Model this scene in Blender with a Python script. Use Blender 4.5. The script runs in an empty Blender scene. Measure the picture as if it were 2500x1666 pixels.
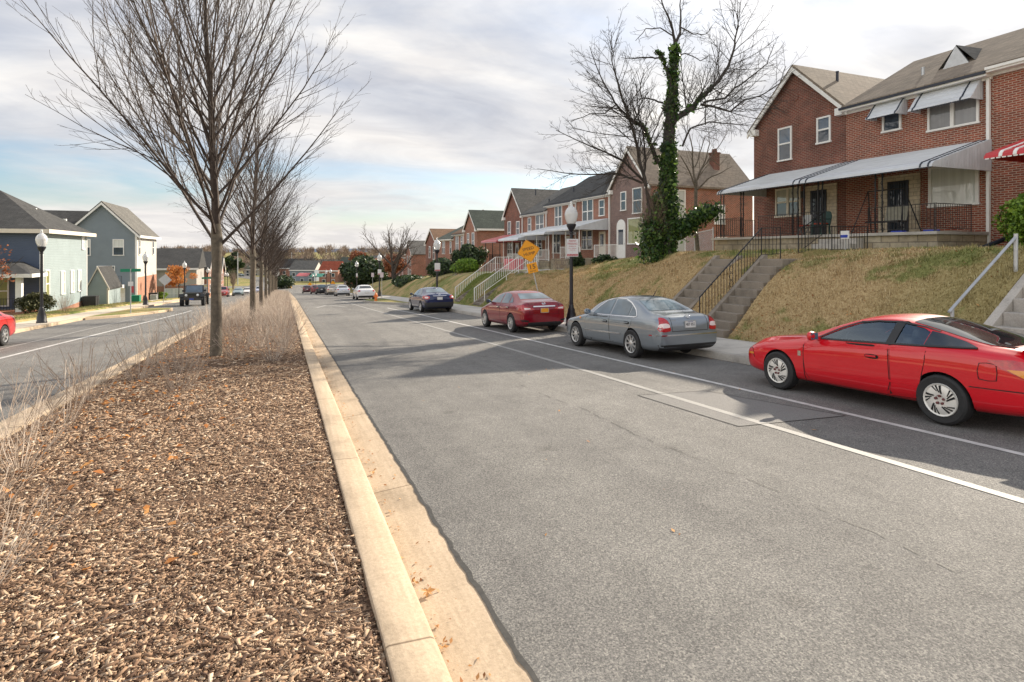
import bpy, bmesh, math, random
import numpy as np
from mathutils import Vector, Matrix, noise as mnoise
from mathutils.bvhtree import BVHTree
from mathutils.geometry import delaunay_2d_cdt
scene = bpy.context.scene
C = scene.collection
R = math.radians
# ------------------------------------------------------------------ camera
YAW = R(21.6)
cam = bpy.data.cameras.new("camera"); cam_o = bpy.data.objects.new("camera", cam); C.objects.link(cam_o)
cam.sensor_width = 36; cam.lens = 36*1400/2500; cam.shift_y = -218/2500
cam.clip_start = .05; cam.clip_end = 6000
cam_o.location = (0, 0, 0); cam_o.rotation_euler = (R(90), 0, -YAW)
scene.camera = cam_o
# ------------------------------------------------------------------ light
SUN_AZ, SUN_EL = R(66), R(26.9)          # azimuth from +Y towards +X
SV = Vector((math.sin(SUN_AZ)*math.cos(SUN_EL), math.cos(SUN_AZ)*math.cos(SUN_EL), math.sin(SUN_EL)))
sl = bpy.data.lights.new("sun", 'SUN'); so = bpy.data.objects.new("sun", sl); C.objects.link(so)
sl.energy = 4.5; sl.angle = R(.55); sl.color = (1, .89, .73)
so.rotation_euler = (-SV).to_track_quat('-Z', 'Y').to_euler(); so.location = (60, 30, 60)
w = bpy.data.worlds.new("World"); scene.world = w; w.use_nodes = True
nt = w.node_tree; N = nt.nodes; L = nt.links; N.clear()
def nd(t, **k):
    n = N.new(t)
    for a, b in k.items(): setattr(n, a, b)
    return n
sky = nd('ShaderNodeTexSky', sky_type='NISHITA', sun_disc=False, sun_elevation=SUN_EL, sun_rotation=SUN_AZ, air_density=1.0, dust_density=1.2, ozone_density=1.0)
tc = nd('ShaderNodeTexCoord'); sep = nd('ShaderNodeSeparateXYZ'); L.new(tc.outputs['Generated'], sep.inputs[0])
def M(op, a, b=None, c=None):
    n = nd('ShaderNodeMath', operation=op)
    for i, x in enumerate((a, b, c)):
        if x is None: continue
        if isinstance(x, (int, float)): n.inputs[i].default_value = x
        else: L.new(x, n.inputs[i])
    return n.outputs[0]
zz = M('ADD', M('MAXIMUM', sep.outputs[2], 0.0), .16)
cv = nd('ShaderNodeCombineXYZ'); L.new(M('DIVIDE', sep.outputs[0], zz), cv.inputs[0]); L.new(M('DIVIDE', sep.outputs[1], zz), cv.inputs[1])
def noise(vec, scale, det, rough, off=(0, 0, 0), dist=0.0):
    mp = nd('ShaderNodeMapping'); mp.inputs['Location'].default_value = off; L.new(vec, mp.inputs[0])
    mp.inputs['Rotation'].default_value = (0, 0, R(-35)); mp.inputs['Scale'].default_value = (.75, 1.15, 1)
    n = nd('ShaderNodeTexNoise'); n.inputs['Scale'].default_value = scale; n.inputs['Detail'].default_value = det
    n.inputs['Roughness'].default_value = rough; n.inputs['Distortion'].default_value = dist
    L.new(mp.outputs[0], n.inputs['Vector']); return n.outputs[0]
def ramp(f, pts):
    r = nd('ShaderNodeValToRGB'); e = r.color_ramp.elements
    while len(e) < len(pts): e.new(.5)
    for i, (p, c) in enumerate(pts): e[i].position = p; e[i].color = (c[0], c[1], c[2], 1)
    L.new(f, r.inputs[0]); return r.outputs[0]
def mixc(f, a, b, bt='MIX'):
    m = nd('ShaderNodeMix', data_type='RGBA', blend_type=bt)
    for i, x in ((0, f), (6, a), (7, b)):
        if isinstance(x, (int, float)): m.inputs[i].default_value = x
        elif isinstance(x, tuple): m.inputs[i].default_value = (*x, 1)
        else: L.new(x, m.inputs[i])
    return m.outputs[2]
dt = nd('ShaderNodeVectorMath', operation='DOT_PRODUCT'); L.new(tc.outputs['Generated'], dt.inputs[0]); dt.inputs[1].default_value = SV
near = M('POWER', M('MAXIMUM', dt.outputs['Value'], 0.0), 7.0)
band = ramp(sep.outputs[2], [(.02, (0, 0, 0)), (.085, (1, 1, 1)), (.13, (1, 1, 1)), (.22, (0, 0, 0))])
bandm = M('MULTIPLY', band, .17)
cn = M('SUBTRACT', noise(cv.outputs[0], .62, 6, .52, (3.1, 1.7, 0), .4), bandm)
cov = ramp(cn, [(.22, (0, 0, 0)), (.36, (.80, .80, .80)), (.48, (1, 1, 1))])
shade = noise(cv.outputs[0], 1.15, 6, .55, (7.3, 4.2, 2), .35)
ccol = ramp(shade, [(.34, (1.75, 2.35, 3.45)), (.48, (4.0, 4.3, 4.85)), (.60, (6.3, 6.2, 6.05))])
low = ramp(sep.outputs[2], [(0.0, (1, 1, 1)), (.34, (.30, .30, .30)), (.62, (0, 0, 0))])
ccol = mixc(low, ccol, (5.7, 5.45, 5.2))
wisp = ramp(noise(cv.outputs[0], 2.6, 6, .6, (1.3, 8.2, 5), .6), [(.38, (.90, .90, .92)), (.64, (1.07, 1.065, 1.06))])
ccol = mixc(1.0, ccol, wisp, 'MULTIPLY')
glow = mixc(1.0, ccol, mixc(near, (1, 1, 1), (1.32, 1.29, 1.22)), 'MULTIPLY')
blue = mixc(1.0, sky.outputs[0], (.92, .98, 1.06), 'MULTIPLY')
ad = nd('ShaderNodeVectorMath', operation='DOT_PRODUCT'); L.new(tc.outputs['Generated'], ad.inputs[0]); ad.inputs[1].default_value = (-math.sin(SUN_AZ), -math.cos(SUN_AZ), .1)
front = ramp(ad.outputs['Value'], [(0.02, (1, 1, 1)), (.55, (1.85, 1.76, 1.62))])      # clouds opposite the sun, out of view, boosted to add fill on shaded facades
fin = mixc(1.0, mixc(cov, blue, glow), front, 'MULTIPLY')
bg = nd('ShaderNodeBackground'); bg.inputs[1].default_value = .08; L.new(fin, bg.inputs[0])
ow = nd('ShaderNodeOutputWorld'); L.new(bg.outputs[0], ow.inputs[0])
scene.view_settings.view_transform = 'Standard'; scene.view_settings.look = 'None'
scene.view_settings.exposure = 1.02; scene.view_settings.gamma = 1
scene.cycles.max_bounces = 6; scene.cycles.transparent_max_bounces = 12
# ------------------------------------------------------------------ mesh helpers
class MB:
    def __init__(s): s.v = []; s.f = []; s.m = []
    def add(s, vs, fs, mi=0):
        o = len(s.v); s.v += [tuple(p) for p in vs]; s.f += [tuple(i+o for i in f) for f in fs]; s.m += [mi]*len(fs); return s
    def box(s, x0, x1, y0, y1, z0, z1, mi=0):
        v = [(x0, y0, z0), (x1, y0, z0), (x1, y1, z0), (x0, y1, z0), (x0, y0, z1), (x1, y0, z1), (x1, y1, z1), (x0, y1, z1)]
        return s.add(v, [(0, 3, 2, 1), (4, 5, 6, 7), (0, 1, 5, 4), (1, 2, 6, 5), (2, 3, 7, 6), (3, 0, 4, 7)], mi)
    def bar(s, a, b, wx, wz=None, mi=0):      # box bar between two points
        a = Vector(a); b = Vector(b); wz = wz or wx; d = (b-a).normalized()
        u = d.cross(Vector((0, 0, 1)));  u = u.normalized() if u.length > .01 else Vector((1, 0, 0)); n = u.cross(d)
        v = [p+u*i*wx/2+n*j*wz/2 for p in (a, b) for i, j in ((-1, -1), (1, -1), (1, 1), (-1, 1))]
        return s.add(v, [(0, 1, 2, 3), (7, 6, 5, 4), (0, 4, 5, 1), (1, 5, 6, 2), (2, 6, 7, 3), (3, 7, 4, 0)], mi)
    def tube(s, pts, rads, n=6, cap=True, mi=0):
        P = [Vector(p) for p in pts]
        if isinstance(rads, (int, float)): rads = [rads]*len(P)
        u = None; vs = []; fs = []
        for i, p in enumerate(P):
            d = (P[min(i+1, len(P)-1)]-P[max(i-1, 0)])
            d = d.normalized() if d.length > 1e-9 else Vector((0, 0, 1))
            if u is None: u = d.cross(Vector((.31, .87, .11))).normalized()
            else:
                u = u-d*u.dot(d); u = u.normalized() if u.length > 1e-6 else d.orthogonal().normalized()
            q = d.cross(u)
            for k in range(n):
                a = 2*math.pi*k/n; vs.append(p+(u*math.cos(a)+q*math.sin(a))*rads[i])
        for i in range(len(P)-1):
            for k in range(n):
                a = i*n+k; b = i*n+(k+1) % n; fs.append((a, b, b+n, a+n))
        if cap: fs.append(tuple(range(n))[::-1]); fs.append(tuple(range(len(P)*n-n, len(P)*n)))
        return s.add(vs, fs, mi)
    def lathe(s, prof, n=16, c=(0, 0, 0), axis='z', mi=0, cap=True):
        vs = []; fs = []
        for r, h in prof:
            for k in range(n):
                a = 2*math.pi*k/n; x, y = r*math.cos(a), r*math.sin(a)
                p = (x, y, h) if axis == 'z' else (h, x, y) if axis == 'x' else (y, h, x)
                vs.append((p[0]+c[0], p[1]+c[1], p[2]+c[2]))
        for i in range(len(prof)-1):
            for k in range(n):
                a = i*n+k; b = i*n+(k+1) % n; fs.append((a, b, b+n, a+n))
        if cap: fs.append(tuple(range(n))[::-1]); fs.append(tuple(range((len(prof)-1)*n, len(prof)*n)))
        return s.add(vs, fs, mi)
    def prism(s, poly, axis, a, b, mi=0):      # polygon in the two other axes, extruded a..b
        def P(p, t): return (t, p[0], p[1]) if axis == 'x' else (p[0], t, p[1]) if axis == 'y' else (p[0], p[1], t)
        n = len(poly); v = [P(p, a) for p in poly]+[P(p, b) for p in poly]
        f = [tuple(range(n))[::-1], tuple(range(n, 2*n))]+[(i, (i+1) % n, (i+1) % n+n, i+n) for i in range(n)]
        return s.add(v, f, mi)
    def sheet(s, rows, mi=0):                  # rows of points -> quads
        n = len(rows[0]); v = [p for r in rows for p in r]
        f = [(i*n+j, i*n+j+1, (i+1)*n+j+1, (i+1)*n+j) for i in range(len(rows)-1) for j in range(n-1)]
        return s.add(v, f, mi)
    def xf(s, mat):
        s.v = [tuple(mat @ Vector(p)) for p in s.v]; return s
    def mesh(s, name, mats):
        me = bpy.data.meshes.new(name); me.from_pydata(s.v, [], s.f)
        for m in (mats if isinstance(mats, (list, tuple)) else [mats]): me.materials.append(m)
        if any(s.m): me.polygons.foreach_set('material_index', s.m)
        return me
    def build(s, name, mats, parent=None, smooth=False, bevel=0, fix=True, **tags):
        me = s.mesh(name, mats)
        if fix and len(s.f) < 60000:
            bm = bmesh.new(); bm.from_mesh(me); bmesh.ops.recalc_face_normals(bm, faces=bm.faces); bm.to_mesh(me); bm.free()
        return link(name, me, parent, smooth, bevel, **tags)
def link(name, me, parent=None, smooth=False, bevel=0, label=None, cat=None, group=None, kind=None):
    if smooth:
        me.shade_smooth(); me.set_sharp_from_angle(angle=R(40))
    o = bpy.data.objects.new(name, me); C.objects.link(o); o.parent = parent
    if bevel:
        b = o.modifiers.new('bevel', 'BEVEL'); b.width = bevel; b.segments = 2; b.limit_method = 'ANGLE'; b.angle_limit = R(40)
    return tag(o, label, cat, group, kind)
def tag(o, label=None, cat=None, group=None, kind=None):
    if label: o['label'] = label
    if cat: o['category'] = cat
    if group: o['group'] = group
    if kind: o['kind'] = kind
    return o
def thing(name, label, cat, loc=(0, 0, 0), rot=(0, 0, 0), group=None, scale=1):
    o = bpy.data.objects.new(name, None); C.objects.link(o); o.location = loc; o.empty_display_size = .2
    o.rotation_euler = rot if isinstance(rot, (tuple, list)) else (0, 0, rot); o.scale = (scale,)*3
    return tag(o, label, cat, group)
def dup(root, loc, rot=(0, 0, 0), label=None, group=None, scale=None):
    def cp(o, par):
        c = o.copy(); C.objects.link(c); c.parent = par
        for ch in o.children: cp(ch, c)
        return c
    kids = root.children; r = root.copy(); C.objects.link(r)
    for ch in kids: cp(ch, r)
    r.location = loc; r.rotation_euler = rot if isinstance(rot, (tuple, list)) else (0, 0, rot)
    if label: r['label'] = label
    if group: r['group'] = group
    if scale: r.scale = (scale,)*3 if isinstance(scale, (int, float)) else scale
    return r
def ev(o):
    bpy.context.view_layer.update()
    return bpy.data.meshes.new_from_object(o.evaluated_get(bpy.context.evaluated_depsgraph_get()))
def text_mb(mb, body, size, mat, mi=0, sx=1):
    cu = bpy.data.curves.new('t', 'FONT'); cu.body = body; cu.size = size; cu.align_x = 'CENTER'; cu.align_y = 'CENTER'; cu.extrude = size*.02; cu.resolution_u = 2
    o = bpy.data.objects.new('t', cu); C.objects.link(o); me = ev(o)
    mb.add([mat @ Vector((v.co.x*sx, v.co.y, v.co.z)) for v in me.vertices], [tuple(p.vertices) for p in me.polygons], mi)
    bpy.data.objects.remove(o); bpy.data.curves.remove(cu); bpy.data.meshes.remove(me)
# ------------------------------------------------------------------ materials
class NT:
    def __init__(s, name):
        s.m = bpy.data.materials.new(name); s.m.use_nodes = True; s.t = s.m.node_tree; s.p = s.t.nodes['Principled BSDF']; s.out = s.t.nodes['Material Output']
        s.co = s.n('ShaderNodeTexCoord').outputs['Object']
    def n(s, t, **k):
        x = s.t.nodes.new(t)
        for a, b in k.items(): setattr(x, a, b)
        return x
    def l(s, a, b): s.t.links.new(a, b)
    def set(s, sock, x):
        if isinstance(x, (int, float)): sock.default_value = x
        elif isinstance(x, (tuple, list)): sock.default_value = (*x, 1) if len(x) == 3 and sock.type == 'RGBA' else x
        else: s.l(x, sock)
    def noise(s, scale, det=4, rough=.55, vec=None, dist=0):
        x = s.n('ShaderNodeTexNoise'); x.inputs['Scale'].default_value = scale; x.inputs['Detail'].default_value = det
        x.inputs['Roughness'].default_value = rough; x.inputs['Distortion'].default_value = dist; s.l(vec or s.co, x.inputs['Vector']); return x.outputs[0]
    def vor(s, scale, feat='F1', out='Distance', vec=None):
        x = s.n('ShaderNodeTexVoronoi', feature=feat); x.inputs['Scale'].default_value = scale; s.l(vec or s.co, x.inputs['Vector']); return x.outputs[out]
    def ramp(s, f, pts):
        r = s.n('ShaderNodeValToRGB'); e = r.color_ramp.elements
        while len(e) < len(pts): e.new(.5)
        for i, (p, c) in enumerate(pts):
            if isinstance(c, (int, float)): c = (c, c, c)
            e[i].position = p; e[i].color = (*c, 1)
        s.l(f, r.inputs[0]); return r.outputs[0]
    def mix(s, f, a, b, bt='MIX'):
        m = s.n('ShaderNodeMix', data_type='RGBA', blend_type=bt); s.set(m.inputs[0], f); s.set(m.inputs[6], a); s.set(m.inputs[7], b); return m.outputs[2]
    def math(s, op, a, b=0.0, c=0.0):
        m = s.n('ShaderNodeMath', operation=op)
        for i, x in enumerate((a, b, c)): s.set(m.inputs[i], x)
        return m.outputs[0]
    def xyz(s, vec=None):
        x = s.n('ShaderNodeSeparateXYZ'); s.l(vec or s.co, x.inputs[0]); return x.outputs
    def comb(s, x, y, z=0.0):
        c = s.n('ShaderNodeCombineXYZ')
        for i, a in enumerate((x, y, z)): s.set(c.inputs[i], a)
        return c.outputs[0]
    def mapv(s, scale, vec=None, loc=(0, 0, 0)):
        m = s.n('ShaderNodeMapping'); m.inputs['Scale'].default_value = scale; m.inputs['Location'].default_value = loc; s.l(vec or s.co, m.inputs[0]); return m.outputs[0]
    def island(s): return s.n('ShaderNodeNewGeometry').outputs['Random Per Island']
    def bump(s, h, dist=.01, st=1.0):
        b = s.n('ShaderNodeBump'); b.inputs['Distance'].default_value = dist; b.inputs['Strength'].default_value = st; s.l(h, b.inputs['Height']); s.l(b.outputs[0], s.p.inputs['Normal'])
    def fin(s, col=None, rough=None, metal=None, spec=None, coat=None):
        for k, x in (('Base Color', col), ('Roughness', rough), ('Metallic', metal), ('Specular IOR Level', spec), ('Coat Weight', coat)):
            if x is not None: s.set(s.p.inputs[k], x)
        if coat: s.p.inputs['Coat Roughness'].default_value = .04
        return s.m
def plain(name, c, rough=.6, metal=0, var=.15, scale=6, bump=0, spec=None, coat=None):
    s = NT(name); f = s.noise(scale, 5, .6)
    lo = tuple(x*(1-var) for x in c); hi = tuple(min(1, x*(1+var)) for x in c)
    if bump: s.bump(s.noise(scale*7, 3), bump)
    return s.fin(s.ramp(f, [(.3, lo), (.7, hi)]), rough, metal, spec, coat)
def brick(name, c1, c2, mort, bw=.215, rh=.075, stain=.25, ms=.011):
    s = NT(name); x = s.xyz(); v = s.comb(s.math('ADD', x[0], x[1]), x[2])
    b = s.n('ShaderNodeTexBrick'); s.l(v, b.inputs['Vector'])
    for k, a in (('Scale', 1), ('Mortar Size', ms), ('Mortar Smooth', .2), ('Brick Width', bw), ('Row Height', rh), ('Bias', .1)): b.inputs[k].default_value = a
    for k, a in (('Color1', c1), ('Color2', c2), ('Mortar', mort)): b.inputs[k].default_value = (*a, 1)
    st = s.ramp(s.noise(.55, 6, .65), [(.35, (1-stain,)*3), (.6, (1.0, 1.0, 1.0))])
    fine = s.ramp(s.noise(9, 4), [(.3, (.82, .82, .82)), (.7, (1.12, 1.1, 1.08))])
    s.bump(b.outputs['Fac'], -.006)
    return s.fin(s.mix(1, s.mix(1, b.outputs['Color'], st, 'MULTIPLY'), fine, 'MULTIPLY'), .85)
def siding(name, c, pitch=.115, var=.06):
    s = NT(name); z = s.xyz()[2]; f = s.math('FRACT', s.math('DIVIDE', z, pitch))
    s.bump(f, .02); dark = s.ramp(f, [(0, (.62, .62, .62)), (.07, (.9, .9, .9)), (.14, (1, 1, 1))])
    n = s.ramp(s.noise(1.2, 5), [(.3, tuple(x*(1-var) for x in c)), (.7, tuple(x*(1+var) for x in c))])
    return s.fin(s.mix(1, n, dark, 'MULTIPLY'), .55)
def shingle(name, c, var=.3):
    s = NT(name); x = s.xyz(); v = s.comb(s.math('ADD', x[0], x[1]), s.math('MULTIPLY', x[2], 1.0))
    b = s.n('ShaderNodeTexBrick'); s.l(v, b.inputs['Vector'])
    for k, a in (('Scale', 1), ('Mortar Size', .012), ('Brick Width', .33), ('Row Height', .085), ('Bias', 0)): b.inputs[k].default_value = a
    for k, a in (('Color1', tuple(y*(1-var*.5) for y in c)), ('Color2', tuple(y*(1+var*.5) for y in c)), ('Mortar', tuple(y*.6 for y in c))): b.inputs[k].default_value = (*a, 1)
    st = s.ramp(s.noise(.8, 6, .7), [(.3, (.75, .75, .75)), (.7, (1.15, 1.13, 1.1))])
    s.bump(b.outputs['Fac'], -.01)
    return s.fin(s.mix(1, b.outputs['Color'], st, 'MULTIPLY'), .92, spec=.2)
def glass(name, base=(.02, .025, .03), curtain=None, rough=.03, spec=.9):
    s = NT(name); col = base
    if curtain:
        x = s.xyz(); u = s.math('ADD', x[0], x[1]); fold = s.ramp(s.noise(7, 2, .5, s.comb(u, 0.0, 0.0)), [(.3, tuple(y*.78 for y in curtain)), (.7, curtain)]); col = fold
    else:
        col = s.ramp(s.noise(1.5, 2), [(.3, tuple(y*.6 for y in base)), (.7, tuple(y*1.5 for y in base))])
    return s.fin(col, rough, spec=spec)
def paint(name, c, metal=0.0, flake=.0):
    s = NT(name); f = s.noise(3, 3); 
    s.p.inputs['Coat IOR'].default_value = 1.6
    low_dark = s.ramp(s.xyz()[2], [(.14, .5), (.40, 1.0)])  # darkens the paint towards the bottom of the body
    return s.fin(s.mix(1, s.ramp(f, [(.3, tuple(x*.96 for x in c)), (.7, tuple(x*1.04 for x in c))]), low_dark, 'MULTIPLY'), .36 if metal else .4, metal, spec=.12, coat=1.0)
m = {}
m['asphalt'] = None
def mk_asphalt():
    s = NT('asphalt'); fine = s.noise(70, 4, .8); ag = s.vor(110, 'F1', 'Color'); big = s.noise(.35, 6, .6); med = s.noise(3.2, 5, .6)
    base = s.ramp(big, [(.3, (.150, .145, .138)), (.7, (.205, .198, .187))])
    sp = s.ramp(fine, [(.34, (.52, .52, .53)), (.5, (1, 1, 1)), (.64, (1.40, 1.38, 1.35))])
    bw = s.n('ShaderNodeRGBToBW'); s.l(ag, bw.inputs[0])
    sp2 = s.ramp(bw.outputs[0], [(.2, (.68, .68, .69)), (.55, (1, 1, 1)), (.85, (1.42, 1.40, 1.36))])
    tw = s.ramp(s.noise(.9, 5, .62, s.mapv((1.6, .07, 1))), [(.30, (.82, .82, .83)), (.62, (1.04, 1.04, 1.035))])
    c = s.mix(1, s.mix(1, base, sp, 'MULTIPLY'), s.ramp(med, [(.3, (.88, .88, .88)), (.7, (1.1, 1.1, 1.1))]), 'MULTIPLY')
    c = s.mix(1, s.mix(1, c, sp2, 'MULTIPLY'), tw, 'MULTIPLY')
    oil = s.ramp(s.math('ADD', s.vor(.9, 'F1', 'Distance'), s.math('MULTIPLY', s.noise(9, 4), .12)), [(.08, (.74, .735, .73)), (.19, (1, 1, 1))]); c = s.mix(1, c, oil, 'MULTIPLY')
    s.bump(s.math('ADD', fine, bw.outputs[0]), .006, .8); return s.fin(c, .85, spec=.3)
m['asphalt'] = mk_asphalt()
def mk_conc(name, c, joint=0, jaxis=1, off=0.0, streak=True):
    s = NT(name); n1 = s.noise(1.3, 6, .65); n2 = s.noise(40, 4, .7)
    col = s.mix(1, s.ramp(n1, [(.28, tuple(x*.66 for x in c)), (.48, c), (.75, tuple(min(1, x*1.12) for x in c))]), s.ramp(n2, [(.3, (.82, .81, .8)), (.7, (1.1, 1.1, 1.1))]), 'MULTIPLY')
    if streak: col = s.mix(1, col, s.ramp(s.noise(26, 4, .6, s.mapv((1, .05, .3))), [(.3, (.88, .87, .85)), (.65, (1.05, 1.05, 1.05))]), 'MULTIPLY')
    if joint:
        y = s.xyz()[jaxis]; f = s.math('ABSOLUTE', s.math('SUBTRACT', s.math('FRACT', s.math('DIVIDE', s.math('ADD', y, off), joint)), .5))
        col = s.mix(1, col, s.ramp(f, [(.5-.012/joint, (1, 1, 1)), (.5-.005/joint, (.3, .27, .24))]), 'MULTIPLY')
    s.bump(n2, .003); return s.fin(col, .85, spec=.25)
m['kerb'] = mk_conc('kerb_concrete', (.49, .385, .275), 3.05, off=.3)
m['gutter'] = mk_conc('gutter_concrete', (.49, .385, .275), 3.05, off=.85)
m['kerb_grey'] = mk_conc('grey_kerb_concrete', (.40, .375, .34), 3.05)
m['walk'] = mk_conc('pavement_concrete', (.50, .47, .425), 1.5, streak=False)
m['walk_warm'] = mk_conc('warm_pavement_concrete', (.58, .50, .40), 1.5, streak=False)
m['step'] = mk_conc('step_concrete', (.25, .215, .175), streak=False)
m['step_light'] = mk_conc('light_step_concrete', (.44, .41, .37), streak=False)
m['patch'] = plain('asphalt_patch', (.175, .168, .16), .85, var=.25, scale=60, bump=.004)
m['tar'] = plain('tar_seam', (.035, .033, .03), .7, var=.4, scale=30)
def mk_line():
    s = NT('road_paint'); n = s.noise(60, 4, .7); c = s.mix(s.ramp(s.math('ADD', s.math('MULTIPLY', n, .6), s.math('MULTIPLY', s.noise(2.5, 5, .7), .4)), [(.38, 1.0), (.50, 0.0)]), (.30, .29, .272), (.19, .185, .175)); return s.fin(c, .7)
m['line'] = mk_line(); m['line_bright'] = plain('whiter_road_paint', (.50, .49, .47), .7, var=.25, scale=5)  # brighter copy of the line paint, lightened because the parking line sits in shade
def mk_grass(name='grass_ground'):
    s = NT(name); big = s.noise(.30, 5, .6, dist=.6); med = s.noise(1.3, 6, .68); fi = s.noise(16, 6, .75)
    y = s.xyz()
    dry = s.ramp(s.math('ADD', s.math('MULTIPLY', big, .6), s.math('MULTIPLY', med, .5)), [(.475, 0.0), (.615, 1.0)])
    g = s.ramp(fi, [(.3, (.07, .10, .025)), (.55, (.15, .185, .05)), (.75, (.24, .25, .09))])
    d = s.ramp(fi, [(.28, (.22, .14, .06)), (.55, (.44, .32, .165)), (.78, (.60, .47, .28))])
    # the bank between pavement and terrace is mostly dead turf
    bank = s.math('MULTIPLY', s.ramp(y[0], [(0, 0.0)]), 1.0)
    xb = s.n('ShaderNodeMapRange'); s.l(y[0], xb.inputs[0]); xb.inputs[1].default_value = 13.6; xb.inputs[2].default_value = 15.6; xb.inputs[3].default_value = 1; xb.inputs[4].default_value = .12
    xa = s.n('ShaderNodeMapRange'); s.l(y[0], xa.inputs[0]); xa.inputs[1].default_value = 9.0; xa.inputs[2].default_value = 10.5; xa.inputs[3].default_value = 0; xa.inputs[4].default_value = 1
    ya = s.n('ShaderNodeMapRange'); s.l(y[1], ya.inputs[0]); ya.inputs[1].default_value = 26; ya.inputs[2].default_value = 36; ya.inputs[3].default_value = 1; ya.inputs[4].default_value = .15
    bk = s.math('MULTIPLY', s.math('MULTIPLY', xa.outputs[0], xb.outputs[0]), ya.outputs[0])
    f = s.math('MINIMUM', s.math('ADD', s.math('MULTIPLY', dry, .75), s.math('MULTIPLY', s.math('MULTIPLY', bk, s.math('ADD', dry, .35)), .75)), 1.0)
    yb_ = s.n('ShaderNodeMapRange'); s.l(y[1], yb_.inputs[0]); yb_.inputs[1].default_value = 7.4; yb_.inputs[2].default_value = 9.2; yb_.inputs[3].default_value = .62; yb_.inputs[4].default_value = 1; f = s.math('MULTIPLY', f, yb_.outputs[0])
    s.bump(fi, .03); return s.fin(s.mix(f, g, d), .95, spec=.1), None
m['grass'] = mk_grass()[0]
def mk_blade():
    s = NT('grass_blades'); r = s.island(); big = s.noise(.30, 5, .6, dist=.6); med = s.noise(1.3, 6, .68); x = s.xyz()
    dry = s.ramp(s.math('ADD', s.math('MULTIPLY', big, .6), s.math('MULTIPLY', med, .5)), [(.475, 0.0), (.615, 1.0)])
    xb = s.n('ShaderNodeMapRange'); s.l(x[0], xb.inputs[0]); xb.inputs[1].default_value = 13.6; xb.inputs[2].default_value = 15.6; xb.inputs[3].default_value = 1; xb.inputs[4].default_value = .1
    ya = s.n('ShaderNodeMapRange'); s.l(x[1], ya.inputs[0]); ya.inputs[1].default_value = 26; ya.inputs[2].default_value = 36; ya.inputs[3].default_value = 1; ya.inputs[4].default_value = .15
    f = s.math('MINIMUM', s.math('ADD', s.math('MULTIPLY', dry, .75), s.math('MULTIPLY', s.math('MULTIPLY', s.math('MULTIPLY', xb.outputs[0], ya.outputs[0]), s.math('ADD', dry, .35)), .75)), 1.0)
    yb_ = s.n('ShaderNodeMapRange'); s.l(x[1], yb_.inputs[0]); yb_.inputs[1].default_value = 7.4; yb_.inputs[2].default_value = 9.2; yb_.inputs[3].default_value = .62; yb_.inputs[4].default_value = 1; f = s.math('MULTIPLY', f, yb_.outputs[0])
    g = s.ramp(r, [(0, (.07, .105, .025)), (.6, (.16, .205, .05)), (1, (.27, .29, .10))])
    d = s.ramp(r, [(0, (.22, .145, .07)), (.5, (.47, .345, .18)), (1, (.66, .52, .32))])
    return s.fin(s.mix(f, g, d), .8, spec=.15)
m['blade'] = mk_blade()
def mk_mulch():
    s = NT('mulch_ground'); v = s.vor(38, 'F1', 'Color', s.mapv((1, 2.2, 1))); bw = s.n('ShaderNodeRGBToBW'); s.l(v, bw.inputs[0]); n = s.noise(70, 4, .7)
    c = s.ramp(s.math('ADD', s.math('MULTIPLY', bw.outputs[0], .7), s.math('MULTIPLY', n, .3)), [(.2, (.05, .03, .02)), (.5, (.15, .09, .058)), (.8, (.32, .21, .135))])
    s.bump(s.math('ADD', bw.outputs[0], n), .03); return s.fin(c, .9, spec=.2)
m['mulch'] = mk_mulch()
def mk_chip():
    s = NT('bark_chip'); r = s.island(); c = s.ramp(r, [(0, (.055, .029, .018)), (.2, (.125, .068, .04)), (.42, (.26, .158, .095)), (.7, (.41, .27, .17)), (.92, (.56, .41, .275)), (1, (.72, .58, .43))])
    return s.fin(s.mix(1, c, s.ramp(s.noise(60, 3, .6), [(.3, (.7, .7, .7)), (.7, (1.15, 1.15, 1.15))]), 'MULTIPLY'), .75, spec=.3)
m['chip'] = mk_chip()
def mk_leaf(name, cols, rough=.5, trans=0.0, spec=.4):
    s = NT(name); r = s.island(); n = len(cols); c = s.ramp(r, [(i/(n-1), x) for i, x in enumerate(cols)])
    if trans:
        s.fin(c, rough, spec=spec); t = s.n('ShaderNodeBsdfTranslucent'); s.set(t.inputs[0], c); mx = s.n('ShaderNodeMixShader'); mx.inputs[0].default_value = trans
        s.l(s.p.outputs[0], mx.inputs[1]); s.l(t.outputs[0], mx.inputs[2]); s.l(mx.outputs[0], s.out.inputs[0]); return s.m
    return s.fin(c, rough, spec=spec)
m['ivy'] = mk_leaf('ivy_leaf', [(.012, .03, .01), (.03, .07, .018), (.062, .128, .028), (.17, .26, .05)], .36, .35)
m['boxleaf'] = mk_leaf('hedge_leaf', [(.06, .12, .015), (.13, .23, .025), (.20, .33, .035), (.30, .42, .06)], .5, .3)
m['darkleaf'] = mk_leaf('dark_leaf', [(.012, .025, .012), (.028, .05, .02), (.05, .085, .03), (.085, .12, .04)], .5, .2)
m['yewleaf'] = mk_leaf('olive_leaf', [(.03, .038, .016), (.07, .075, .03), (.12, .115, .05)], .6, .2)
m['rustleaf'] = mk_leaf('rust_leaf', [(.13, .045, .025), (.25, .085, .04), (.36, .15, .06)], .7, .2)
m['orangeleaf'] = mk_leaf('orange_leaf', [(.35, .12, .03), (.55, .22, .06), (.7, .36, .12)], .7, .3)
m['deadleaf'] = mk_leaf('dead_leaf', [(.20, .075, .02), (.36, .15, .045), (.50, .26, .09), (.42, .20, .08)], .6)
m['bark'] = plain('bark', (.12, .098, .072), .9, var=.4, scale=9, bump=.01)
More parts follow.
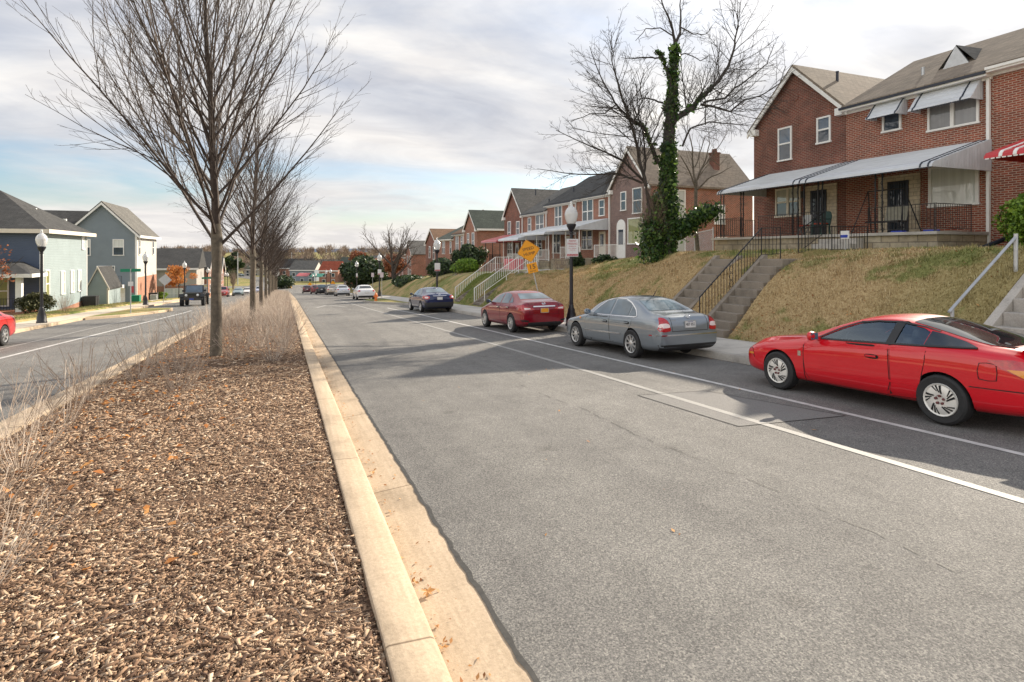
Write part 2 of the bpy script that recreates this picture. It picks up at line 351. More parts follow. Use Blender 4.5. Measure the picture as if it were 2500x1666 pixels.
m['bark_red'] = plain('young_bark', (.05, .034, .026), .8, var=.35, scale=14)
m['bark_grey'] = plain('grey_bark', (.048, .040, .034), .9, var=.35, scale=9, bump=.01)
m['twig'] = mk_leaf('dry_twig', [(.27, .21, .165), (.41, .335, .27), (.54, .46, .385)], .8)
m['twig_dark'] = mk_leaf('winter_twig', [(.12, .08, .06), (.2, .145, .11), (.28, .21, .16)], .8)
m['brick'] = brick('red_brick', (.37, .085, .042), (.205, .048, .029), (.46, .35, .27), ms=.013)
m['brick_dark'] = brick('weathered_brick', (.27, .068, .040), (.155, .043, .029), (.30, .21, .165), stain=.45, ms=.013)
m['brick_purple'] = brick('purple_grey_brick', (.26, .155, .135), (.17, .10, .092), (.36, .30, .27))
m['brick_orange'] = brick('orange_brick', (.42, .15, .075), (.32, .105, .055), (.45, .36, .28))
m['formstone'] = brick('cream_stone_cladding', (.78, .68, .52), (.66, .56, .42), (.50, .42, .32), .34, .15, ms=.014)
m['block'] = brick('stained_block_wall', (.46, .40, .30), (.36, .29, .19), (.24, .20, .15), .62, .32, stain=.45, ms=.02)
m['white'] = plain('white_paint', (.78, .77, .74), .5, var=.05)
m['cream'] = plain('cream_paint', (.66, .60, .50), .6, var=.05)
m['shingle'] = shingle('tan_grey_shingles', (.27, .225, .18))
m['shingle_dark'] = shingle('dark_grey_shingles', (.075, .075, .075))
m['shingle_grey'] = shingle('grey_shingles', (.155, .15, .14))
m['shingle_green'] = shingle('green_grey_shingles', (.085, .10, .085))
m['shingle_brown'] = shingle('brown_shingles', (.21, .13, .085))
m['shingle_red'] = shingle('red_shingles', (.32, .085, .05))
m['sid_green'] = siding('pale_green_siding', (.32, .385, .40))
m['sid_blue'] = siding('navy_siding', (.075, .105, .17))
m['sid_grey'] = siding('blue_grey_siding', (.21, .255, .30))
m['sid_cream'] = siding('cream_siding', (.56, .545, .50))
m['sid_tan'] = siding('grey_tan_siding', (.40, .38, .35))
m['iron'] = plain('black_iron', (.012, .012, .014), .45, var=.2)
m['lampblack'] = plain('black_lamp_paint', (.014, .014, .02), .38, var=.2)
m['alu'] = plain('galvanised_metal', (.46, .47, .48), .42, .7, var=.12)
m['darktrim'] = plain('dark_trim', (.02, .025, .04), .5)
m['rubber'] = plain('rubber', (.018, .018, .019), .75, var=.3, scale=20)
m['blackplastic'] = plain('black_plastic', (.02, .02, .021), .5)
m['wood'] = plain('orange_wood', (.30, .13, .05), .7, var=.25)
m['glass'] = glass('window_glass', (.03, .045, .065))
m['glass_blue'] = glass('blue_window_glass', (.05, .085, .13))
m['curtain'] = glass('curtained_glass', curtain=(.22, .22, .22))
m['blind'] = glass('glass_over_cream_blind', curtain=(.50, .50, .44))
m['blind2'] = glass('glass_over_pale_blind', curtain=(.72, .74, .70))
m['olive_glass'] = glass('glass_over_olive_blind', curtain=(.28, .29, .12))
def mk_awn(name, c, rib=.1, axis=0):
    s = NT(name); x = s.xyz()[axis]; f = s.math('FRACT', s.math('DIVIDE', x, rib)); s.bump(s.ramp(f, [(0, 0.0), (.12, 1.0), (.88, 1.0), (1, 0.0)]), .012)
    st = s.ramp(s.noise(1.6, 6, .65, s.mapv((2.5, .7, 1))), [(.3, tuple(y*.78 for y in c)), (.7, c)])
    return s.fin(st, .42, .0, spec=.5)
m['awn'] = mk_awn('pale_grey_aluminium', (.64, .66, .685), .14)
m['awn_white'] = mk_awn('white_aluminium', (.70, .70, .70), .14)
m['awn_red'] = mk_awn('red_aluminium', (.55, .03, .035), .14)
m['awn_maroon'] = mk_awn('faded_red_aluminium', (.52, .11, .115), .14)
m['awn_green'] = mk_awn('green_aluminium', (.03, .22, .16), .14)
# ------------------------------------------------------------------ terrain heights
def lerp(x, pts):
    if x <= pts[0][0]: return pts[0][1]
    for (a, b), (c, d) in zip(pts, pts[1:]):
        if x <= c: return b+(d-b)*(x-a)/(c-a)
    return pts[-1][1]
def zr(y): return -1.9-.047*y if y < 60 else -4.72-.058*(y-60) if y < 150 else -9.94-.004*(min(y, 500)-150)
KX = [(-20, 9.05), (9, 8.9), (31, 8.65), (50, 8.3), (75, 8.1), (100, 7.6), (130, 6.6), (160, 5.6)]
def kx(y): return lerp(y, KX)
LX = -9.95                                   # face of the kerb beyond the other carriageway
ZC = [(-40, 2.2), (-10, .75), (5, .1), (12, -.22), (16, -.28), (22, -.85), (28, -1.35), (37, -1.42), (45, -1.9), (60, -2.9), (75, -3.9), (100, -5.8), (140, -8.9), (160, -9.8)]
ZG = [(-40, 2.4), (-10, .9), (5, .12), (20, 0), (24, -.3), (31, -1.1), (37, -1.3), (46, -1.7), (57, -2.2), (67, -2.9), (80, -3.6), (95, -4.8), (110, -5.9), (140, -8.9), (160, -9.8)]
def sm(t): t = max(0, min(1, t)); return t*t*(3-2*t)
STEPS = [(4.75, 6.25, 17), (12.3, 13.15, 18.5), (14.45, 15.35, 15), (32.7, 33.8, 14), (37.0, 38.1, 14), (46.6, 47.6, 13.7)]
def zt(x, y):
    z = zt0(x, y)
    if 10.85 < x < 19:
        for a, b, xe in STEPS:
            if a-.1 < y < b+.1 and x < xe: return z-.75
    return z
def zt0(x, y):
    """height of the natural ground"""
    r = zr(y)
    if y > 175: return r-.06+ (max(0, y-420)*.006)
    if x > 0:
        k = kx(y); s = r+.15
        if x < k+2.1: return r-.25 if x < k+1.95 else s-.02
        bw = 2.55; t = max(0, (x-k-2.1)/bw); c = lerp(y, ZC); g = lerp(y, ZG)
        f = min(1, (y-150)/25) if y > 150 else 0
        if t < 1: z = s-.02+(c-s+.02)*(.35*t+.65*(math.sin(t*math.pi/2)**1.15))
        else: z = c+(g-c)*sm((x-k-2.1-bw)/2.5)
        return z*(1-f)+(r-.1)*f
    s = r+.12
    if x > LX-1.9: return r-.25
    return s+(.10 if x > -13.5 else .10-.25*sm((-13.5-x)/2))
# ------------------------------------------------------------------ ground sheet
xs = sorted(set([-900, -500, -250, -140, -90, -60, -40, -30, -24, -20, -17, -15.5, -14, -13.2, -12.6, -12.2, -11.9, -11.6, -10, -6, -3, 0, 3, 6, 8]+[round(10+.2*i, 2) for i in range(36)]+[17.4, 17.8, 18.3, 18.8, 19.5, 21, 24, 28, 34, 42, 60, 90, 140, 250, 500, 900]))
ys = sorted(set([-60, -40, -25, -15]+[round(-8+.5*i, 2) for i in range(136)]+list(range(60, 180, 2))+[q for a, b, _ in STEPS for q in (a-.17, a-.02, b+.02, b+.17)]+[180, 185, 190, 200, 220, 250, 300, 360, 420, 500, 650, 900, 1300, 2000]))
rows = []
for y in ys:
    row = []
    for x in xs:
        z = zt(x, y)
        if x > 10.6 and y < 70: z += .05*mnoise.noise((x*.7, y*.7, 0))*min(1, (x-10.6))
        row.append((x, y, z))
    rows.append(row)
g = MB().sheet(rows).build('ground', m['grass'], smooth=True, fix=False, kind='structure', label='grassy ground with dead brown turf on the bank and terraces', cat='ground')
def ribbon(name, mat, fl, fr, y0, y1, dz, step=2.0, **k):
    n = max(1, int((y1-y0)/step)); Y = [y0+(y1-y0)*i/n for i in range(n+1)]
    f = lambda q, y: q(y) if callable(q) else q
    return MB().sheet([[(f(fr, y), y, zr(y)+dz), (f(fl, y), y, zr(y)+dz)] for y in Y]).build(name, mat, kind='structure', **k)
def strip(mb, prof, fx, y0, y1, step=1.5, mi=0, sgn=1):
    n = max(1, int((y1-y0)/step)); rows = []
    for i in range(n+1):
        y = y0+(y1-y0)*i/n; x = fx(y) if callable(fx) else fx
        rows.append([(x+sgn*a, y, zr(y)+b) for a, b in prof])
    mb.sheet(rows, mi)
    for r in (rows[0], rows[-1]): mb.add(r, [tuple(range(len(r)))], mi)
    return mb
ME = 150                                      # far end of the median
ribbon('road', m['asphalt'], 1.08, lambda y: kx(y)+.02, -14, 175, 0, label='grey asphalt carriageway with parking lane beside the brick houses', cat='road')
ribbon('road', m['asphalt'], LX-.02, -3.68, -14, 232, 0, label='grey asphalt carriageway on the far side of the planted median', cat='road')
# road bed at the end of the median
MB().sheet([[(12, y, zr(y)-.004), (-3.7, y, zr(y)-.004)] for y in (ME+1, 158, 166, 175)]).build('road', m['asphalt'], kind='structure', label='asphalt crossing at the end of the median', cat='road')
MB().sheet([[(x, 176, zr(176)-.004), (x, 186, zr(186)-.004)] for x in (-70, -30, 0, 30, 80)]).build('road', m['asphalt'], kind='structure', label='distant asphalt cross street at the foot of the hill', cat='road')
MB().sheet([[(x-4, y, zr(y)+.02), (x+5, y, zr(y)+.02)] for x, y in ((-7, 231), (-12, 250), (-22, 280), (-40, 320), (-70, 360))]).build('road', m['asphalt'], kind='structure', label='road curving away to the left far down the hill', cat='road')
# kerbs and gutters of the median
KP = [(0, -.05), (.0, .115), (.012, .138), (.03, .148), (.23, .156), (.245, .15), (.25, .10)]
strip(MB(), KP[::-1], .69, -3, ME, sgn=-1).build('kerb', m['kerb'], smooth=True, kind='structure', label='warm concrete kerb along the mulched median', cat='kerb')
strip(MB(), [(0, -.03), (.40, .006)], .69, -3, ME).build('gutter', m['gutter'], kind='structure', label='concrete gutter strip beside the mulched median', cat='gutter')
strip(MB(), KP[::-1], -3.28, -3, ME).build('kerb', m['kerb'], smooth=True, kind='structure', label='concrete kerb on the far edge of the median', cat='kerb')
strip(MB(), [(0, -.03), (.40, .006)], -3.28, -3, ME, sgn=-1).build('gutter', m['gutter'], kind='structure', label='concrete gutter on the far side of the median', cat='gutter')
# tar joint between gutter and asphalt
rng = random.Random(3)
t = MB(); rows = []
for i in range(700):
    y = 1+i*.09; wd = .012+.012*rng.random(); x = 1.085+.008*rng.uniform(-1, 1); rows.append([(x+wd, y, zr(y)+.009), (x-wd*.7, y, zr(y)+.009)])
t.sheet(rows).build('tar_joint', m['tar'], kind='structure', label='ragged dark joint between gutter and asphalt', cat='road joint')
# mulch bed
rows = []
for y in [-3+.4*i for i in range(int((ME+3)/.4))]:
    rows.append([(x, y, zr(y)+.115+.05*math.sin(math.pi*(x+3.03)/3.47)+.022*mnoise.noise((x*2, y*2, 0))) for x in [-3.03+3.47*i/12 for i in range(13)]])
MB().sheet(rows).build('mulch_bed', m['mulch'], smooth=True, fix=False, kind='structure', label='brown bark mulch bed of the street median', cat='mulch bed')
def zm(x, y): return zr(y)+.115+.05*math.sin(math.pi*(x+3.03)/3.47)+.022*mnoise.noise((x*2, y*2, 0))
# right kerb, bump-out, pavement
ribbon('pavement', m['walk'], lambda y: kx(y)+.16, lambda y: kx(y)+2.12, -14, 158, .152, label='pale concrete pavement below the grassy bank', cat='pavement')
strip(MB(), [(0, -.05), (.0, .12), (.02, .15), (.17, .155)], kx, -14, 158).build('kerb', m['kerb_grey'], smooth=True, kind='structure', label='grey concrete kerb of the pavement by the parked cars', cat='kerb')
def island(name, pts, mat, lab, matk=None):
    P = [Vector((x, y, zr(y))) for x, y in pts]; n = len(P); c = sum(P, Vector())/n
    k = MB(); inn = [p+(c-p).normalized()*.17 for p in P]; out2 = [p+(c-p).normalized()*.02 for p in P]
    vs = [p-Vector((0, 0, .05)) for p in P]+[p+Vector((0, 0, .12)) for p in P]+[p+Vector((0, 0, .15)) for p in out2]+[p+Vector((0, 0, .155)) for p in inn]
    k.add(vs, [(r*n+i, r*n+(i+1) % n, (r+1)*n+(i+1) % n, (r+1)*n+i) for r in range(3) for i in range(n)])
    k.build('kerb', matk or m['kerb_grey'], kind='structure', label='kerb round '+lab, cat='kerb')
    g_ = MB(); vs = [p+Vector((0, 0, .158)) for p in inn]; g_.add(vs+[c+Vector((0, 0, .17))], [(i, (i+1) % n, n) for i in range(n)])
    g_.build('verge', mat, kind='structure', label='patch of grass on '+lab, cat='verge')
island('bump', [(8.45, 40.6), (7.6, 42.6), (6.6, 45.6), (6.1, 48.4), (6.2, 50.2), (6.8, 51.4), (8.28, 52)], m['grass'], 'the kerb extension with the hydrant')
island('bump', [(LX+.1, 36.6), (-8.6, 38), (-7.5, 41), (-7.0, 44), (-7.3, 46), (-8.6, 46.6), (LX+.1, 46.6)], m['grass'], 'the kerb extension with the street name sign', m['kerb'])
island('bump', [(7.1, 108), (6.0, 110), (5.5, 113), (6.2, 116), (7.1, 117)], m['grass'], 'the second kerb extension down the hill')
# left pavement
ribbon('pavement', m['walk_warm'], LX-1.95, LX-.15, -14, 170, .125, label='sunlit concrete pavement in front of the siding houses', cat='pavement')
strip(MB(), [(0, -.05), (.0, .10), (.02, .13), (.17, .132)], LX, -14, 170, sgn=-1).build('kerb', m['kerb'], smooth=True, kind='structure', label='sunlit concrete kerb in front of the siding houses', cat='kerb')
MB().sheet([[(x, 60.5, zr(60.5)+.16-.05*i), (x, 68.2, zr(68)+.30-.10*i)] for i, x in enumerate((-11.8, -13, -14.2, -15.5, -17, -19, -21))]).build('driveway', m['walk_warm'], kind='structure', label='concrete driveway to the white garage door', cat='driveway')
# ------------------------------------------------------------------ road markings
def line(fx, wd, y0, y1, lab, mt='line'):
    ribbon('road_line', m[mt], lambda y: fx(y)-wd/2, lambda y: fx(y)+wd/2, y0, y1, .005, 1.0, label=lab, cat='road marking')
l1 = lambda y: lerp(y, [(-5, 5.6), (11, 5.57), (22, 5.36), (45, 4.88), (60, 4.6)])
l2 = lambda y: lerp(y, [(-5, 7.05), (3.5, 6.98), (20, 6.75), (30, 6.58), (37, 6.25)])
line(l1, .115, -6, 56, 'wide white line between travel lane and cycle lane')
line(l2, .10, -6, 38, 'thin white line beside the row of parked cars', 'line_bright')
line(lambda y: lerp(y, [(0, -7.2), (18, -6.95), (41, -5.85)]), .13, 0, 44, 'white lane line on the far carriageway', 'line_bright')
line(lambda y: lerp(y, [(0, -8.1), (22, -7.9), (36, -7.5)]), .10, 0, 36, 'thin parking line on the far carriageway')
z_ = lambda x, y: (x, y, zr(y)+.006)
def pl(pts, wd):
    k = MB()
    for (a, b) in zip(pts, pts[1:]):
        d = (Vector(b)-Vector(a)).normalized(); n = Vector((-d.y, d.x))*wd/2
        k.add([z_(a[0]-n.x, a[1]-n.y), z_(b[0]-n.x, b[1]-n.y), z_(b[0]+n.x, b[1]+n.y), z_(a[0]+n.x, a[1]+n.y)], [(0, 1, 2, 3)])
    return k
pl([(2.0, 41.5), (2.95, 45.5)], .22).build('hump_marking', m['line'], kind='structure', label='white speed hump marks across the travel lane', cat='road marking')
pl([(3.0, 45.4), (3.9, 41.5)], .22).build('hump_marking', m['line'], kind='structure', label='second stroke of the white speed hump mark', cat='road marking')
# asphalt repair patch: px corners unprojected
pc = [(5.02, 7.95), (6.35, 8.1), (6.55, 5.6), (5.25, 5.35)]
def unp(u, v, h=1.9):
    a = (u-1250)/1400; b = (615-v)/1400; sy, cy = math.sin(YAW), math.cos(YAW)
    Z = h/(-b-.047*(cy-a*sy)); return Z*(sy+a*cy), Z*(cy-a*sy)
pc = [unp(1557, 966), unp(1803, 1042), unp(2064, 1016), unp(1720, 955)]
MB().add([(x, y, zr(y)+.003) for x, y in pc], [(0, 1, 2, 3)]).build('repair_patch', m['patch'], kind='structure', label='darker asphalt repair patch across the white line', cat='road patch')
k = pl(pc+[pc[0]], .016); k.build('tar_seam', m['tar'], kind='structure', label='tar seam round the asphalt repair patch', cat='road seam')
k = MB(); rng = random.Random(5)
for x0, y0, y1 in ((3.9, 2.2, 9.5), (4.2, 9.8, 13)):
    y = y0; x = x0; pts = []
    while y < y1: pts.append((x, y)); y += .12; x += rng.uniform(-.025, .022)
    for a, b in zip(pts, pts[1:]):
        if rng.random() < .55: k.add([z_(a[0], a[1]), z_(a[0]+.008, a[1]), z_(b[0]+.008, b[1]), z_(b[0], b[1])], [(0, 1, 2, 3)])
k.build('road_crack', m['tar'], kind='structure', label='fine broken crack along the travel lane', cat='road crack')
# ------------------------------------------------------------------ fast scattered geometry
def scatter(name, P, D, U, Wd, mat, shape, **tags):
    """P points, D half-length vectors, U width vectors, Wd thickness vectors -> boxes / blades / leaves as one mesh"""
    n = len(P)
    if shape == 'box':
        c = np.stack([P+sx*D+sy*U+sz*Wd for sz in (-1, 1) for sx, sy in ((-1, -1), (1, -.6), (1, .6), (-1, 1))], 1); q = np.array([(4, 5, 6, 7), (0, 1, 5, 4), (1, 2, 6, 5), (2, 3, 7, 6), (3, 0, 4, 7)]); kv = 8
    elif shape == 'blade':
        c = np.stack([P-U, P+U, P+D+U*.6, P+D*.9+Wd], 1); q = np.array([(0, 1, 2, 3)]); kv = 4
    else:
        c = np.stack([P-D, P+U-D*.2+Wd, P+D, P-U-D*.2+Wd], 1); q = np.array([(0, 1, 2, 3)]); kv = 4
    f = (q[None]+(np.arange(n)*kv)[:, None, None]).reshape(-1, 4); me = bpy.data.meshes.new(name)
    me.vertices.add(n*kv); me.vertices.foreach_set('co', c.reshape(-1).astype(np.float32)); nf = len(f)
    me.loops.add(nf*4); me.loops.foreach_set('vertex_index', f.reshape(-1).astype(np.int32)); me.polygons.add(nf)
    me.polygons.foreach_set('loop_start', (np.arange(nf)*4).astype(np.int32)); me.update(calc_edges=True); me.materials.append(mat)
    return link(name, me, **tags)
rs = np.random.RandomState(7)
def rand_dirs(n, tilt):
    a = rs.uniform(0, 2*np.pi, n); t = rs.normal(0, tilt, n); d = np.stack([np.cos(a)*np.cos(t), np.sin(a)*np.cos(t), np.sin(t)], 1)
    u = np.stack([-np.sin(a), np.cos(a), rs.normal(0, tilt, n)], 1); u /= np.linalg.norm(u, axis=1)[:, None]; return d, u, np.cross(d, u)
# bark chips
X = []; Y = []
for (a, b, dn) in ((1.2, 3.2, 14500), (3.2, 5, 9500), (5, 8, 4200), (8, 13, 1700), (13, 24, 450)):
    n = int((b-a)*3.45*dn); X.append(rs.uniform(-3.02, .43, n)); Y.append(rs.uniform(a, b, n))
X = np.concatenate(X); Y = np.concatenate(Y); n = len(X)
Z = np.array([zm(x, y) for x, y in zip(X, Y)])+rs.exponential(.005, n)
d, u, w_ = rand_dirs(n, .15); far = np.clip(Y/5, 1, 2.4)
ln = np.clip(rs.lognormal(-4.85, .62, n), .003, .045)*far; wd = np.clip(ln*rs.uniform(.16, .48, n), .0016, .010)
scatter('bark_mulch', np.stack([X, Y, Z], 1), d*ln[:, None], u*wd[:, None], w_*(wd*.35)[:, None], m['chip'], 'box', kind='stuff', label='loose brown and tan bark chips on the median', cat='mulch')
# grass blades on bank and lawn
def grass(n, x0, x1, y0, y1, h, name, lab, keep=None):
    Xg = rs.uniform(x0, x1, n); Yg = rs.uniform(y0, y1, n)
    if keep: k_ = np.array([keep(x, y) for x, y in zip(Xg, Yg)]); Xg = Xg[k_]; Yg = Yg[k_]
    nn = len(Xg); Zg = np.array([zt(x, y)+(.05*mnoise.noise((x*.7, y*.7, 0))*min(1, (x-10.6)) if x > 10.6 and y < 70 else 0) for x, y in zip(Xg, Yg)])-.01
    hh = h*rs.lognormal(0, .35, nn); a = rs.uniform(0, 2*np.pi, nn); ti = rs.uniform(.1, 1.1, nn)
    D = np.stack([np.cos(a)*np.sin(ti), np.sin(a)*np.sin(ti), np.cos(ti)], 1)*hh[:, None]; U = np.stack([-np.sin(a), np.cos(a), 0*a], 1)*.006
    scatter(name, np.stack([Xg, Yg, Zg], 1), D, U*1.2, D*.05, m['blade'], 'blade', kind='stuff', label=lab, cat='grass')
onb = lambda x, y: x > kx(y)+2.05 and not any(a-.17 < y < b+.17 and x < xe+.1 for a, b, xe in STEPS)
grass(170000, 10.5, 14.5, -2, 38, .055, 'bank_grass', 'dry brown and green turf on the steep bank', onb)
n_t = 420; tx_ = rs.uniform(10.9, 15.5, n_t); ty_ = rs.uniform(2, 34, n_t); Q = [(x+rs.normal(0, .07), y+rs.normal(0, .07)) for x, y in zip(tx_, ty_) if onb(x, y) for _ in range(rs.randint(14, 42))]
Q = [q for q in Q if onb(*q)]; nq = len(Q); Xq = np.array([q[0] for q in Q]); Yq = np.array([q[1] for q in Q]); Zq = np.array([zt(*q) for q in Q])
aq = rs.uniform(0, 6.28, nq); tq = rs.uniform(.1, .9, nq); hq = rs.uniform(.06, .17, nq)[:, None]; Dq = np.stack([np.cos(aq)*np.sin(tq), np.sin(aq)*np.sin(tq), np.cos(tq)], 1)*hq
scatter('grass_tufts', np.stack([Xq, Yq, Zq], 1), Dq, np.stack([-np.sin(aq), np.cos(aq), 0*aq], 1)*.007, Dq*.05, m['blade'], 'blade', kind='stuff', label='taller uneven tufts of grass on the bank', cat='grass')
grass(60000, 14.5, 19.4, 2, 30, .05, 'lawn_grass', 'short green lawn in front of the brick porch', onb)
grass(30000, -14.3, -11.95, 18, 60, .06, 'verge_grass', 'short green strip of grass along the far pavement', lambda x, y: y < 60 and x > -14.4)
# fallen leaves and grit on the asphalt and gutter
rng = random.Random(11)
def leaf_thing(x, y, z, s, lab, a):
    mb = MB(); n = 9; ring = []
    for i in range(n*2):
        r = s*(1 if i % 2 == 0 else .5)*(1+.25*math.cos(i)); t_ = 2*math.pi*i/(2*n); ring.append((r*math.cos(t_), r*.75*math.sin(t_), .18*s*math.sin(3*t_)+.12*s))
    mb.add(ring+[(0, 0, .05*s)], [(i, (i+1) % (2*n), 2*n) for i in range(2*n)])
    o = mb.build('fallen_leaf', m['deadleaf'], label=lab, cat='leaf', group='dead leaves in the gutter'); o.location = (x, y, z); o.rotation_euler = (.3, .2, a)
p = unp(1026, 1450); leaf_thing(.80, p[1], zr(p[1])+.0, .055, 'large curled orange maple leaf in the gutter', .4)
p = unp(1010, 1418); leaf_thing(.76, p[1], zr(p[1])-.01, .035, 'small brown leaf just behind the large maple leaf in the gutter', 1.4)
p = unp(1068, 1580); leaf_thing(.76, p[1], zr(p[1])-.01, .035, 'brown leaf in the gutter nearest the camera', 2.2)
p = unp(905, 1155); leaf_thing(.80, p[1], zr(p[1])-.0, .04, 'pale leaf in the gutter beside the kerb joint', .9)
n = 420; Yl = rs.uniform(2, 24, n); Xl = .72+np.abs(rs.normal(0, .10, n)); Zl = np.array([zr(y) for y in Yl])-.018+.03*(Xl-.7)/.4
d, u, w_ = rand_dirs(n, .3); ln = rs.uniform(.006, .022, n)
scatter('gutter_litter', np.stack([Xl, Yl, Zl], 1), d*ln[:, None], u*(ln*.5)[:, None], w_*.002, m['deadleaf'], 'leaf', kind='stuff', label='bits of leaf and bark lying in the gutter', cat='litter')
n = 260; Yl = rs.uniform(3, 40, n); Xl = np.where(rs.rand(n) < .45, rs.uniform(1.2, 8.6, n), np.array([kx(y) for y in Yl])-np.abs(rs.normal(0, .12, n))-.02)
d, u, w_ = rand_dirs(n, .2); ln = rs.uniform(.008, .035, n)
scatter('road_litter', np.stack([Xl, Yl, np.array([zr(y) for y in Yl])+.008], 1), d*ln[:, None], u*(ln*.45)[:, None], w_*.003, m['deadleaf'], 'leaf', kind='stuff', label='scattered dry leaves and grit on the asphalt', cat='litter')
n = 2600; Yl = rs.uniform(4, 32, n); Xl = np.where(rs.rand(n) < .6, 11.0+np.abs(rs.normal(0, .45, n)), rs.uniform(11, 16, n)); Zl = np.array([zt(x, y) for x, y in zip(Xl, Yl)])+.05
d, u, w_ = rand_dirs(n, .5); ln = rs.uniform(.015, .04, n)
scatter('bank_leaves', np.stack([Xl, Yl, Zl], 1), d*ln[:, None], u*(ln*.6)[:, None], w_*.006, m['deadleaf'], 'leaf', kind='stuff', label='fallen brown leaves caught on the bank', cat='leaves')
n = 500; Yl = rs.uniform(4, 20, n); Xl = np.where(rs.rand(n) < .5, rs.normal(-2.6, .25, n), rs.normal(-1.5, .5, n)); Xl = np.clip(Xl, -3, .3); Zl = np.array([zm(x, y) for x, y in zip(Xl, Yl)])+.02
d, u, w_ = rand_dirs(n, .4); ln = rs.uniform(.02, .05, n)
scatter('median_leaves', np.stack([Xl, Yl, Zl], 1), d*ln[:, None], u*(ln*.6)[:, None], w_*.01, m['orangeleaf'], 'leaf', kind='stuff', label='orange fallen leaves caught among the dry shrubs', cat='leaves')
# long pale sticks lying on the mulch
k = MB()
for i in range(90):
    x = rng.uniform(-3, .4); y = rng.uniform(2, 16); a = rng.uniform(-.6, .9)+(0 if rng.random() < .7 else 1.5); l_ = rng.uniform(.08, .35); z = zm(x, y)+.018
    pts = [(x+l_*t_*math.cos(a), y+l_*t_*math.sin(a)+.02*math.sin(5*t_+i), z+.012*math.sin(3*t_)) for t_ in (0, .3, .6, 1)]
    k.tube(pts, [.003, .003, .0025, .002], 4)
k.build('mulch_sticks', m['twig'], kind='stuff', label='pale thin sticks lying on the bark mulch', cat='sticks')
# ------------------------------------------------------------------ building helpers (world coordinates, parented to an empty at the base)
class H:
    def __init__(s, name, label, cat, loc, group=None):
        s.r = thing(name, label, cat, loc, group=group); s.o = Vector(loc)
    def b(s, mb, name, mats, parent=None, **k):
        mb.v = [(a-s.o.x, b-s.o.y, c-s.o.z) for a, b, c in mb.v]
        return mb.build(name, mats, parent or s.r, **k)
def P3(face, at):
    if face == '-x': return lambda u, d, z: (at-d, u, z)
    if face == '+x': return lambda u, d, z: (at+d, u, z)
    return lambda u, d, z: (u, at-d, z)          # '-y'
def fbox(mb, F, u0, u1, d0, d1, z0, z1, mi=0):
    a = F(u0, d0, z0); b = F(u1, d1, z1)
    return mb.box(min(a[0], b[0]), max(a[0], b[0]), min(a[1], b[1]), max(a[1], b[1]), min(a[2], b[2]), max(a[2], b[2]), mi)
def window(h, face, at, u0, u1, z0, z1, pane='glass', mull=0, rail=True, fw=.075, frame='white', grid=0, parent=None, pane2=None):
    F = P3(face, at); mb = MB(); u0, u1 = min(u0, u1), max(u0, u1)
    fbox(mb, F, u0, u0+fw, 0, .055, z0, z1); fbox(mb, F, u1-fw, u1, 0, .055, z0, z1)
    fbox(mb, F, u0+fw, u1-fw, 0, .055, z1-fw, z1); fbox(mb, F, u0-.03, u1+.03, .002, .085, z0-.05, z0+.02)
    n = mull+1; cw = (u1-u0-2*fw)/n
    for i in range(1, n): fbox(mb, F, u0+fw+cw*i-.06, u0+fw+cw*i+.06, .001, .06, z0+.02, z1-fw)
    if rail: fbox(mb, F, u0+fw, u1-fw, .002, .045, (z0+z1)/2-.035, (z0+z1)/2+.035)
    for i in range(1, grid+1):
        for q in range(n):
            c = u0+fw+cw*(q+i/(grid+1)); fbox(mb, F, c-.012, c+.012, .003, .034, z0+.02, z1-fw)
    wn = h.b(mb, 'window', m[frame], parent)
    for i in range(n):
        a, b = u0+fw+cw*i, u0+fw+cw*(i+1); zm_ = (z0+z1)/2
        if pane2 and rail:
            h.b(fbox(MB(), F, a, b, .004, .014, z0+.02, zm_), 'pane', m[pane], wn); h.b(fbox(MB(), F, a, b, .004, .02, zm_, z1-fw), 'pane', m[pane2], wn)
        else: h.b(fbox(MB(), F, a, b, .004, .016, z0+.02, z1-fw), 'pane', m[pane], wn)
    return wn
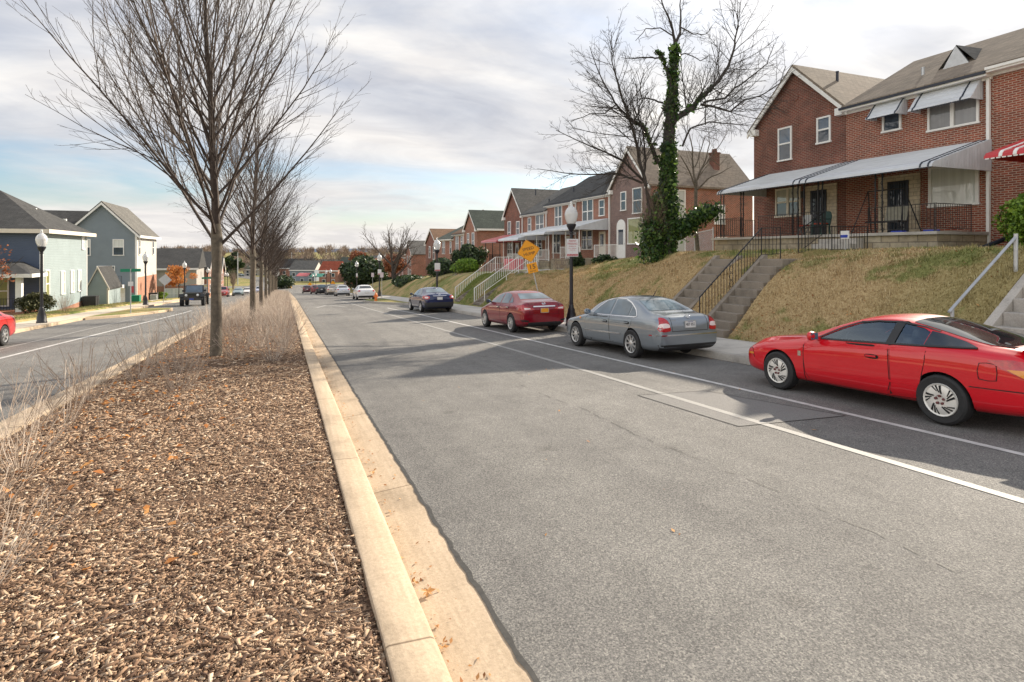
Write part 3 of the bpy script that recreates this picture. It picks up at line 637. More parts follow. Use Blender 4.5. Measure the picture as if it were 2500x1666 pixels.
def door(h, face, at, u0, u1, z0, z1, col='white', pane='glass', storm=False, arch=False, parent=None):
    F = P3(face, at); mb = MB()
    fbox(mb, F, u0, u1, 0, .05, z0, z1)
    if arch:
        n = 10; c = (u0+u1)/2; r = (u1-u0)/2
        vs = [F(c+r*math.cos(math.pi*i/n), d, z1+r*.95*math.sin(math.pi*i/n)) for d in (0, .05) for i in range(n+1)]
        mb.add(vs, [tuple(range(n+1)), tuple(range(n+1, 2*n+2))]+[(i, i+1, n+2+i, n+1+i) for i in range(n)])
    d = h.b(mb, 'door', m[col], parent)
    w_ = (u1-u0); mb = MB()
    if storm:
        fbox(mb, F, u0+.1, u1-.1, .051, .062, z0+.18, z0+.9); fbox(mb, F, u0+.1, u1-.1, .051, .062, z0+1.0, z1-.12); h.b(mb, 'pane', m[pane], d)
        sc = MB()                                                   # scrollwork bars of the security door
        for i in range(7): u = u0+.12+(w_-.24)*i/6; fbox(sc, F, u-.01, u+.01, .063, .085, z0+.1, z1-.08)
        for zc in (z0+.35, z0+.72, z0+1.25, z0+1.65):
            for q in (.3, .7):
                c = u0+w_*q; pts = [F(c+.11*math.cos(a*math.pi/6), .078, zc+.14*math.sin(a*math.pi/6)) for a in range(13)]; sc.tube(pts, .009, 4)
        fbox(sc, F, u0, u1, .063, .09, z0+.9, z0+1.0); h.b(sc, 'scroll_grille', m['darktrim'], d)
    else:
        fbox(mb, F, u0+.22*w_, u1-.22*w_, .051, .06, z0+.95, z1-.2); h.b(mb, 'pane', m[pane], d)
    hd = MB(); hd.lathe([(.0, 0), (.03, .01), (.03, .03), (0, .045)], 8); q = F(u0+.07, .05, z0+1.0); hd.v = [(q[0]+(-v[2] if face == '-x' else v[0]), q[1]+v[1], q[2]+v[0]) for v in hd.v]
    h.b(hd, 'handle', m['alu'], d); return d
def awning(h, xw, xf, y0, y1, zw, zf, drop, mat, stripe='darktrim', stripes=(), ends=(1, 1), parent=None, sw=.05):
    mb = MB(); t = .035
    top = [(xw, zw), (xf+.32, zf+.32*(zw-zf)/(xw-xf)*.9), (xf+.12, zf+.03), (xf+.03, zf-drop*.35), (xf, zf-drop)]
    (xa, za_), (xb, zb_) = top[0], top[1]; ns = max(4, int((xa-xb)/.16)); lip = .016; sm_top = list(top); run = [(xa, za_)]
    for i in range(1, ns+1):                                           # overlapping slats, each with a small lip
        f = i/ns; x, z = xa+(xb-xa)*f, za_+(zb_-za_)*f; run += [(x, z+lip), (x, z)] if i < ns else [(x, z)]
    top = run+sm_top[2:]
    bot = [(x+t*.8, z-t) for x, z in sm_top[::-1][1:-1]]; poly = top+[(xf+.03, zf-drop)]+bot+[(xw, zw-t)]
    mb.prism(poly, 'y', y0, y1)
    for e, y in zip(ends, (y0, y1)):
        if e:
            s_ = .02; a, b = (y-s_, y+s_); mb.prism([(xw, zw-.01)]+[(x, z-.004) for x, z in sm_top[1:]]+[(xw, zf-drop)], 'y', a, b)
    for yc in stripes:
        st = [(x-.006, z+.026) for x, z in sm_top]; mb.prism(st+[(x+.004, z-.004) for x, z in sm_top[::-1]], 'y', yc-sw/2, yc+sw/2, 1)
    for y in np.arange(y0+.07, y1-.06, .14):                         # scalloped lip
        mb.box(xf+.002, xf+.022, y-.05, y+.05, zf-drop-.035, zf-drop+.002, 1)
    return h.b(mb, 'awning', [m[mat], m[stripe]], parent)
def railing(mb, pts, hgt=.85, sp=.13, r=.011, low=.1, top=.022, post=None, scroll=False):
    for a, b in zip(pts, pts[1:]):
        a = Vector(a); b = Vector(b); n = max(1, int((b-a).length/sp)); up = Vector((0, 0, 1))
        mb.bar(a+up*hgt, b+up*hgt, top*1.4, top); mb.bar(a+up*low, b+up*low, top, top*.8)
        for i in range(n+1):
            p = a.lerp(b, i/n); rr = (post or r*2) if i in (0, n) else r
            mb.bar(p+up*(low if i not in (0, n) else -.12), p+up*(hgt+(.0 if i not in (0, n) else .02)), rr, rr)
    return mb
def house(name, label, y0, y1, zg, ze, zrg, wall='brick', roof='shingle', gable=None, xw=22, depth=8.5, group=None, fascia=True, down=None, trim='white', end_south=False):
    h = H(name, label, 'house', (xw, (y0+y1)/2, zg), group); e = .012 if gable else 0
    mb = MB(); mb.box(xw-e, xw+depth, y0+.004, y1-.004, zg-1.6, ze)
    if gable:
        c = (y0+y1)/2; mb.prism([(y0+.004, ze), (y1-.004, ze), (c, gable)], 'x', xw-e, xw+depth)
    else: mb.prism([(xw, ze), (xw+depth, ze), (xw+depth/2, zrg)], 'y', y0+.004, y1-.004)
    wl = h.b(mb, 'wall', m[wall])
    rf = MB(); th = .14
    if gable:
        c = (y0+y1)/2; sl_ = (gable-ze)/(y1-c); ov = .22
        for s_ in (-1, 1):
            ye = c+s_*((y1-y0)/2+ov); zE = ze-sl_*ov
            rf.prism([(c, gable+.01), (ye, zE+.01), (ye, zE+.01+th), (c, gable+.01+th)], 'x', xw-.24, xw+depth+.2)
    else:
        sl_ = (zrg-ze)/(depth/2); ov = .30
        for s_ in (-1, 1):
            xe = xw+depth/2+s_*(depth/2+ov); zE = ze-sl_*ov
            rf.prism([(xw+depth/2, zrg+.01), (xe, zE+.01), (xe, zE+.01+th), (xw+depth/2, zrg+.01+th)], 'y', y0, y1)
    ro = h.b(rf, 'roof', m[roof])
    if gable:                                                          # white rake boards and cornice returns
        tb = MB(); sl_ = (gable-ze)/((y1-y0)/2); c = (y0+y1)/2
        for s_ in (-1, 1):
            ye = c+s_*((y1-y0)/2+.22); zE = ze-sl_*.22
            tb.prism([(c, gable+.02), (ye, zE+.02), (ye, zE-.17), (c, gable-.2)], 'x', xw-.265, xw-.2)
            yb = y0 if s_ < 0 else y1; tb.box(xw-.26, xw+.3, min(yb, yb-s_*.34), max(yb, yb-s_*.34), ze-.32, ze-.02)
        h.b(tb, 'rake_board', m[trim])
    elif fascia:
        tb = MB(); tb.box(xw-.1, xw-.002, y0, y1, ze-.34, ze-.02); tb.box(xw-.40, xw-.1, y0, y1, ze-.26, ze-.12)
        h.b(tb, 'fascia', m[trim])
        gt = MB(); gt.box(xw-.46, xw-.38, y0, y1, ze-.19, ze-.10); h.b(gt, 'gutter', m['darktrim' if down else trim])
    if down is not None:
        d = MB(); d.box(xw-.13, xw-.03, down-.045, down+.045, zg, ze-.3); h.b(d, 'downpipe', m['white'])
    h.wall = wl; h.roof = ro; return h
def vent(h, x, y, z, hgt=.35, parent=None, mat='darktrim'):
    h.b(MB().lathe([(.06, -.2), (.06, hgt), (.075, hgt), (.075, hgt+.04), (0, hgt+.05)], 8, (x, y, z)), 'vent_pipe', m[mat], parent or h.roof)
def chimney(h, x, y, z0, z1, w_=.55, mat='brick_dark'):
    c = MB().box(x-w_/2, x+w_/2, y-w_/2, y+w_/2, z0, z1); c.box(x-w_/2-.05, x+w_/2+.05, y-w_/2-.05, y+w_/2+.05, z1, z1+.12)
    for s_ in (-.12, .12): c.lathe([(.1, z1+.1), (.09, z1+.38)], 8, (x, y+s_, 0))
    return h.b(c, 'chimney', m[mat], h.roof)
G1 = 'brick row houses above the bank'
# ------------------------------------------------------------------ first row: gable end, middle and next unit
a = house('row_house', 'weathered red brick end house with plain front gable next to the ivy tree', 17.3, 22.4, 0, 6.1, 8.5, 'brick_dark', 'shingle', 8.5, group=G1)
window(a, '-x', 21.988, 20.05, 20.85, 4.34, 5.88, 'glass', pane2='glass_blue'); window(a, '-x', 21.988, 18.0, 18.7, 4.8, 5.93, 'glass', pane2='glass_blue')
window(a, '-x', 21.988, 19.55, 21.0, 1.68, 3.0, 'glass', 1, pane2='blind', frame='cream')
ce = MB().box(21.94, 21.988, 17.7, 19.28, .66, 2.95); a.b(ce, 'stone_surround', m['formstone'])
door(a, '-x', 21.94, 18.18, 18.98, .66, 2.72, 'darktrim', storm=True)
vt = MB().lathe([(.17, 0), (.17, .02), (.12, .03), (0, .03)], 14, axis='x'); vt.v = [(21.985-v[0], 19.85+v[1], 7.15+v[2]) for v in vt.v]; a.b(vt, 'gable_vent', m['brick_dark'])
vent(a, 23.6, 19.0, 8.0, .25)
lm = MB().box(21.86, 21.985, 19.36, 19.46, 2.45, 2.75); a.b(lm, 'wall_lamp', m['iron'])
b = house('row_house', 'red brick middle house with two striped window awnings and a picture window', 11.9, 17.3, 0, 6.1, 8.4, 'brick', 'shingle', group=G1, down=11.99)
window(b, '-x', 22, 14.95, 15.7, 4.73, 5.55, 'glass', rail=False, pane2=None); window(b, '-x', 22, 12.3, 13.98, 4.43, 5.75, 'curtain', 1, rail=False)
window(b, '-x', 22, 12.3, 13.95, 1.66, 3.12, 'blind2', rail=False, fw=.11)
ce = MB().box(21.95, 21.998, 14.25, 15.85, .66, 2.95); b.b(ce, 'stone_surround', m['formstone'])
door(b, '-x', 21.95, 14.65, 15.45, .66, 2.72, 'darktrim', storm=True)
awning(b, 22, 21.35, 14.75, 15.95, 6.0, 5.32, .10, 'awn', stripes=(14.78, 15.9)); awning(b, 22, 21.3, 12.2, 14.25, 5.98, 5.25, .10, 'awn', stripes=(12.5, 14.1))
window(b, '-x', 22, 12.1, 12.85, .14, .62, 'glass', 1, rail=False)
vent(b, 23.3, 15.0, 6.9, .3, mat='alu')
dm = MB(); dm.add([(23.3, 13.25, 6.82), (23.3, 14.35, 6.82), (23.3, 13.8, 7.72), (25.1, 13.8, 7.80), (23.3, 13.15, 6.95), (23.3, 14.45, 6.95)], [(4, 2, 3), (5, 3, 2)]); dd_ = b.b(dm, 'dormer', m['shingle_grey'], b.roof); b.b(MB().prism([(13.25, 6.75), (14.35, 6.75), (13.8, 7.68)], 'x', 23.26, 23.34), 'dormer_front', m['alu'], dd_)
c = house('row_house', 'red brick house at the photo edge with a red and white porch awning', 5.0, 11.9, .05, 6.2, 8.5, 'brick', 'shingle', group=G1)
awning(c, 22, 19.0, 5.6, 10.5, 3.75, 2.86, .14, 'awn_red', 'white', (5.9, 9.75, 10.1), sw=.09); window(c, '-x', 22, 8.2, 9.8, 4.4, 5.8, 'curtain', 1)
window(c, '-x', 22, 8.0, 9.6, 1.6, 3.0, 'blind2'); door(c, '-x', 22, 6.4, 7.3, .66, 2.7, 'white')
# porch shared by the first two houses
h = H('front_porch', 'raised stone porch with black iron rails under a long pale awning', 'porch', (19.3, 17, 0))
pb = MB().box(19.34, 21.93, 12.0, 22.2, -.5, .56); h.b(pb, 'base_wall', m['block'])
h.b(MB().box(19.22, 21.94, 11.95, 22.3, .56, .66), 'floor', m['step_light'])
st = MB()
for i in range(3): st.box(19.33-.36*(3-i), 19.33-.36*(2-i), 14.5, 16.1, -.3, .50-.19*(2-i)-.02)
h.b(st, 'steps', m['step_light'], bevel=.012)
aw = awning(h, 21.98, 18.95, 11.95, 21.6, 3.78, 2.84, .14, 'awn', stripes=(12.05, 12.3, 16.65, 16.95, 17.25, 21.35, 21.5))
for yp in (21.9, 21.7, 20.6, 20.45, 17.7, 17.45, 17.15, 14.75-.15+1.9, 16.3, 14.15, 13.9):
    x = 19.45; pm = MB(); pm.bar((x, yp, .66), (x, yp, 2.84), .035)
    if True:
        n = 9
        for i in range(n): z0 = .66+2.1*i/n; pm.bar((x, yp, z0), (x, yp+(.06 if i % 2 else -.06), z0+1.05/n), .012); pm.bar((x, yp+(.06 if i % 2 else -.06), z0+1.05/n), (x, yp, z0+2.1/n), .012)
    h.b(pm, 'post', m['iron'])
for seg in ([(19.42, 22.15, .66), (19.42, 20.5, .66)], [(19.42, 19.5, .66), (19.42, 16.2, .66)], [(19.42, 14.4, .66), (19.42, 12.15, .66)], [(19.42, 22.15, .66), (21.8, 22.15, .66)], [(19.42, 12.1, .66), (21.2, 12.1, .66)]):
    h.b(railing(MB(), seg, .9, .115), 'railing', m['iron'])
h.b(railing(MB(), [(19.42, 16.15, .66), (18.2, 16.15, -.02)], .9, .16), 'stair_rail', m['iron'])
# things standing on the porch and in the yard
def chair_thing():
    t = H('porch_chair', 'green moulded plastic armchair with a red cushion on the porch', 'chair', (20.2, 17.0, .66)); x, y, z = 20.2, 17.0, .66
    t.b(MB().box(x-.24, x+.22, y-.24, y+.24, z+.40, z+.44), 'seat', m['green_plastic'], bevel=.015)
    bk = MB(); rows = [[(x+.22+.14*k/4, y+(.26 - .0*k)*math.sin(math.pi*(i/8-.5))*(1 if k < 3 else .95 if k == 3 else .7), z+.42+.13*k+(.05*math.cos(math.pi*(i/8-.5)) if k == 4 else 0)) for i in range(9)] for k in range(5)]; bk.sheet(rows)
    o = t.b(bk, 'backrest', m['green_plastic']); md = o.modifiers.new('s', 'SOLIDIFY'); md.thickness = .02
    for i in (-1, 1):
        for j in (-1, 1): t.b(MB().bar((x+.2*i+.03*i, y+.23*j, z), (x+.2*i, y+.22*j, z+(.42 if i > 0 else .64)), .045), 'leg', m['green_plastic'])
        t.b(MB().bar((x-.23, y+.25*i, z+.64), (x+.27, y+.25*i, z+.66), .06, .03), 'armrest', m['green_plastic'])
    t.b(MB().box(x-.2, x+.18, y-.2, y+.2, z+.44, z+.50), 'cushion', m['red_cloth'], bevel=.02)
m['green_plastic'] = plain('green_plastic', (.01, .055, .045), .4); m['red_cloth'] = plain('red_cloth', (.42, .06, .03), .9); m['tan_cloth'] = plain('tan_canvas', (.30, .29, .24), .9); m['blue_plastic'] = plain('blue_plastic', (.02, .05, .4), .4)
chair_thing()
t = H('porch_swing', 'dark framed porch swing with beige seat before the picture window house', 'swing', (20.6, 14.6, .66)); x, y, z = 20.6, 14.6, .66
for s_ in (-1, 1):
    f = MB(); f.tube([(x-.55, y+s_*.95, z), (x, y+s_*.68, z+1.62), (x+.55, y+s_*.95, z)], .022, 6); t.b(f, 'frame_leg', m['iron'])
t.b(MB().tube([(x, y-.7, z+1.62), (x, y+.7, z+1.62)], .022, 6), 'top_bar', m['iron'])
t.b(MB().box(x-.25, x+.25, y-.62, y+.62, z+.42, z+.47), 'seat', m['iron']); t.b(MB().prism([(x+.22, z+.45), (x+.36, z+1.0), (x+.40, z+.98), (x+.26, z+.43)], 'y', y-.6, y+.2), 'backrest', m['tan_cloth'])
for s_ in (-1, 1): t.b(MB().bar((x, y+s_*.64, z+.45), (x, y+s_*.66, z+1.6), .012), 'hanger', m['iron'])
t = H('folding_chair', 'pale blue folding chair half hidden behind the porch stair rail', 'chair', (20.4, 18.0, .66)); x, y, z = 20.4, 18.0, .66
t.b(MB().box(x-.2, x+.2, y-.2, y+.2, z+.42, z+.46), 'seat', m['red_cloth']); t.b(MB().box(x+.19, x+.22, y-.22, y+.22, z+.5, z+.9), 'backrest', m['alu'])
for i in (-1, 1):
    for j in (-1, 1): t.b(MB().bar((x+.2*i, y+.2*j, z), (x-.12*i, y+.2*j, z+.45), .025), 'leg', m['alu'])
for xx, yy, lb in ((19.7, 13.5, 'blue plastic tray on the porch floor by the swing'), (19.6, 12.35, 'flat blue plastic lid at the end of the porch floor')):
    o = MB().box(xx-.12, xx+.12, yy-.2, yy+.2, .66, .72).build('plastic_tray', m['blue_plastic'], bevel=.02, label=lb, cat='tray')
# drain hose and low edging in front of the porch
o = MB().tube([(19.2, 15.6, .02), (18.95, 14.2, .03), (18.9, 12.8, .02), (19.2, 11.5, .03), (19.9, 11.0, .14), (20.9, 10.75, .50), (21.6, 10.7, .62)], [.05]*3+[.07]*4, 8).build('drain_hose', m['darktrim'], smooth=True, label='black corrugated drain hose lying along the porch foot', cat='hose')
# yard sign on the little fence and iron fence along the walk
def rail_thing(name, label, pts, mat='iron', hgt=.9, sp=.14, cat='railing', r=.012, post=None, scroll=None, low=.1, top=.022, group=None):
    P = [Vector(p) for p in pts]; hh = H(name, label, cat, P[0], group)
    tr = MB(); pk = MB(); po = MB(); up = Vector((0, 0, 1))
    for a_, b_ in zip(P, P[1:]):
        tr.bar(a_+up*hgt, b_+up*hgt, top*1.6, top); tr.bar(a_+up*low, b_+up*low, top, top*.8); n = max(1, int((b_-a_).length/sp))
        for i in range(1, n): p = a_.lerp(b_, i/n); pk.bar(p+up*low, p+up*hgt, r, r)
    hh.b(tr, 'handrail', m[mat]); o = hh.b(pk, 'pickets', m[mat])
    for p in P: hh.b(MB().bar(p-up*.15, p+up*(hgt+.02), post or r*2), 'post', m[mat])
    if scroll:
        sc = MB(); p = P[0].lerp(P[1], scroll)
        for q in range(3):
            z0 = .25+.22*q; sc.tube([p+up*(z0+.1*math.sin(t_*.6))+Vector((.07*math.cos(t_*.6), 0, 0)) for t_ in range(11)], .009, 4)
        hh.b(sc, 'scroll', m[mat])
    return hh
def gz(x, y): return zt(x, y)
Y0, Y1 = 12.3, 13.15
def steps(label, x0, x1, ya, yb, n, mat='step', cheeks=(1, 1), top=0, grp='concrete steps up the bank', foot=None):
    za = zr((ya+yb)/2)+.15; zb = lerp((ya+yb)/2, ZC)+.02; h = H('garden_steps', label, 'steps', (x0, (ya+yb)/2, za), grp)
    mb = MB(); dx = (x1-x0)/n; dz = (zb-za)/n
    for i in range(n): mb.box(x0+dx*i, x1+.05, ya, yb, za-.4 if i == 0 else za+dz*i-.02, za+dz*(i+1))
    h.b(mb, 'treads', m[mat], bevel=.012)
    for s_, y in zip(cheeks, (ya, yb)):
        if s_:
            w0, w1 = (y-.16, y-.004) if y == ya else (y+.004, y+.16)
            h.b(MB().prism([(x0-.12, za-.4), (x1+.1, za-.4), (x1+.1, zb+.12), (x1, zb+.12), (x0, za+dz+.04), (x0-.12, za+dz*.6)], 'y', w0, w1), 'side_wall', m[mat], bevel=.01)
    if top: h.b(MB().box(x1+.05, x1+top, ya, yb, zb-.3, zb-.004), 'landing', m[mat])
    return h, za, zb
_, za, zb = steps('grey concrete steps with black iron handrail leading to the shared porch', 11.0, 13.35, Y0, Y1, 10, top=5.2, cheeks=(0, 1))
rail_thing('iron_handrail', 'black iron handrail with scroll beside the concrete steps', [(11.05, 13.3, za+.15), (13.35, 13.3, zb+.02), (14.1, 13.3, zb+.05)], scroll=.5)
rail_thing('iron_fence', 'low black iron fence along the walk in front of the porch', [(14.9, 13.35, -.12), (16.4, 13.4, -.03), (18.3, 13.6, .0)], hgt=.85)
t = H('yard_sign', 'small blue and white security sign fixed to the low iron fence', 'sign', (17.0, 13.4, .3)); t.b(MB().box(16.95, 17.0, 13.25, 13.55, .42, .68), 'panel', m['white'])
t.b(MB().box(16.94, 16.949, 13.27, 13.53, .46, .55), 'blue_band', m['blue_plastic']); t.b(MB().bar((17.02, 13.4, -.1), (17.02, 13.4, .45), .02), 'stake', m['alu'])
steps('narrow grey concrete steps behind the grey sedan without handrail', 11.0, 13.5, 14.45, 15.35, 9, top=1.5)
_, zs, ze_ = steps('pale concrete steps with thick side wall at the photo edge', 10.95, 13.6, 4.75, 6.25, 9, 'step_light', top=3)
t = H('pipe_handrail', 'bare galvanised pipe handrail beside the pale steps at the photo edge', 'handrail', (10.9, 6.55, zs))
t.b(MB().tube([(10.86, 6.55, -1.06), (12.83, 6.55, .30)], .026, 8), 'rail', m['alu']); t.b(MB().tube([(12.8, 6.55, -.6), (12.8, 6.55, .34)], .034, 8), 'post', m['alu']); t.b(MB().tube([(10.95, 6.55, -2.1), (10.95, 6.55, -1.0)], .03, 8), 'post', m['alu'])
# white railed steps farther on
_, z1, z2 = steps('concrete steps with white picket rails leading to the red awning house', 10.95, 14.0, 37.0, 38.1, 10)
rail_thing('white_railing', 'white picket railing up the farther of the two railed steps', [(10.95, 38.3, z1+.1), (13.9, 38.3, z2+.1), (14.9, 38.3, z2+.1)], 'white', .95, .15, r=.022, post=.05, top=.035)
_, z1, z2 = steps('concrete steps with white picket rail behind the tilted yellow sign', 10.95, 14.0, 32.7, 33.8, 10)
rail_thing('white_railing', 'white picket railing with two grey panels beside the nearer railed steps', [(10.95, 34.0, z1+.1), (13.9, 34.0, z2+.1), (15.2, 34.0, z2+.1)], 'white', .95, .15, r=.022, post=.05, top=.035)
rail_thing('white_railing', 'short white pipe railing at the top of the nearer railed steps', [(11.1, 32.5, z1+.15), (13.9, 32.5, z2+.05)], 'white', .8, 1.4, r=.03, post=.04)
_, z1, z2 = steps('old concrete steps with iron rail beyond the blue sedan', 10.8, 13.7, 46.6, 47.6, 9)
rail_thing('iron_handrail', 'thin dark handrail of the old steps beyond the blue sedan', [(10.9, 47.8, z1+.1), (13.7, 47.8, z2+.1), (15, 47.8, z2+.1)], hgt=.85, sp=.3)
# walks at the top of the far steps
for ya, yb in ((37.0, 38.1), (32.7, 33.8)):
    MB().sheet([[(x, ya, zt(x, (ya+yb)/2)+.05), (x, yb, zt(x, (ya+yb)/2)+.05)] for x in (14.0, 15, 16, 17, 18, 19.4)]).build('path', m['step_light'], kind='structure', label='concrete garden path between steps and porch', cat='path')
# chain link fence between the rows
h = H('chain_link_fence', 'galvanised chain link fence between the end house and the purple brick house', 'fence', (19.5, 24, -.3))
pts = [(19.6, 22.6), (19.9, 24.3), (20.3, 27.0), (20.9, 30.2)]; mesh_ = MB(); rl = MB()
for (xa, ya), (xb, yb) in zip(pts, pts[1:]):
    A = Vector((xa, ya, gz(xa, ya)+.05)); B = Vector((xb, yb, gz(xb, yb)+.05)); Ln = (B-A).length; up = Vector((0, 0, 1)); hg = 1.25
    rl.tube([A+up*hg, B+up*hg], .022, 6); n = int(Ln/.085)
    for i in range(-14, n+1):
        for sg in (0, 1):
            u0, u1 = i/n, (i+hg/.085)/n; z0, z1_ = (0, hg) if not sg else (hg, 0)
            if u0 < 0: z0 += (z1_-z0)*(-u0)/(u1-u0); u0 = 0
            if u1 > 1: z1_ = z0+(z1_-z0)*(1-u0)/(u1-u0); u1 = 1
            if u1 > u0: mesh_.tube([A.lerp(B, u0)+up*z0, A.lerp(B, u1)+up*z1_], .0045, 3, False)
h.b(mesh_, 'mesh', m['alu']); h.b(rl, 'top_rail', m['alu'])
for xa, ya in pts: h.b(MB().tube([(xa, ya, gz(xa, ya)-.2), (xa, ya, gz(xa, ya)+1.4)], .035, 8), 'post', m['alu'])
# ------------------------------------------------------------------ second row
def porch(h, y0, y1, zg, zf, aw=None, rail='white', xf=19.6, depth_d=None, steps_at=None, base='block', stripes=()):
    p = h.b(MB().box(xf, 21.93, y0+.05, y1-.05, zg-.8, zf), 'porch', m[base])
    h.b(railing(MB(), [(xf+.08, y0+.15, zf), (xf+.08, y1-1.6, zf)], .9, .15, r=.02, top=.035, post=.05), 'railing', m[rail], p)
    if steps_at:
        s_ = MB(); n = max(2, int((zf-zg)/.19))
        for i in range(n): s_.box(xf-.3*(n-i), xf-.3*(n-1-i), steps_at-.6, steps_at+.6, zg-.3, zg+(zf-zg)*(i+1)/(n+1))
        h.b(s_, 'steps', m['step_light'], p); h.b(railing(MB(), [(xf-.05, steps_at-.62, zf), (xf-.3*n, steps_at-.62, zg)], .85, .2, r=.02, top=.035), 'stair_rail', m[rail], p)
    if aw:
        awning(h, 21.97, 19.2, y0+.1, y1-.1, zf+3.0, zf+2.3, .16, aw, stripe='awn' if aw != 'awn' else 'white', stripes=stripes, ends=(1, 1), parent=p)
        for y in (y0+.3, (y0+y1)/2, y1-.3): h.b(MB().bar((xf+.1, y, zf), (xf+.1, y, zf+2.35), .06), 'post', m[rail], p)
    return p
def row2win(h, y0, y1, z0, z1, n=1, pane='glass', xw=22.0): window(h, '-x', xw, y0, y1, z0, z1, pane, n-1)
h = house('row_house', 'purple grey brick end house with arched white door behind the ivy tree', 31.2, 36.1, -1.2, 4.45, 7.2, 'brick_purple', 'shingle', 7.1, group=G1)
door(h, '-x', 21.988, 34.1, 35.2, -.45, 1.75, 'white', arch=True); window(h, '-x', 21.988, 32.0, 33.8, .55, 2.3, 'olive_glass', rail=False, frame='white')
row2win(h, 34.0, 34.7, 2.9, 4.2, xw=21.988); row2win(h, 32.1, 33.2, 2.6, 4.3, xw=21.988); chimney(h, 28.3, 32.5, 4.6, 6.9, .48)
porch(h, 31.4, 36.0, -1.2, -.45)
wl = MB().box(22, 30.48, 31.16, 31.2, -2.6, 4.4); h.b(wl, 'side_wall', m['brick'])
for (xa, xb, za_, zb_, pn) in ((23.6, 24.7, 2.2, 4.1, 'blind'), (27.1, 28.0, 1.9, 3.2, 'blind2'), (27.2, 28.2, -1.1, 1.0, 'blind'), (23.7, 24.7, -1.0, .9, 'glass')): window(h, '-y', 31.16, xa, xb, za_, zb_, pn, pane2='blind')
h = house('row_house', 'brick house with white rails under a scalloped grey awning', 36.1, 41.3, -1.3, 4.35, 6.9, 'brick', 'shingle_dark', group=G1, down=36.15)
porch(h, 36.3, 41.2, -1.3, -.55, 'awn', stripes=(38.6, 38.8)); row2win(h, 36.9, 37.7, 2.7, 3.9); row2win(h, 38.6, 40.3, 2.2, 4.1, 2); door(h, '-x', 22, 36.8, 37.7, -.55, 1.5, 'cream'); row2win(h, 38.7, 40.4, .2, 1.7, 2, 'glass')
chimney(h, 26.3, 37.8, 6.4, 7.6, .7)
dsh = MB().lathe([(0, 0), (.18, .03), (.33, .10)], 14, cap=False); dsh.xf(Matrix.Translation((26.2, 36.9, 7.5)) @ Matrix.Rotation(1.1, 4, 'Y')); dsh.bar((26.2, 36.9, 6.9), (26.25, 36.9, 7.5), .05); h.b(dsh, 'satellite_dish', m['blackplastic'], h.roof)
dm = MB(); dm.add([(23.3, 38.2, 5.2), (23.3, 39.2, 5.2), (23.4, 38.7, 6.0), (25.2, 38.7, 6.05), (24.6, 38.15, 5.75), (24.6, 39.25, 5.75)], [(0, 1, 2), (0, 2, 3, 4), (1, 5, 3, 2)]); h.b(dm, 'dormer', m['shingle_dark'], h.roof)
h = house('row_house', 'brick house under the second grey awning with double upper windows', 41.3, 46.9, -1.5, 4.25, 6.8, 'brick', 'shingle_dark', group=G1, down=41.35)
porch(h, 41.5, 46.7, -1.5, -.75, 'awn', steps_at=44.0, stripes=(44,)); row2win(h, 43.9, 45.3, 2.0, 4.0, 2); row2win(h, 41.9, 42.7, 2.6, 3.9); row2win(h, 44.2, 45.8, -.1, 1.6, 2); door(h, '-x', 22, 42.2, 43.1, -.75, 1.3, 'white'); vent(h, 23.4, 44.5, 5.2, .35)
h = house('row_house', 'lower brick house between grey awnings and the faded red awning', 46.9, 52.5, -1.9, 3.75, 6.3, 'brick', 'shingle_grey', group=G1, down=47.0)
porch(h, 47.1, 52.3, -1.9, -1.1, 'awn'); row2win(h, 47.6, 49.4, 1.6, 3.5, 2); row2win(h, 50.5, 51.3, 2.0, 3.3); row2win(h, 48, 49.6, -.4, 1.2, 2); door(h, '-x', 22, 50.6, 51.5, -1.1, .95, 'white'); vent(h, 23.4, 49.5, 4.7, .3)
h = house('row_house', 'brick end house with front gable and faded red porch awning', 52.5, 57.8, -2.1, 3.7, 6.4, 'brick_dark', 'shingle_grey', 6.45, group=G1, down=52.6)
row2win(h, 53.4, 54.3, 1.6, 3.1, xw=21.988); row2win(h, 55.8, 56.7, .9, 3.2, xw=21.988); porch(h, 52.7, 57.6, -2.1, -1.2, 'awn_maroon', rail='iron', base='brick', stripes=()); vent(h, 24, 54, 6.0, .35)
door(h, '-x', 21.988, 53.6, 54.5, -1.2, .9, 'white'); row2win(h, 55.2, 56.8, -.5, 1.0, 2, xw=21.988)
pk = MB(); pk.box(15.6, 16.4, 39.0, 41.2, -1.35, -.55); pk.build('covered_chair', plain('pink_cloth', (.55, .13, .15), .8), label='pinkish red cover over yard furniture behind the white railing', cat='cover', bevel=.06)
# ------------------------------------------------------------------ third and fourth rows
h = house('row_house', 'brick end house with big green grey roof and plain side wall', 67.3, 72.6, -2.9, 2.85, 5.2, 'brick', 'shingle_green', 5.2, group=G1, depth=9.5)
row2win(h, 68.2, 69.3, .3, 2.4, xw=21.988); row2win(h, 70.4, 71.3, .7, 2.4, xw=21.988); row2win(h, 68.0, 69.4, -2.2, -.4, xw=21.988); door(h, '-x', 21.988, 70.2, 71.3, -2.5, -.3, 'white', arch=True)
g2 = MB().box(21.9, 31.7, 66.9, 67.1, 2.62, 2.85); h.b(g2, 'fascia', m['white'])
h = house('row_house', 'brick house with arched white doorway beside the green roofed end house', 72.6, 77.8, -3.2, 2.5, 4.7, 'brick', 'shingle_brown', group=G1, down=72.7)
row2win(h, 73.3, 74.2, .6, 2.1); row2win(h, 75.2, 76.8, .1, 2.2, 2); door(h, '-x', 22, 75.6, 76.7, -2.8, -.4, 'cream', arch=True); chimney(h, 25.4, 75, 4, 5.4)
h = house('row_house', 'plain brick house with a lower eave and two windows down the hill', 77.8, 87.2, -3.6, 1.9, 4.0, 'brick', 'shingle_green', group=G1)
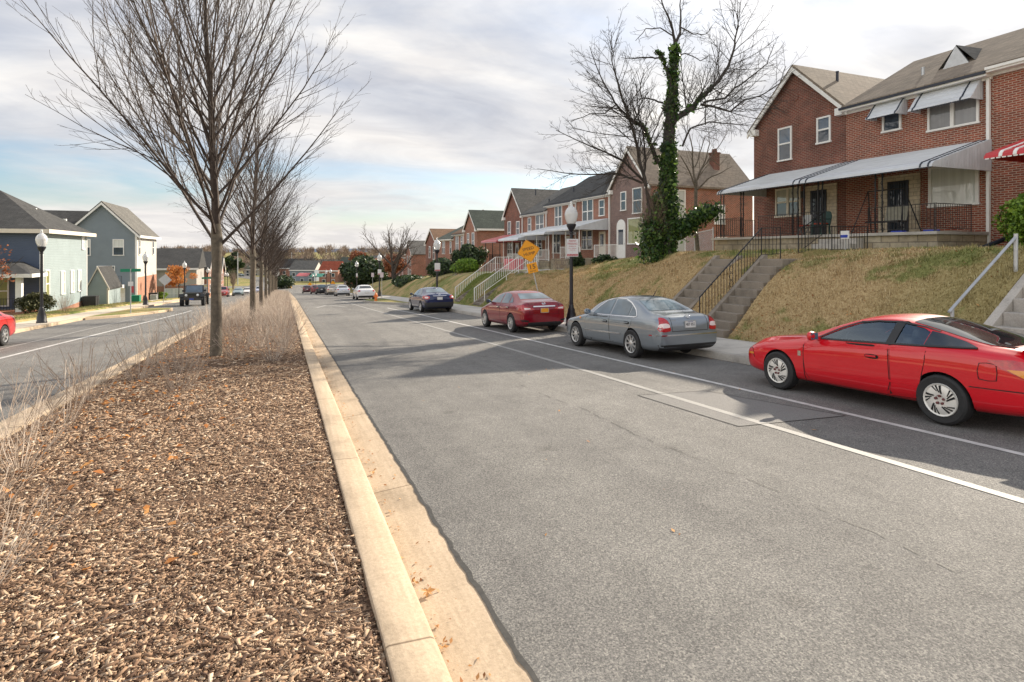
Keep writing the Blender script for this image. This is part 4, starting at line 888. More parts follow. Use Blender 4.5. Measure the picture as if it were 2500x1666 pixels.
row2win(h, 78.8, 79.8, -.2, 1.5); row2win(h, 82.4, 84, -.3, 1.6, 2); row2win(h, 84.8, 86, -3, -1.2, 1)
h = house('row_house', 'brown gabled brick house at the end of the third row', 87.2, 95, -4.2, 1.3, 3.6, 'brick_dark', 'shingle_brown', 3.6, group=G1)
row2win(h, 88.6, 89.7, -1.2, .9, xw=21.988); row2win(h, 91.4, 92.5, -1.0, .9, xw=21.988)
h = house('row_house', 'brick end house with grey roof just behind the bare street tree', 106, 112, -5.7, -.4, 2.0, 'brick', 'shingle_grey', 2.0, group=G1, depth=10)
row2win(h, 107.2, 108.3, -2.6, -.8, xw=21.988); row2win(h, 109.6, 110.6, -2.4, -.8, xw=21.988); door(h, '-x', 21.988, 109, 110, -5.2, -3.1, 'white'); row2win(h, 107, 108.4, -5, -3.4, xw=21.988)
h = house('row_house', 'brick row house with white doors beyond the bare street tree', 112, 120, -6.2, -1.0, 1.2, 'brick', 'shingle_brown', group=G1)
row2win(h, 113, 114.2, -3, -1.3); row2win(h, 116.5, 117.6, -3, -1.3); door(h, '-x', 22, 114.8, 115.9, -5.8, -3.6, 'white'); door(h, '-x', 22, 118.2, 119.2, -5.8, -3.6, 'white')
h = house('row_house', 'brown gabled brick house behind the rust coloured tree', 132, 139, -8.3, -2.8, -.6, 'brick_orange', 'shingle_brown', -.5, group=G1, depth=11)
row2win(h, 133.4, 134.6, -5, -3.3, xw=21.988); row2win(h, 136, 137.2, -5, -3.3, xw=21.988); door(h, '-x', 21.988, 135, 136, -8, -5.9, 'white')
for y_, x_, lb_, wl_, rf_, gb_ in ((146, 17, 'brick house with brown gable farther down behind the evergreen', 'brick', 'shingle_brown', 1), (156, 15, 'dark roofed brick house just before the cross street', 'brick_dark', 'shingle_dark', 0), (122, 22, 'low brick house between the white doors and the rust tree', 'brick', 'shingle_grey', 0)):
    z_h = lerp(y_, ZG); h = house('row_house', lb_, y_, y_+7.5, z_h, z_h+5.0, z_h+7.2, wl_, rf_, z_h+7.2 if gb_ else None, xw=x_, group=G1)
    for q_ in (1.2, 4.6): row2win(h, y_+q_, y_+q_+1.1, z_h+2.8, z_h+4.3, xw=x_-.012*gb_); row2win(h, y_+q_, y_+q_+1.2, z_h+.6, z_h+2.0, xw=x_-.012*gb_)
# side-fence and low garage between second and third rows
h = H('wooden_fence', 'orange brown board fence beside the green roofed end house', 'fence', (21, 62, -2.6))
for i in range(34): h.b(MB().box(20.9, 20.94, 58.4+.26*i, 58.4+.26*i+.25, lerp(58.4+.26*i, ZG)-.3, lerp(58.4+.26*i, ZG)+1.15), 'board', m['wood'])
h.b(MB().box(20.94, 20.99, 58.4, 67.2, -2.1, -2.0), 'rail', m['wood'])
# ------------------------------------------------------------------ siding houses on the other side of the street
def gable_x(mb, x0, x1, y0, y1, ze, za_, mi=0): return mb.prism([(y0, ze), (y1, ze), ((y0+y1)/2, za_)], 'x', x0, x1, mi)
def gable_y(mb, x0, x1, y0, y1, ze, za_, mi=0): return mb.prism([(x0, ze), (x1, ze), ((x0+x1)/2, za_)], 'y', y0, y1, mi)
h = H('siding_house', 'house with navy siding front, pale green side wall and corner porch', 'house', (-19, 50, -4))
zg = -4.0; E = 1.5; x0, x1, y0, y1 = -24.5, -14.5, 45.4, 54.3
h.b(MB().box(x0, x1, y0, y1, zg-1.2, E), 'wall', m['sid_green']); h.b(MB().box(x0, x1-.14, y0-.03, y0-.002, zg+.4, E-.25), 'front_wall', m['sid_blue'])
h.b(MB().box(x1-.14, x1+.02, y0-.04, y0+.1, zg, E), 'corner_board', m['white']); h.b(MB().box(x1-.06, x1+.02, y1-.1, y1+.02, zg, E), 'corner_board', m['white'])
bk = MB(); bk.add([(x1+.03, y0+.4, zg-1), (x1+.03, y1, zg-1.4), (x1+.03, y1, zg+.28), (x1+.03, y0+.4, zg-.12)], [(0, 1, 2, 3)]); bk.add([(x1+.001, y0+.4, zg-1), (x1+.001, y1, zg-1.4), (x1+.001, y1, zg+.28), (x1+.001, y0+.4, zg-.12)], [(0, 1, 2, 3)]); bk.add([(x1+.001, y0+.4, zg-.12), (x1+.03, y0+.4, zg-.12), (x1+.03, y1, zg+.28), (x1+.001, y1, zg+.28)], [(0, 1, 2, 3)])
h.b(bk, 'brick_plinth', m['brick_orange'])
ov = .45; rf = MB(); pk_ = [(-20.2, 49.85, 4.25), (-18.3, 49.85, 4.25)]
cs = [(x0-ov, y0-ov, E-.1), (x1+ov, y0-ov, E-.1), (x1+ov, y1+ov, E-.1), (x0-ov, y1+ov, E-.1)]
rf.add(cs+pk_, [(0, 1, 5, 4), (1, 2, 5), (2, 3, 4, 5), (3, 0, 4), (3, 2, 1, 0)]); ro = h.b(rf, 'roof', m['shingle_dark'])
tb = MB().box(x0-ov, x1+ov+.02, y0-ov-.06, y0-ov, E-.32, E-.06).box(x1+ov, x1+ov+.06, y0-ov-.06, y1+ov, E-.32, E-.06); h.b(tb, 'fascia', m['cream'])
vv = MB()
for x, y, z in ((-16.6, 50.6, 2.75), (-15.9, 51.6, 2.2)): vv.box(x-.1, x+.1, y-.1, y+.1, z, z+.35)
h.b(vv, 'roof_vent', m['white'], ro)
window(h, '+x', x1, 53.0, 53.6, .2, 1.25, 'blind2'); 
for ya in (48.6, 50.5, 52.1): window(h, '+x', x1, ya, ya+.75, -2.95, -1.35, 'blind2')
window(h, '+x', x1, 45.8, 46.5, -3.0, -1.2, 'olive_glass')
window(h, '-y', y0-.03, -19.2, -17.0, -.55, 1.2, 'curtain', 1); window(h, '-y', y0-.03, -17.9, -16.2, -3.4, -1.55, 'olive_glass', 0, grid=1)
pr = MB().box(x0, x1-.2, 43.2, y0-.04, zg-.3, zg+.35); p_ = h.b(pr, 'porch', m['brick_orange'])
rp = MB(); rp.add([(x0-.3, 42.9, -1.38), (x1+.25, 42.9, -1.38), (x1+.25, y0-.03, -1.38), (x0-.3, y0-.03, -1.38), (x0-.3, y0-.03, -.62), (x1-1.0, y0-.03, -.62), (x0-.3, 44.4, -.78), (x1-1.0, 44.4, -.78)], [(0, 1, 7, 6), (1, 2, 5, 7), (6, 7, 5, 4), (3, 2, 1, 0), (2, 3, 4, 5)]); h.b(rp, 'porch_roof', m['shingle_dark'], p_)
h.b(MB().box(x0-.3, x1+.28, 42.86, 42.9, -1.56, -1.34).box(x1+.25, x1+.29, 42.86, y0, -1.56, -1.34), 'porch_fascia', m['white'], p_)
for x in (-15.0, -20.5): h.b(MB().box(x-.15, x+.15, 43.25, 43.55, zg+.35, -1.5), 'column', m['white'], p_)
h.b(railing(MB(), [(-15.2, 43.4, zg+.35), (-20.4, 43.4, zg+.35)], .8, .14, r=.02), 'porch_railing', m['iron'], p_)
h = H('garden_shed', 'small pale green gabled shed against the back of the navy house', 'shed', (-14.2, 58, -4.7))
h.b(gable_y(MB().box(-14.95, -13.55, 56.2, 60, -6, -2.95), -14.95, -13.55, 56.2, 60, -2.95, -1.4), 'wall', m['sid_green'])
h.b(MB().prism([(-14.25, -1.36), (-13.45, -3.14), (-13.45, -3.02), (-14.25, -1.22)], 'y', 56.1, 60.2).prism([(-14.25, -1.36), (-15.05, -3.14), (-15.05, -3.02), (-14.25, -1.22)], 'y', 56.1, 60.2), 'roof', m['shingle_dark'])
h.b(MB().prism([(-14.25, -1.2), (-13.42, -3.02), (-13.42, -3.2), (-14.25, -1.4)], 'y', 56.02, 56.08).prism([(-14.25, -1.2), (-15.08, -3.02), (-15.08, -3.2), (-14.25, -1.4)], 'y', 56.02, 56.08).box(-13.62, -13.51, 56.1, 56.25, -5.2, -3.0), 'rake_board', m['cream'])
h = H('siding_house', 'tall blue grey gabled house with balcony over a white garage door', 'house', (-17.5, 75, -5.4))
x0, x1, y0, y1, E, A_, zg = -20.5, -14.5, 70.5, 80.4, 1.95, 5.05, -5.5
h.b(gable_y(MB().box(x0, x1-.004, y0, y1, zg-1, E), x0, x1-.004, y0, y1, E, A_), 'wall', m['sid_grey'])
h.b(MB().box(x1-.002, x1+.03, y0+.02, y1, -2.7, E), 'side_wall', m['sid_cream']); h.b(MB().box(x1-.002, x1+.05, y0+.02, y1, zg-.6, -2.7), 'brick_plinth', m['brick_orange'])
ro = MB(); ov = .4; sl_ = (A_-E)/3
for s_ in (-1, 1): ro.prism([(-17.5, A_+.01), (-17.5+s_*(3+ov), E-sl_*ov+.01), (-17.5+s_*(3+ov), E-sl_*ov+.17), (-17.5, A_+.17)], 'y', y0-.35, y1+.35)
ro = h.b(ro, 'roof', m['shingle_grey'])
tb = MB()
for s_ in (-1, 1): tb.prism([(-17.5, A_+.02), (-17.5+s_*(3+ov), E-sl_*ov+.02), (-17.5+s_*(3+ov), E-sl_*ov-.2), (-17.5, A_-.22)], 'y', y0-.42, y0-.36)
tb.box(x1+.36, x1+.46, y0-.4, y1+.35, E-.5, E-.24); tb.box(x1-.12, x1+.06, y0-.03, y0+.1, zg, E); h.b(tb, 'rake_board', m['white'])
window(h, '-y', y0, -19.5, -18.5, -.35, 1.3, 'glass', pane2='blind2'); window(h, '-y', y0, -16.6, -15.6, -.35, 1.3, 'glass', pane2='blind2'); window(h, '-y', y0, -20.3, -19.1, -2.6, -1.2, 'glass')
dd = window(h, '-y', y0, -18.0, -16.4, -3.3, -1.45, 'glass', 1, rail=False)
h.b(MB().box(-18.1, -15.5, y0-1.0, y0-.002, -3.75, -3.42), 'balcony', m['white']); h.b(railing(MB(), [(-18.0, y0-.95, -3.4), (-15.6, y0-.95, -3.4)], .9, .12, r=.02), 'balcony_railing', m['iron'])
gd = h.b(MB().box(-18.0, -15.5, y0-.05, y0-.002, zg-.05, -3.8), 'garage_door', m['white']); lin = MB()
for i in range(1, 4): lin.box(-17.95, -15.55, y0-.058, y0-.051, zg+.42*i, zg+.42*i+.025)
h.b(lin, 'panel_groove', m['cream'], gd)
window(h, '+x', x1+.03, 71.2, 72.0, -.3, 1.3, 'glass'); window(h, '+x', x1+.03, 78, 78.9, -.3, 1.3, 'glass'); window(h, '+x', x1+.03, 74, 74.8, -2.3, -1.2, 'glass')
h = H('siding_house', 'dark roofed wing behind the navy house, only its roof in view', 'house', (-27, 76, -5))
h.b(MB().box(-36, -20.6, 72.5, 80, -6, 1.6), 'wall', m['sid_grey']); h.b(MB().prism([(72.1, 1.4), (80.4, 1.4), (76.2, 4.5)], 'x', -36.4, -19.5), 'roof', m['shingle_dark'])
vv = MB()
for x in (-23.6, -21.8): vv.box(x-.14, x+.14, 74.2, 74.5, 2.9, 3.5)
h.b(vv, 'roof_vent', m['white'])
h = H('siding_house', 'low house with long dark roof, pale siding and brick front down the street', 'house', (-14, 94, -6))
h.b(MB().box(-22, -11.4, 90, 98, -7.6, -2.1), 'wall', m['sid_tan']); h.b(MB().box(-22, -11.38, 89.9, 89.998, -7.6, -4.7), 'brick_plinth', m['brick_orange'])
h.b(MB().prism([(89.5, -2.3), (98.5, -2.3), (94, .5)], 'x', -22.3, -11.1), 'roof', m['shingle_dark']); h.b(MB().box(-22.3, -11.1, 89.44, 89.5, -2.5, -2.25), 'fascia', m['white'])
window(h, '-y', 89.9, -15.2, -13.0, -6.5, -5.0, 'blind2', 1)
for k_, (yy, xx, c1) in enumerate(((102, -10.9, 'brick_orange'), (110, -10.9, 'sid_tan'), (119, -10.9, 'brick'))):
    lb = ('brick fronted townhouse with steep dark gable beyond the low house', 'grey tan townhouse with dark gable, middle of the far three', 'red brick townhouse with dark gable, farthest down the left side')[k_]
    zz_ = zr(yy); h = H('townhouse', lb, 'house', (xx-4, yy, zz_), 'townhouses down the far side')
    h.b(gable_x(MB().box(-20, xx, yy-3.4, yy+3.4, zz_-1, zz_+4.6), -20, xx, yy-3.4, yy+3.4, zz_+4.6, zz_+7.0), 'wall', m[c1])
    rf = MB(); sl_ = 2.4/3.4
    for s_ in (-1, 1): rf.prism([(yy, zz_+7.02), (yy+s_*3.8, zz_+7.02-sl_*3.8), (yy+s_*3.8, zz_+7.2-sl_*3.8), (yy, zz_+7.2)], 'x', -20.3, xx+.3)
    h.b(rf, 'roof', m['shingle_dark']); tb = MB()
    for s_ in (-1, 1): tb.prism([(yy, zz_+7.04), (yy+s_*3.8, zz_+7.04-sl_*3.8), (yy+s_*3.8, zz_+6.75-sl_*3.8), (yy, zz_+6.75)], 'x', xx+.31, xx+.36)
    h.b(tb, 'rake_board', m['white'])
    for a_ in (-1.9, .9): window(h, '+x', xx, yy+a_, yy+a_+1, zz_+2.8, zz_+4.2, 'glass'); window(h, '+x', xx, yy+a_, yy+a_+1, zz_+.8, zz_+2.1, 'glass')
# ------------------------------------------------------------------ cars
m['nut'] = plain('dull_red_nut', (.13, .035, .035), .5); m['tyre'] = m['rubber']; m['dark'] = plain('car_shadow_black', (.006, .006, .006), .8); m['interior'] = plain('dark_interior', (.13, .135, .14), .8)
m['chrome'] = plain('chrome', (.75, .75, .76), .12, 1.0, var=.03)
m['alloy'] = plain('silver_alloy', (.55, .55, .55), .32, .75, var=.06)
m['alloy_white'] = plain('pale_alloy', (.70, .68, .64), .4, .35, var=.06)
m['tail'] = plain('tail_lamp_red', (.42, .012, .018), .12, var=.25, scale=30, coat=1.0); m['tail_clear'] = plain('tail_lamp_clear', (.75, .60, .58), .15, coat=1.0, var=.2, scale=40)
m['amber'] = plain('amber_lamp', (.75, .26, .02), .15, coat=1.0); m['head'] = plain('headlamp', (.6, .62, .64), .08, .3, coat=1.0)
m['plate_white'] = plain('white_plate', (.68, .67, .66), .5, var=.04); m['plate_yellow'] = plain('amber_plate', (.72, .30, .02), .5, var=.08); m['ink'] = plain('plate_ink', (.02, .02, .03), .6); m['redink'] = plain('red_ink', (.42, .06, .07), .6); m['blueink'] = plain('blue_ink', (.04, .07, .3), .6)
def mk_cglass():
    s = NT('see_through_glass'); t = s.n('ShaderNodeBsdfTransparent'); t.inputs[0].default_value = (.74, .82, .84, 1); g_ = s.n('ShaderNodeBsdfGlossy'); g_.inputs['Roughness'].default_value = .02; g_.inputs[0].default_value = (.75, .88, 1, 1)
    lw = s.n('ShaderNodeFresnel'); lw.inputs[0].default_value = 1.55; x = s.n('ShaderNodeMixShader'); s.l(s.math('ADD', s.math('MULTIPLY', lw.outputs[0], .95), .11), x.inputs[0]); s.l(t.outputs[0], x.inputs[1]); s.l(g_.outputs[0], x.inputs[2]); s.l(x.outputs[0], s.out.inputs[0]); return s.m
m['cglass'] = mk_cglass()
m['darkglass'] = glass('tinted_car_glass', (.016, .02, .024), rough=.02, spec=1.0)
m['carglass'] = glass('reflective_car_glass', (.095, .135, .165), rough=.03, spec=1.0)  # blue-grey base colour stands in for the sky mirrored in the opaque panes
def pip(x, y, P):
    c = False; j = len(P)-1
    for i in range(len(P)):
        if (P[i][1] > y) != (P[j][1] > y) and x < (P[j][0]-P[i][0])*(y-P[i][1])/(P[j][1]-P[i][1])+P[i][0]: c = not c
        j = i
    return c
def cr(P, k=4):                                # closed Catmull-Rom rounding of a polygon
    n = len(P); o = []
    for i in range(n):
        p0, p1, p2, p3 = (Vector(P[(i+j-1) % n]) for j in range(4))
        for t in range(k):
            t /= k; o.append(tuple(.5*((2*p1)+(p2-p0)*t+(2*p0-5*p1+4*p2-p3)*t*t+(3*p1-p0-3*p2+p3)*t**3)))
    return o
class Car:
    def __init__(s, name, label, col, st, wb, fo, r, loc, rot, group, detail=2, scale=.94, cut=(), cavity=None, tw=.2):
        s.root = thing(name, label, 'car', loc, rot, group, scale); s.col = col; s.wb = wb; s.r = r; s.L = st[-1][0]; s.xf = wb/2+fo
        mb = MB(); rows = []
        for x, zl, zs, zt_, ym, ys, yt, zrl in st:
            X = s.xf-x; hgt = zs-zl
            half = [(0, zl), (ym*.6, zl), (ym*.93, zl+.03*hgt), (ym*.985, zl+.22*hgt), (ym, zl+.58*hgt), (ym*.992, zs-.10*hgt), (ys, zs), (yt*1.01, zrl-.02), (yt*.93, zrl+.015), (yt*.5, zt_-.006), (0, zt_)]
            rows.append([(X, y, z) for y, z in half]+[(X, -y, z) for y, z in half[-2:0:-1]])
        n = len(rows[0]); v = [p for q in rows for p in q]; f = []
        for i in range(len(rows)-1):
            for k in range(n): f.append((i*n+k, i*n+(k+1) % n, (i+1)*n+(k+1) % n, (i+1)*n+k))
        for base in (0, (len(rows)-1)*n):
            for k in range(10): f.append(tuple(base+q for q in ((k, k+1, (n-k-1) % n, (n-k) % n) if k else (0, 1, n-1))) if k < 9 else (base+9, base+10, base+11))
        mb.add(v, f); me = mb.mesh('body', [col, m['dark'], m['interior']]); bm = bmesh.new(); bm.from_mesh(me); bmesh.ops.recalc_face_normals(bm, faces=bm.faces); bm.to_mesh(me); bm.free()
        o = bpy.data.objects.new('body', me); C.objects.link(o); sd = o.modifiers.new('s', 'SUBSURF'); sd.levels = sd.render_levels = 2 if detail else 1
        me2 = ev(o); s.bvh = BVHTree.FromPolygons([tuple(v.co) for v in me2.vertices], [tuple(p.vertices) for p in me2.polygons])
        if detail > 0:
            o.modifiers.clear(); o.data = me2; cs = []
            def cutter(mb_, mi):
                mm = mb_.mesh('c', [col, m['dark'], m['interior']]); mm.polygons.foreach_set('material_index', [mi]*len(mm.polygons)); b_ = bmesh.new(); b_.from_mesh(mm); bmesh.ops.recalc_face_normals(b_, faces=b_.faces); b_.to_mesh(mm); b_.free()
                c_ = bpy.data.objects.new('c', mm); C.objects.link(c_); cs.append(c_); md = o.modifiers.new('b', 'BOOLEAN'); md.object = c_; md.operation = 'DIFFERENCE'; md.solver = 'EXACT'
            for ax in (wb/2, -wb/2):
                for sg in (1, -1):
                    q = MB().lathe([(r*1.13, .52), (r*1.13, 1.2)], 32, axis='y'); q.v = [(a+ax, b*sg, c_+r) for a, b, c_ in q.v]; cutter(q, 1)
            if cavity: cutter(MB().prism(cavity, 'y', -.60, .60), 2)
            for ax_, poly, a_, b_ in cut: cutter(MB().prism(poly, ax_, a_, b_), 1)
            me3 = ev(o); o.modifiers.clear(); o.data = me3
            for c_ in cs: bpy.data.objects.remove(c_)
        else:
            o.modifiers.clear(); o.data = me2
        o.data.name = 'body'; o.data.shade_smooth(); o.data.set_sharp_from_angle(angle=R(38)); o.parent = s.root; s.body = o; s.W = max(q[4] for q in st); s.tw = tw
    def proj(s, ax, p, sg):
        big = 9.0
        if ax == 'y': o, d = Vector((p[0], sg*big, p[1])), Vector((0, -sg, 0))
        elif ax == 'x': o, d = Vector((sg*big, p[0], p[1])), Vector((-sg, 0, 0))
        else: o, d = Vector((p[0], p[1], big)), Vector((0, 0, -1))
        h, nrm, i, dd = s.bvh.ray_cast(o, d)
        if h is None: return None, None
        if nrm.dot(d) > 0: nrm = -nrm
        return h, nrm
    def patch(s, name, ax, poly, mat, sg=1, off=.004, parent=None, res=.055, rnd=0, th=0):
        P = cr(poly, rnd) if rnd else poly; B = []
        for a, b in zip(P, P[1:]+P[:1]):
            n = max(1, int(math.dist(a, b)/res))
            B += [(a[0]+(b[0]-a[0])*i/n, a[1]+(b[1]-a[1])*i/n) for i in range(n)]
        nb = len(B); xs_ = [p[0] for p in B]; ys_ = [p[1] for p in B]; I = []
        x = min(xs_)+res*.5
        while x < max(xs_):
            y = min(ys_)+res*.5
            while y < max(ys_):
                if pip(x, y, B) and min((x-q[0])**2+(y-q[1])**2 for q in B) > (res*.45)**2: I.append((x, y))
                y += res
            x += res
        r_ = delaunay_2d_cdt([Vector(p) for p in B+I], [(i, (i+1) % nb) for i in range(nb)], [], 1, 1e-5)
        vs, ok = [], []
        for p in r_[0]:
            h, nr = s.proj(ax, p, sg)
            vs.append(tuple(h+nr*off) if h is not None else (0, 0, 0)); ok.append(h is not None)
        F = [tuple(f) for f in r_[2] if all(ok[i] for i in f)]
        mb = MB().add(vs, F); o = mb.build(name, mat, parent or s.root, smooth=True, fix=False)
        me = o.data                                                   # outward facing
        bm = bmesh.new(); bm.from_mesh(me)
        for fc in bm.faces:
            c = fc.calc_center_median(); d = Vector((0, sg, 0)) if ax == 'y' else Vector((sg, 0, 0)) if ax == 'x' else Vector((0, 0, 1))
            if fc.normal.dot(d) < 0: fc.normal_flip()
        bm.to_mesh(me); bm.free()
        return o
    def strip(s, name, ax, pts, wd, mat, sg=1, off=.006, parent=None, res=.05):
        L_ = []; 
        for a, b in zip(pts, pts[1:]):
            n = max(1, int(math.dist(a, b)/res)); L_ += [(a[0]+(b[0]-a[0])*i/n, a[1]+(b[1]-a[1])*i/n) for i in range(n)]
        L_.append(pts[-1]); Q = [s.proj(ax, p, sg) for p in L_]; Q = [(h+n_*off, n_) for h, n_ in Q if h is not None]; rows = []
        for i, (h, n_) in enumerate(Q):
            d = (Q[min(i+1, len(Q)-1)][0]-Q[max(0, i-1)][0]).normalized(); u = n_.cross(d).normalized()
            rows.append([h-u*wd/2-n_*off*1.5, h-u*wd/2+n_*.002, h+u*wd/2+n_*.002, h+u*wd/2-n_*off*1.5])
        return MB().sheet(rows).build(name, mat, parent or s.root, smooth=True)
    def wheels(s, style='spoke', alloy='alloy'):
        r = s.r; tw = s.tw; y = s.W-tw+.015; rm = r*.66
        for ax in (s.wb/2, -s.wb/2):
            for sg in (1, -1):
                def B(mb, name, mat, par):
                    mb.v = [(a+ax, sg*(b+y), c+r) for a, b, c in mb.v]; return mb.build(name, mat, par, smooth=True)
                wt = B(MB().lathe([(rm, .01), (r*.9, 0), (r*.985, .02), (r, .05), (r, tw-.05), (r*.985, tw-.02), (r*.9, tw), (rm, tw-.012)], 36, axis='y', cap=False), 'wheel', m['tyre'], s.root)
                q = MB().lathe([(rm*1.01, tw-.012), (rm*.97, tw-.004), (rm*.9, tw-.03), (rm*.88, tw-.1), (0, tw-.11)], 32, axis='y', cap=False)
                B(q, 'rim_barrel', m['dark'] if style != 'slot' else m[alloy], wt)
                sp = MB().lathe([(rm*1.0, tw-.014), (rm*.985, tw+.002), (rm*.9, tw-.006), (rm*.88, tw-.03)], 32, axis='y', cap=False)
                dish = lambda q_: tw-.012-.03*(q_/rm)+.02*(q_/rm)**2
                if style == 'slot':
                    sp.lathe([(rm*.92, tw-.012), (rm*.6, tw+.006), (rm*.3, tw+.0), (rm*.26, tw-.012), (0, tw-.012)], 32, axis='y', cap=False)
                    hub = B(sp, 'rim', m[alloy], wt); sl = MB(); nts = MB()
                    for k in range(5):
                        a = 2*math.pi*k/5
                        for j, (ra, rb, da, w_) in enumerate(((.40, .88, .62, .07), (.46, .89, .34, .055), (.54, .89, .08, .045))):
                            p1 = (rm*ra*math.cos(a+da), rm*ra*math.sin(a+da)); p2 = (rm*rb*math.cos(a+da-.30), rm*rb*math.sin(a+da-.30))
                            d = Vector((p2[0]-p1[0], p2[1]-p1[1])).normalized(); nn = Vector((-d.y, d.x))*rm*w_
                            fz = lambda px, pz: tw+.004+(.006 if math.hypot(px, pz) < rm*.6 else .006-.018*(math.hypot(px, pz)/rm-.6)/.32)
                            L_ = [(p1[0]+(p2[0]-p1[0])*i/6, p1[1]+(p2[1]-p1[1])*i/6, .55+.45*i/6) for i in range(7)]
                            sl.sheet([[(px-nn.x*q_, fz(px-nn.x*q_, pz-nn.y*q_), pz-nn.y*q_), (px, fz(px, pz), pz), (px+nn.x*q_, fz(px+nn.x*q_, pz+nn.y*q_), pz+nn.y*q_)] for px, pz, q_ in L_])
                        nts.lathe([(.017, tw-.012), (.017, tw+.012), (0, tw+.014)], 8, (rm*.24*math.cos(a+.3), 0, rm*.24*math.sin(a+.3)), axis='y')
                    if True: sl.v = list(sl.v); B(sl, 'rim_slots', m['dark'], wt); B(nts, 'wheel_nuts', m['nut'], wt)
                else:
                    n = {'spoke': 7, 'spoke10': 9, 'split': 10, 'five': 5}[style]; w0 = {'spoke': .035, 'spoke10': .026, 'split': .024, 'five': .05}[style]
                    for k in range(n):
                        a = 2*math.pi*k/n+(.12 if style == 'split' and k % 2 else 0); ca, sa = math.cos(a), math.sin(a)
                        pr = [(.06, w0*1.1, dish(0)+.006), (rm*.5, w0*.85, dish(rm*.5)+.006), (rm*.95, w0*1.25, tw-.008)]; vs = []
                        for q_, w_, h_ in pr:
                            for e, dh in ((-1, -.03), (-.8, 0), (.8, 0), (1, -.03)): vs.append((q_*ca-e*w_*sa, h_+dh, q_*sa+e*w_*ca))
                        sp.add(vs, [(i*4+j, i*4+j+1, i*4+5+j, i*4+4+j) for i in range(2) for j in range(3)])
                    sp.lathe([(.085, tw-.03), (.08, tw-.004), (.05, tw+.006), (0, tw+.008)], 16, axis='y', cap=False)
                    B(sp, 'rim', m[alloy], wt)
    def mirror(s, x, z, mat, y=None, sides=(1, -1)):
        for sg in sides:
            h, n_ = s.proj('y', (x, z), sg); h = h or Vector((x, sg*.8, z))
            mb = MB(); rows = []
            for i, t in enumerate((0, .25, .6, .9, 1)):
                rr = (.35, .85, 1, .8, .3)[i]
                rows.append([(h.x+.03+.055*rr*math.cos(a)-.02*t, h.y+sg*(.03+.2*t), h.z+.07+.078*rr*math.sin(a)) for a in [2*math.pi*k/12 for k in range(13)]])
            mb.sheet(rows); mb.add(rows[-1][:-1], [tuple(range(12))]); mb.bar(h-Vector((0, sg*.04, 0)), h+Vector((.02, sg*.06, .05)), .07, .05)
            mr = mb.build('mirror', mat, s.root, smooth=True)
            g_ = MB().add([(h.x-.03, h.y+sg*(.06+.15*i), h.z+.02+.1*j) for i in (0, 1) for j in (0, 1)], [(0, 1, 3, 2)]); g_.build('mirror_glass', m['glass_blue'], mr)
    def handle(s, x, z, mat, sides=(1, -1), w_=.10, parent=None):
        for sg in sides:
            s.patch('handle_recess', 'y', cr([(x-w_, z-.025), (x+w_, z-.02), (x+w_, z+.03), (x-w_, z+.028)], 3), m['dark'], sg, .0062, parent, .04)
            h, n_ = s.proj('y', (x, z), sg); mb = MB().bar(h+Vector((-w_*.9, sg*.025, .008)), h+Vector((w_*.9, sg*.025, .008)), .02, .03); mb.build('handle', mat, parent or s.root, bevel=.008)
    def door(s, poly, mat, sides=(1, -1), gap=.009):
        o = []
        cx = sum(p[0] for p in poly)/len(poly); cz = sum(p[1] for p in poly)/len(poly)
        for sg in sides:
            d = s.patch('door', 'y', poly, mat, sg, .0045, res=.07)
            big = [(cx+(p[0]-cx)*(1+gap/max(.05, abs(p[0]-cx))), cz+(p[1]-cz)*(1+gap/max(.05, abs(p[1]-cz)))) for p in poly]
            s.patch('door_gap', 'y', big, m['dark'], sg, .002, d, res=.07); o.append(d)
        return o
    def plate(s, z, txt, mat='plate_white', ink='ink', w_=.305, hh=.15, y0=0, sg=-1, extra=None):
        h, n_ = s.proj('x', (y0, z), sg); X = h.x+sg*.012
        mb = MB().box(min(X, X+sg*.008), max(X, X+sg*.008), y0-w_/2, y0+w_/2, z-hh/2, z+hh/2); p = mb.build('licence_plate', m[mat], s.root)
        fr = MB()
        for a, b, c, d in ((-1, 1, -1.12, -.92), (-1, 1, .92, 1.12), (-1.06, -.96, -1, 1), (.96, 1.06, -1, 1)): fr.box(min(X-.002*sg, X+sg*.012), max(X-.002*sg, X+sg*.012), y0+a*w_/2, y0+b*w_/2, z+c*hh/2, z+d*hh/2)
        fr.build('plate_frame', m['alu'], p)
        if txt:
            t = MB(); rotm = Matrix.Translation((X+sg*.0095, y0, z-.005)) @ Matrix(((0, 0, sg, 0), (sg, 0, 0, 0), (0, 1, 0, 0), (0, 0, 0, 1)))
            text_mb(t, txt, .095, rotm, sx=.78); t.build('plate_number', m[ink], p)
            if extra:
                t = MB(); text_mb(t, extra, .028, Matrix.Translation((0, 0, .058)) @ rotm); t.build('plate_heading', m['blueink'], p)
    def letters(s, txt, y0, z, size, mat, sg=-1):
        h, n_ = s.proj('x', (y0, z), sg); t = MB(); text_mb(t, txt, size, Matrix.Translation((h.x+sg*.012, y0, z)) @ Matrix(((0, 0, sg, 0), (sg, 0, 0, 0), (0, 1, 0, 0), (0, 0, 0, 1)))); t.build('lettering', mat, s.root)
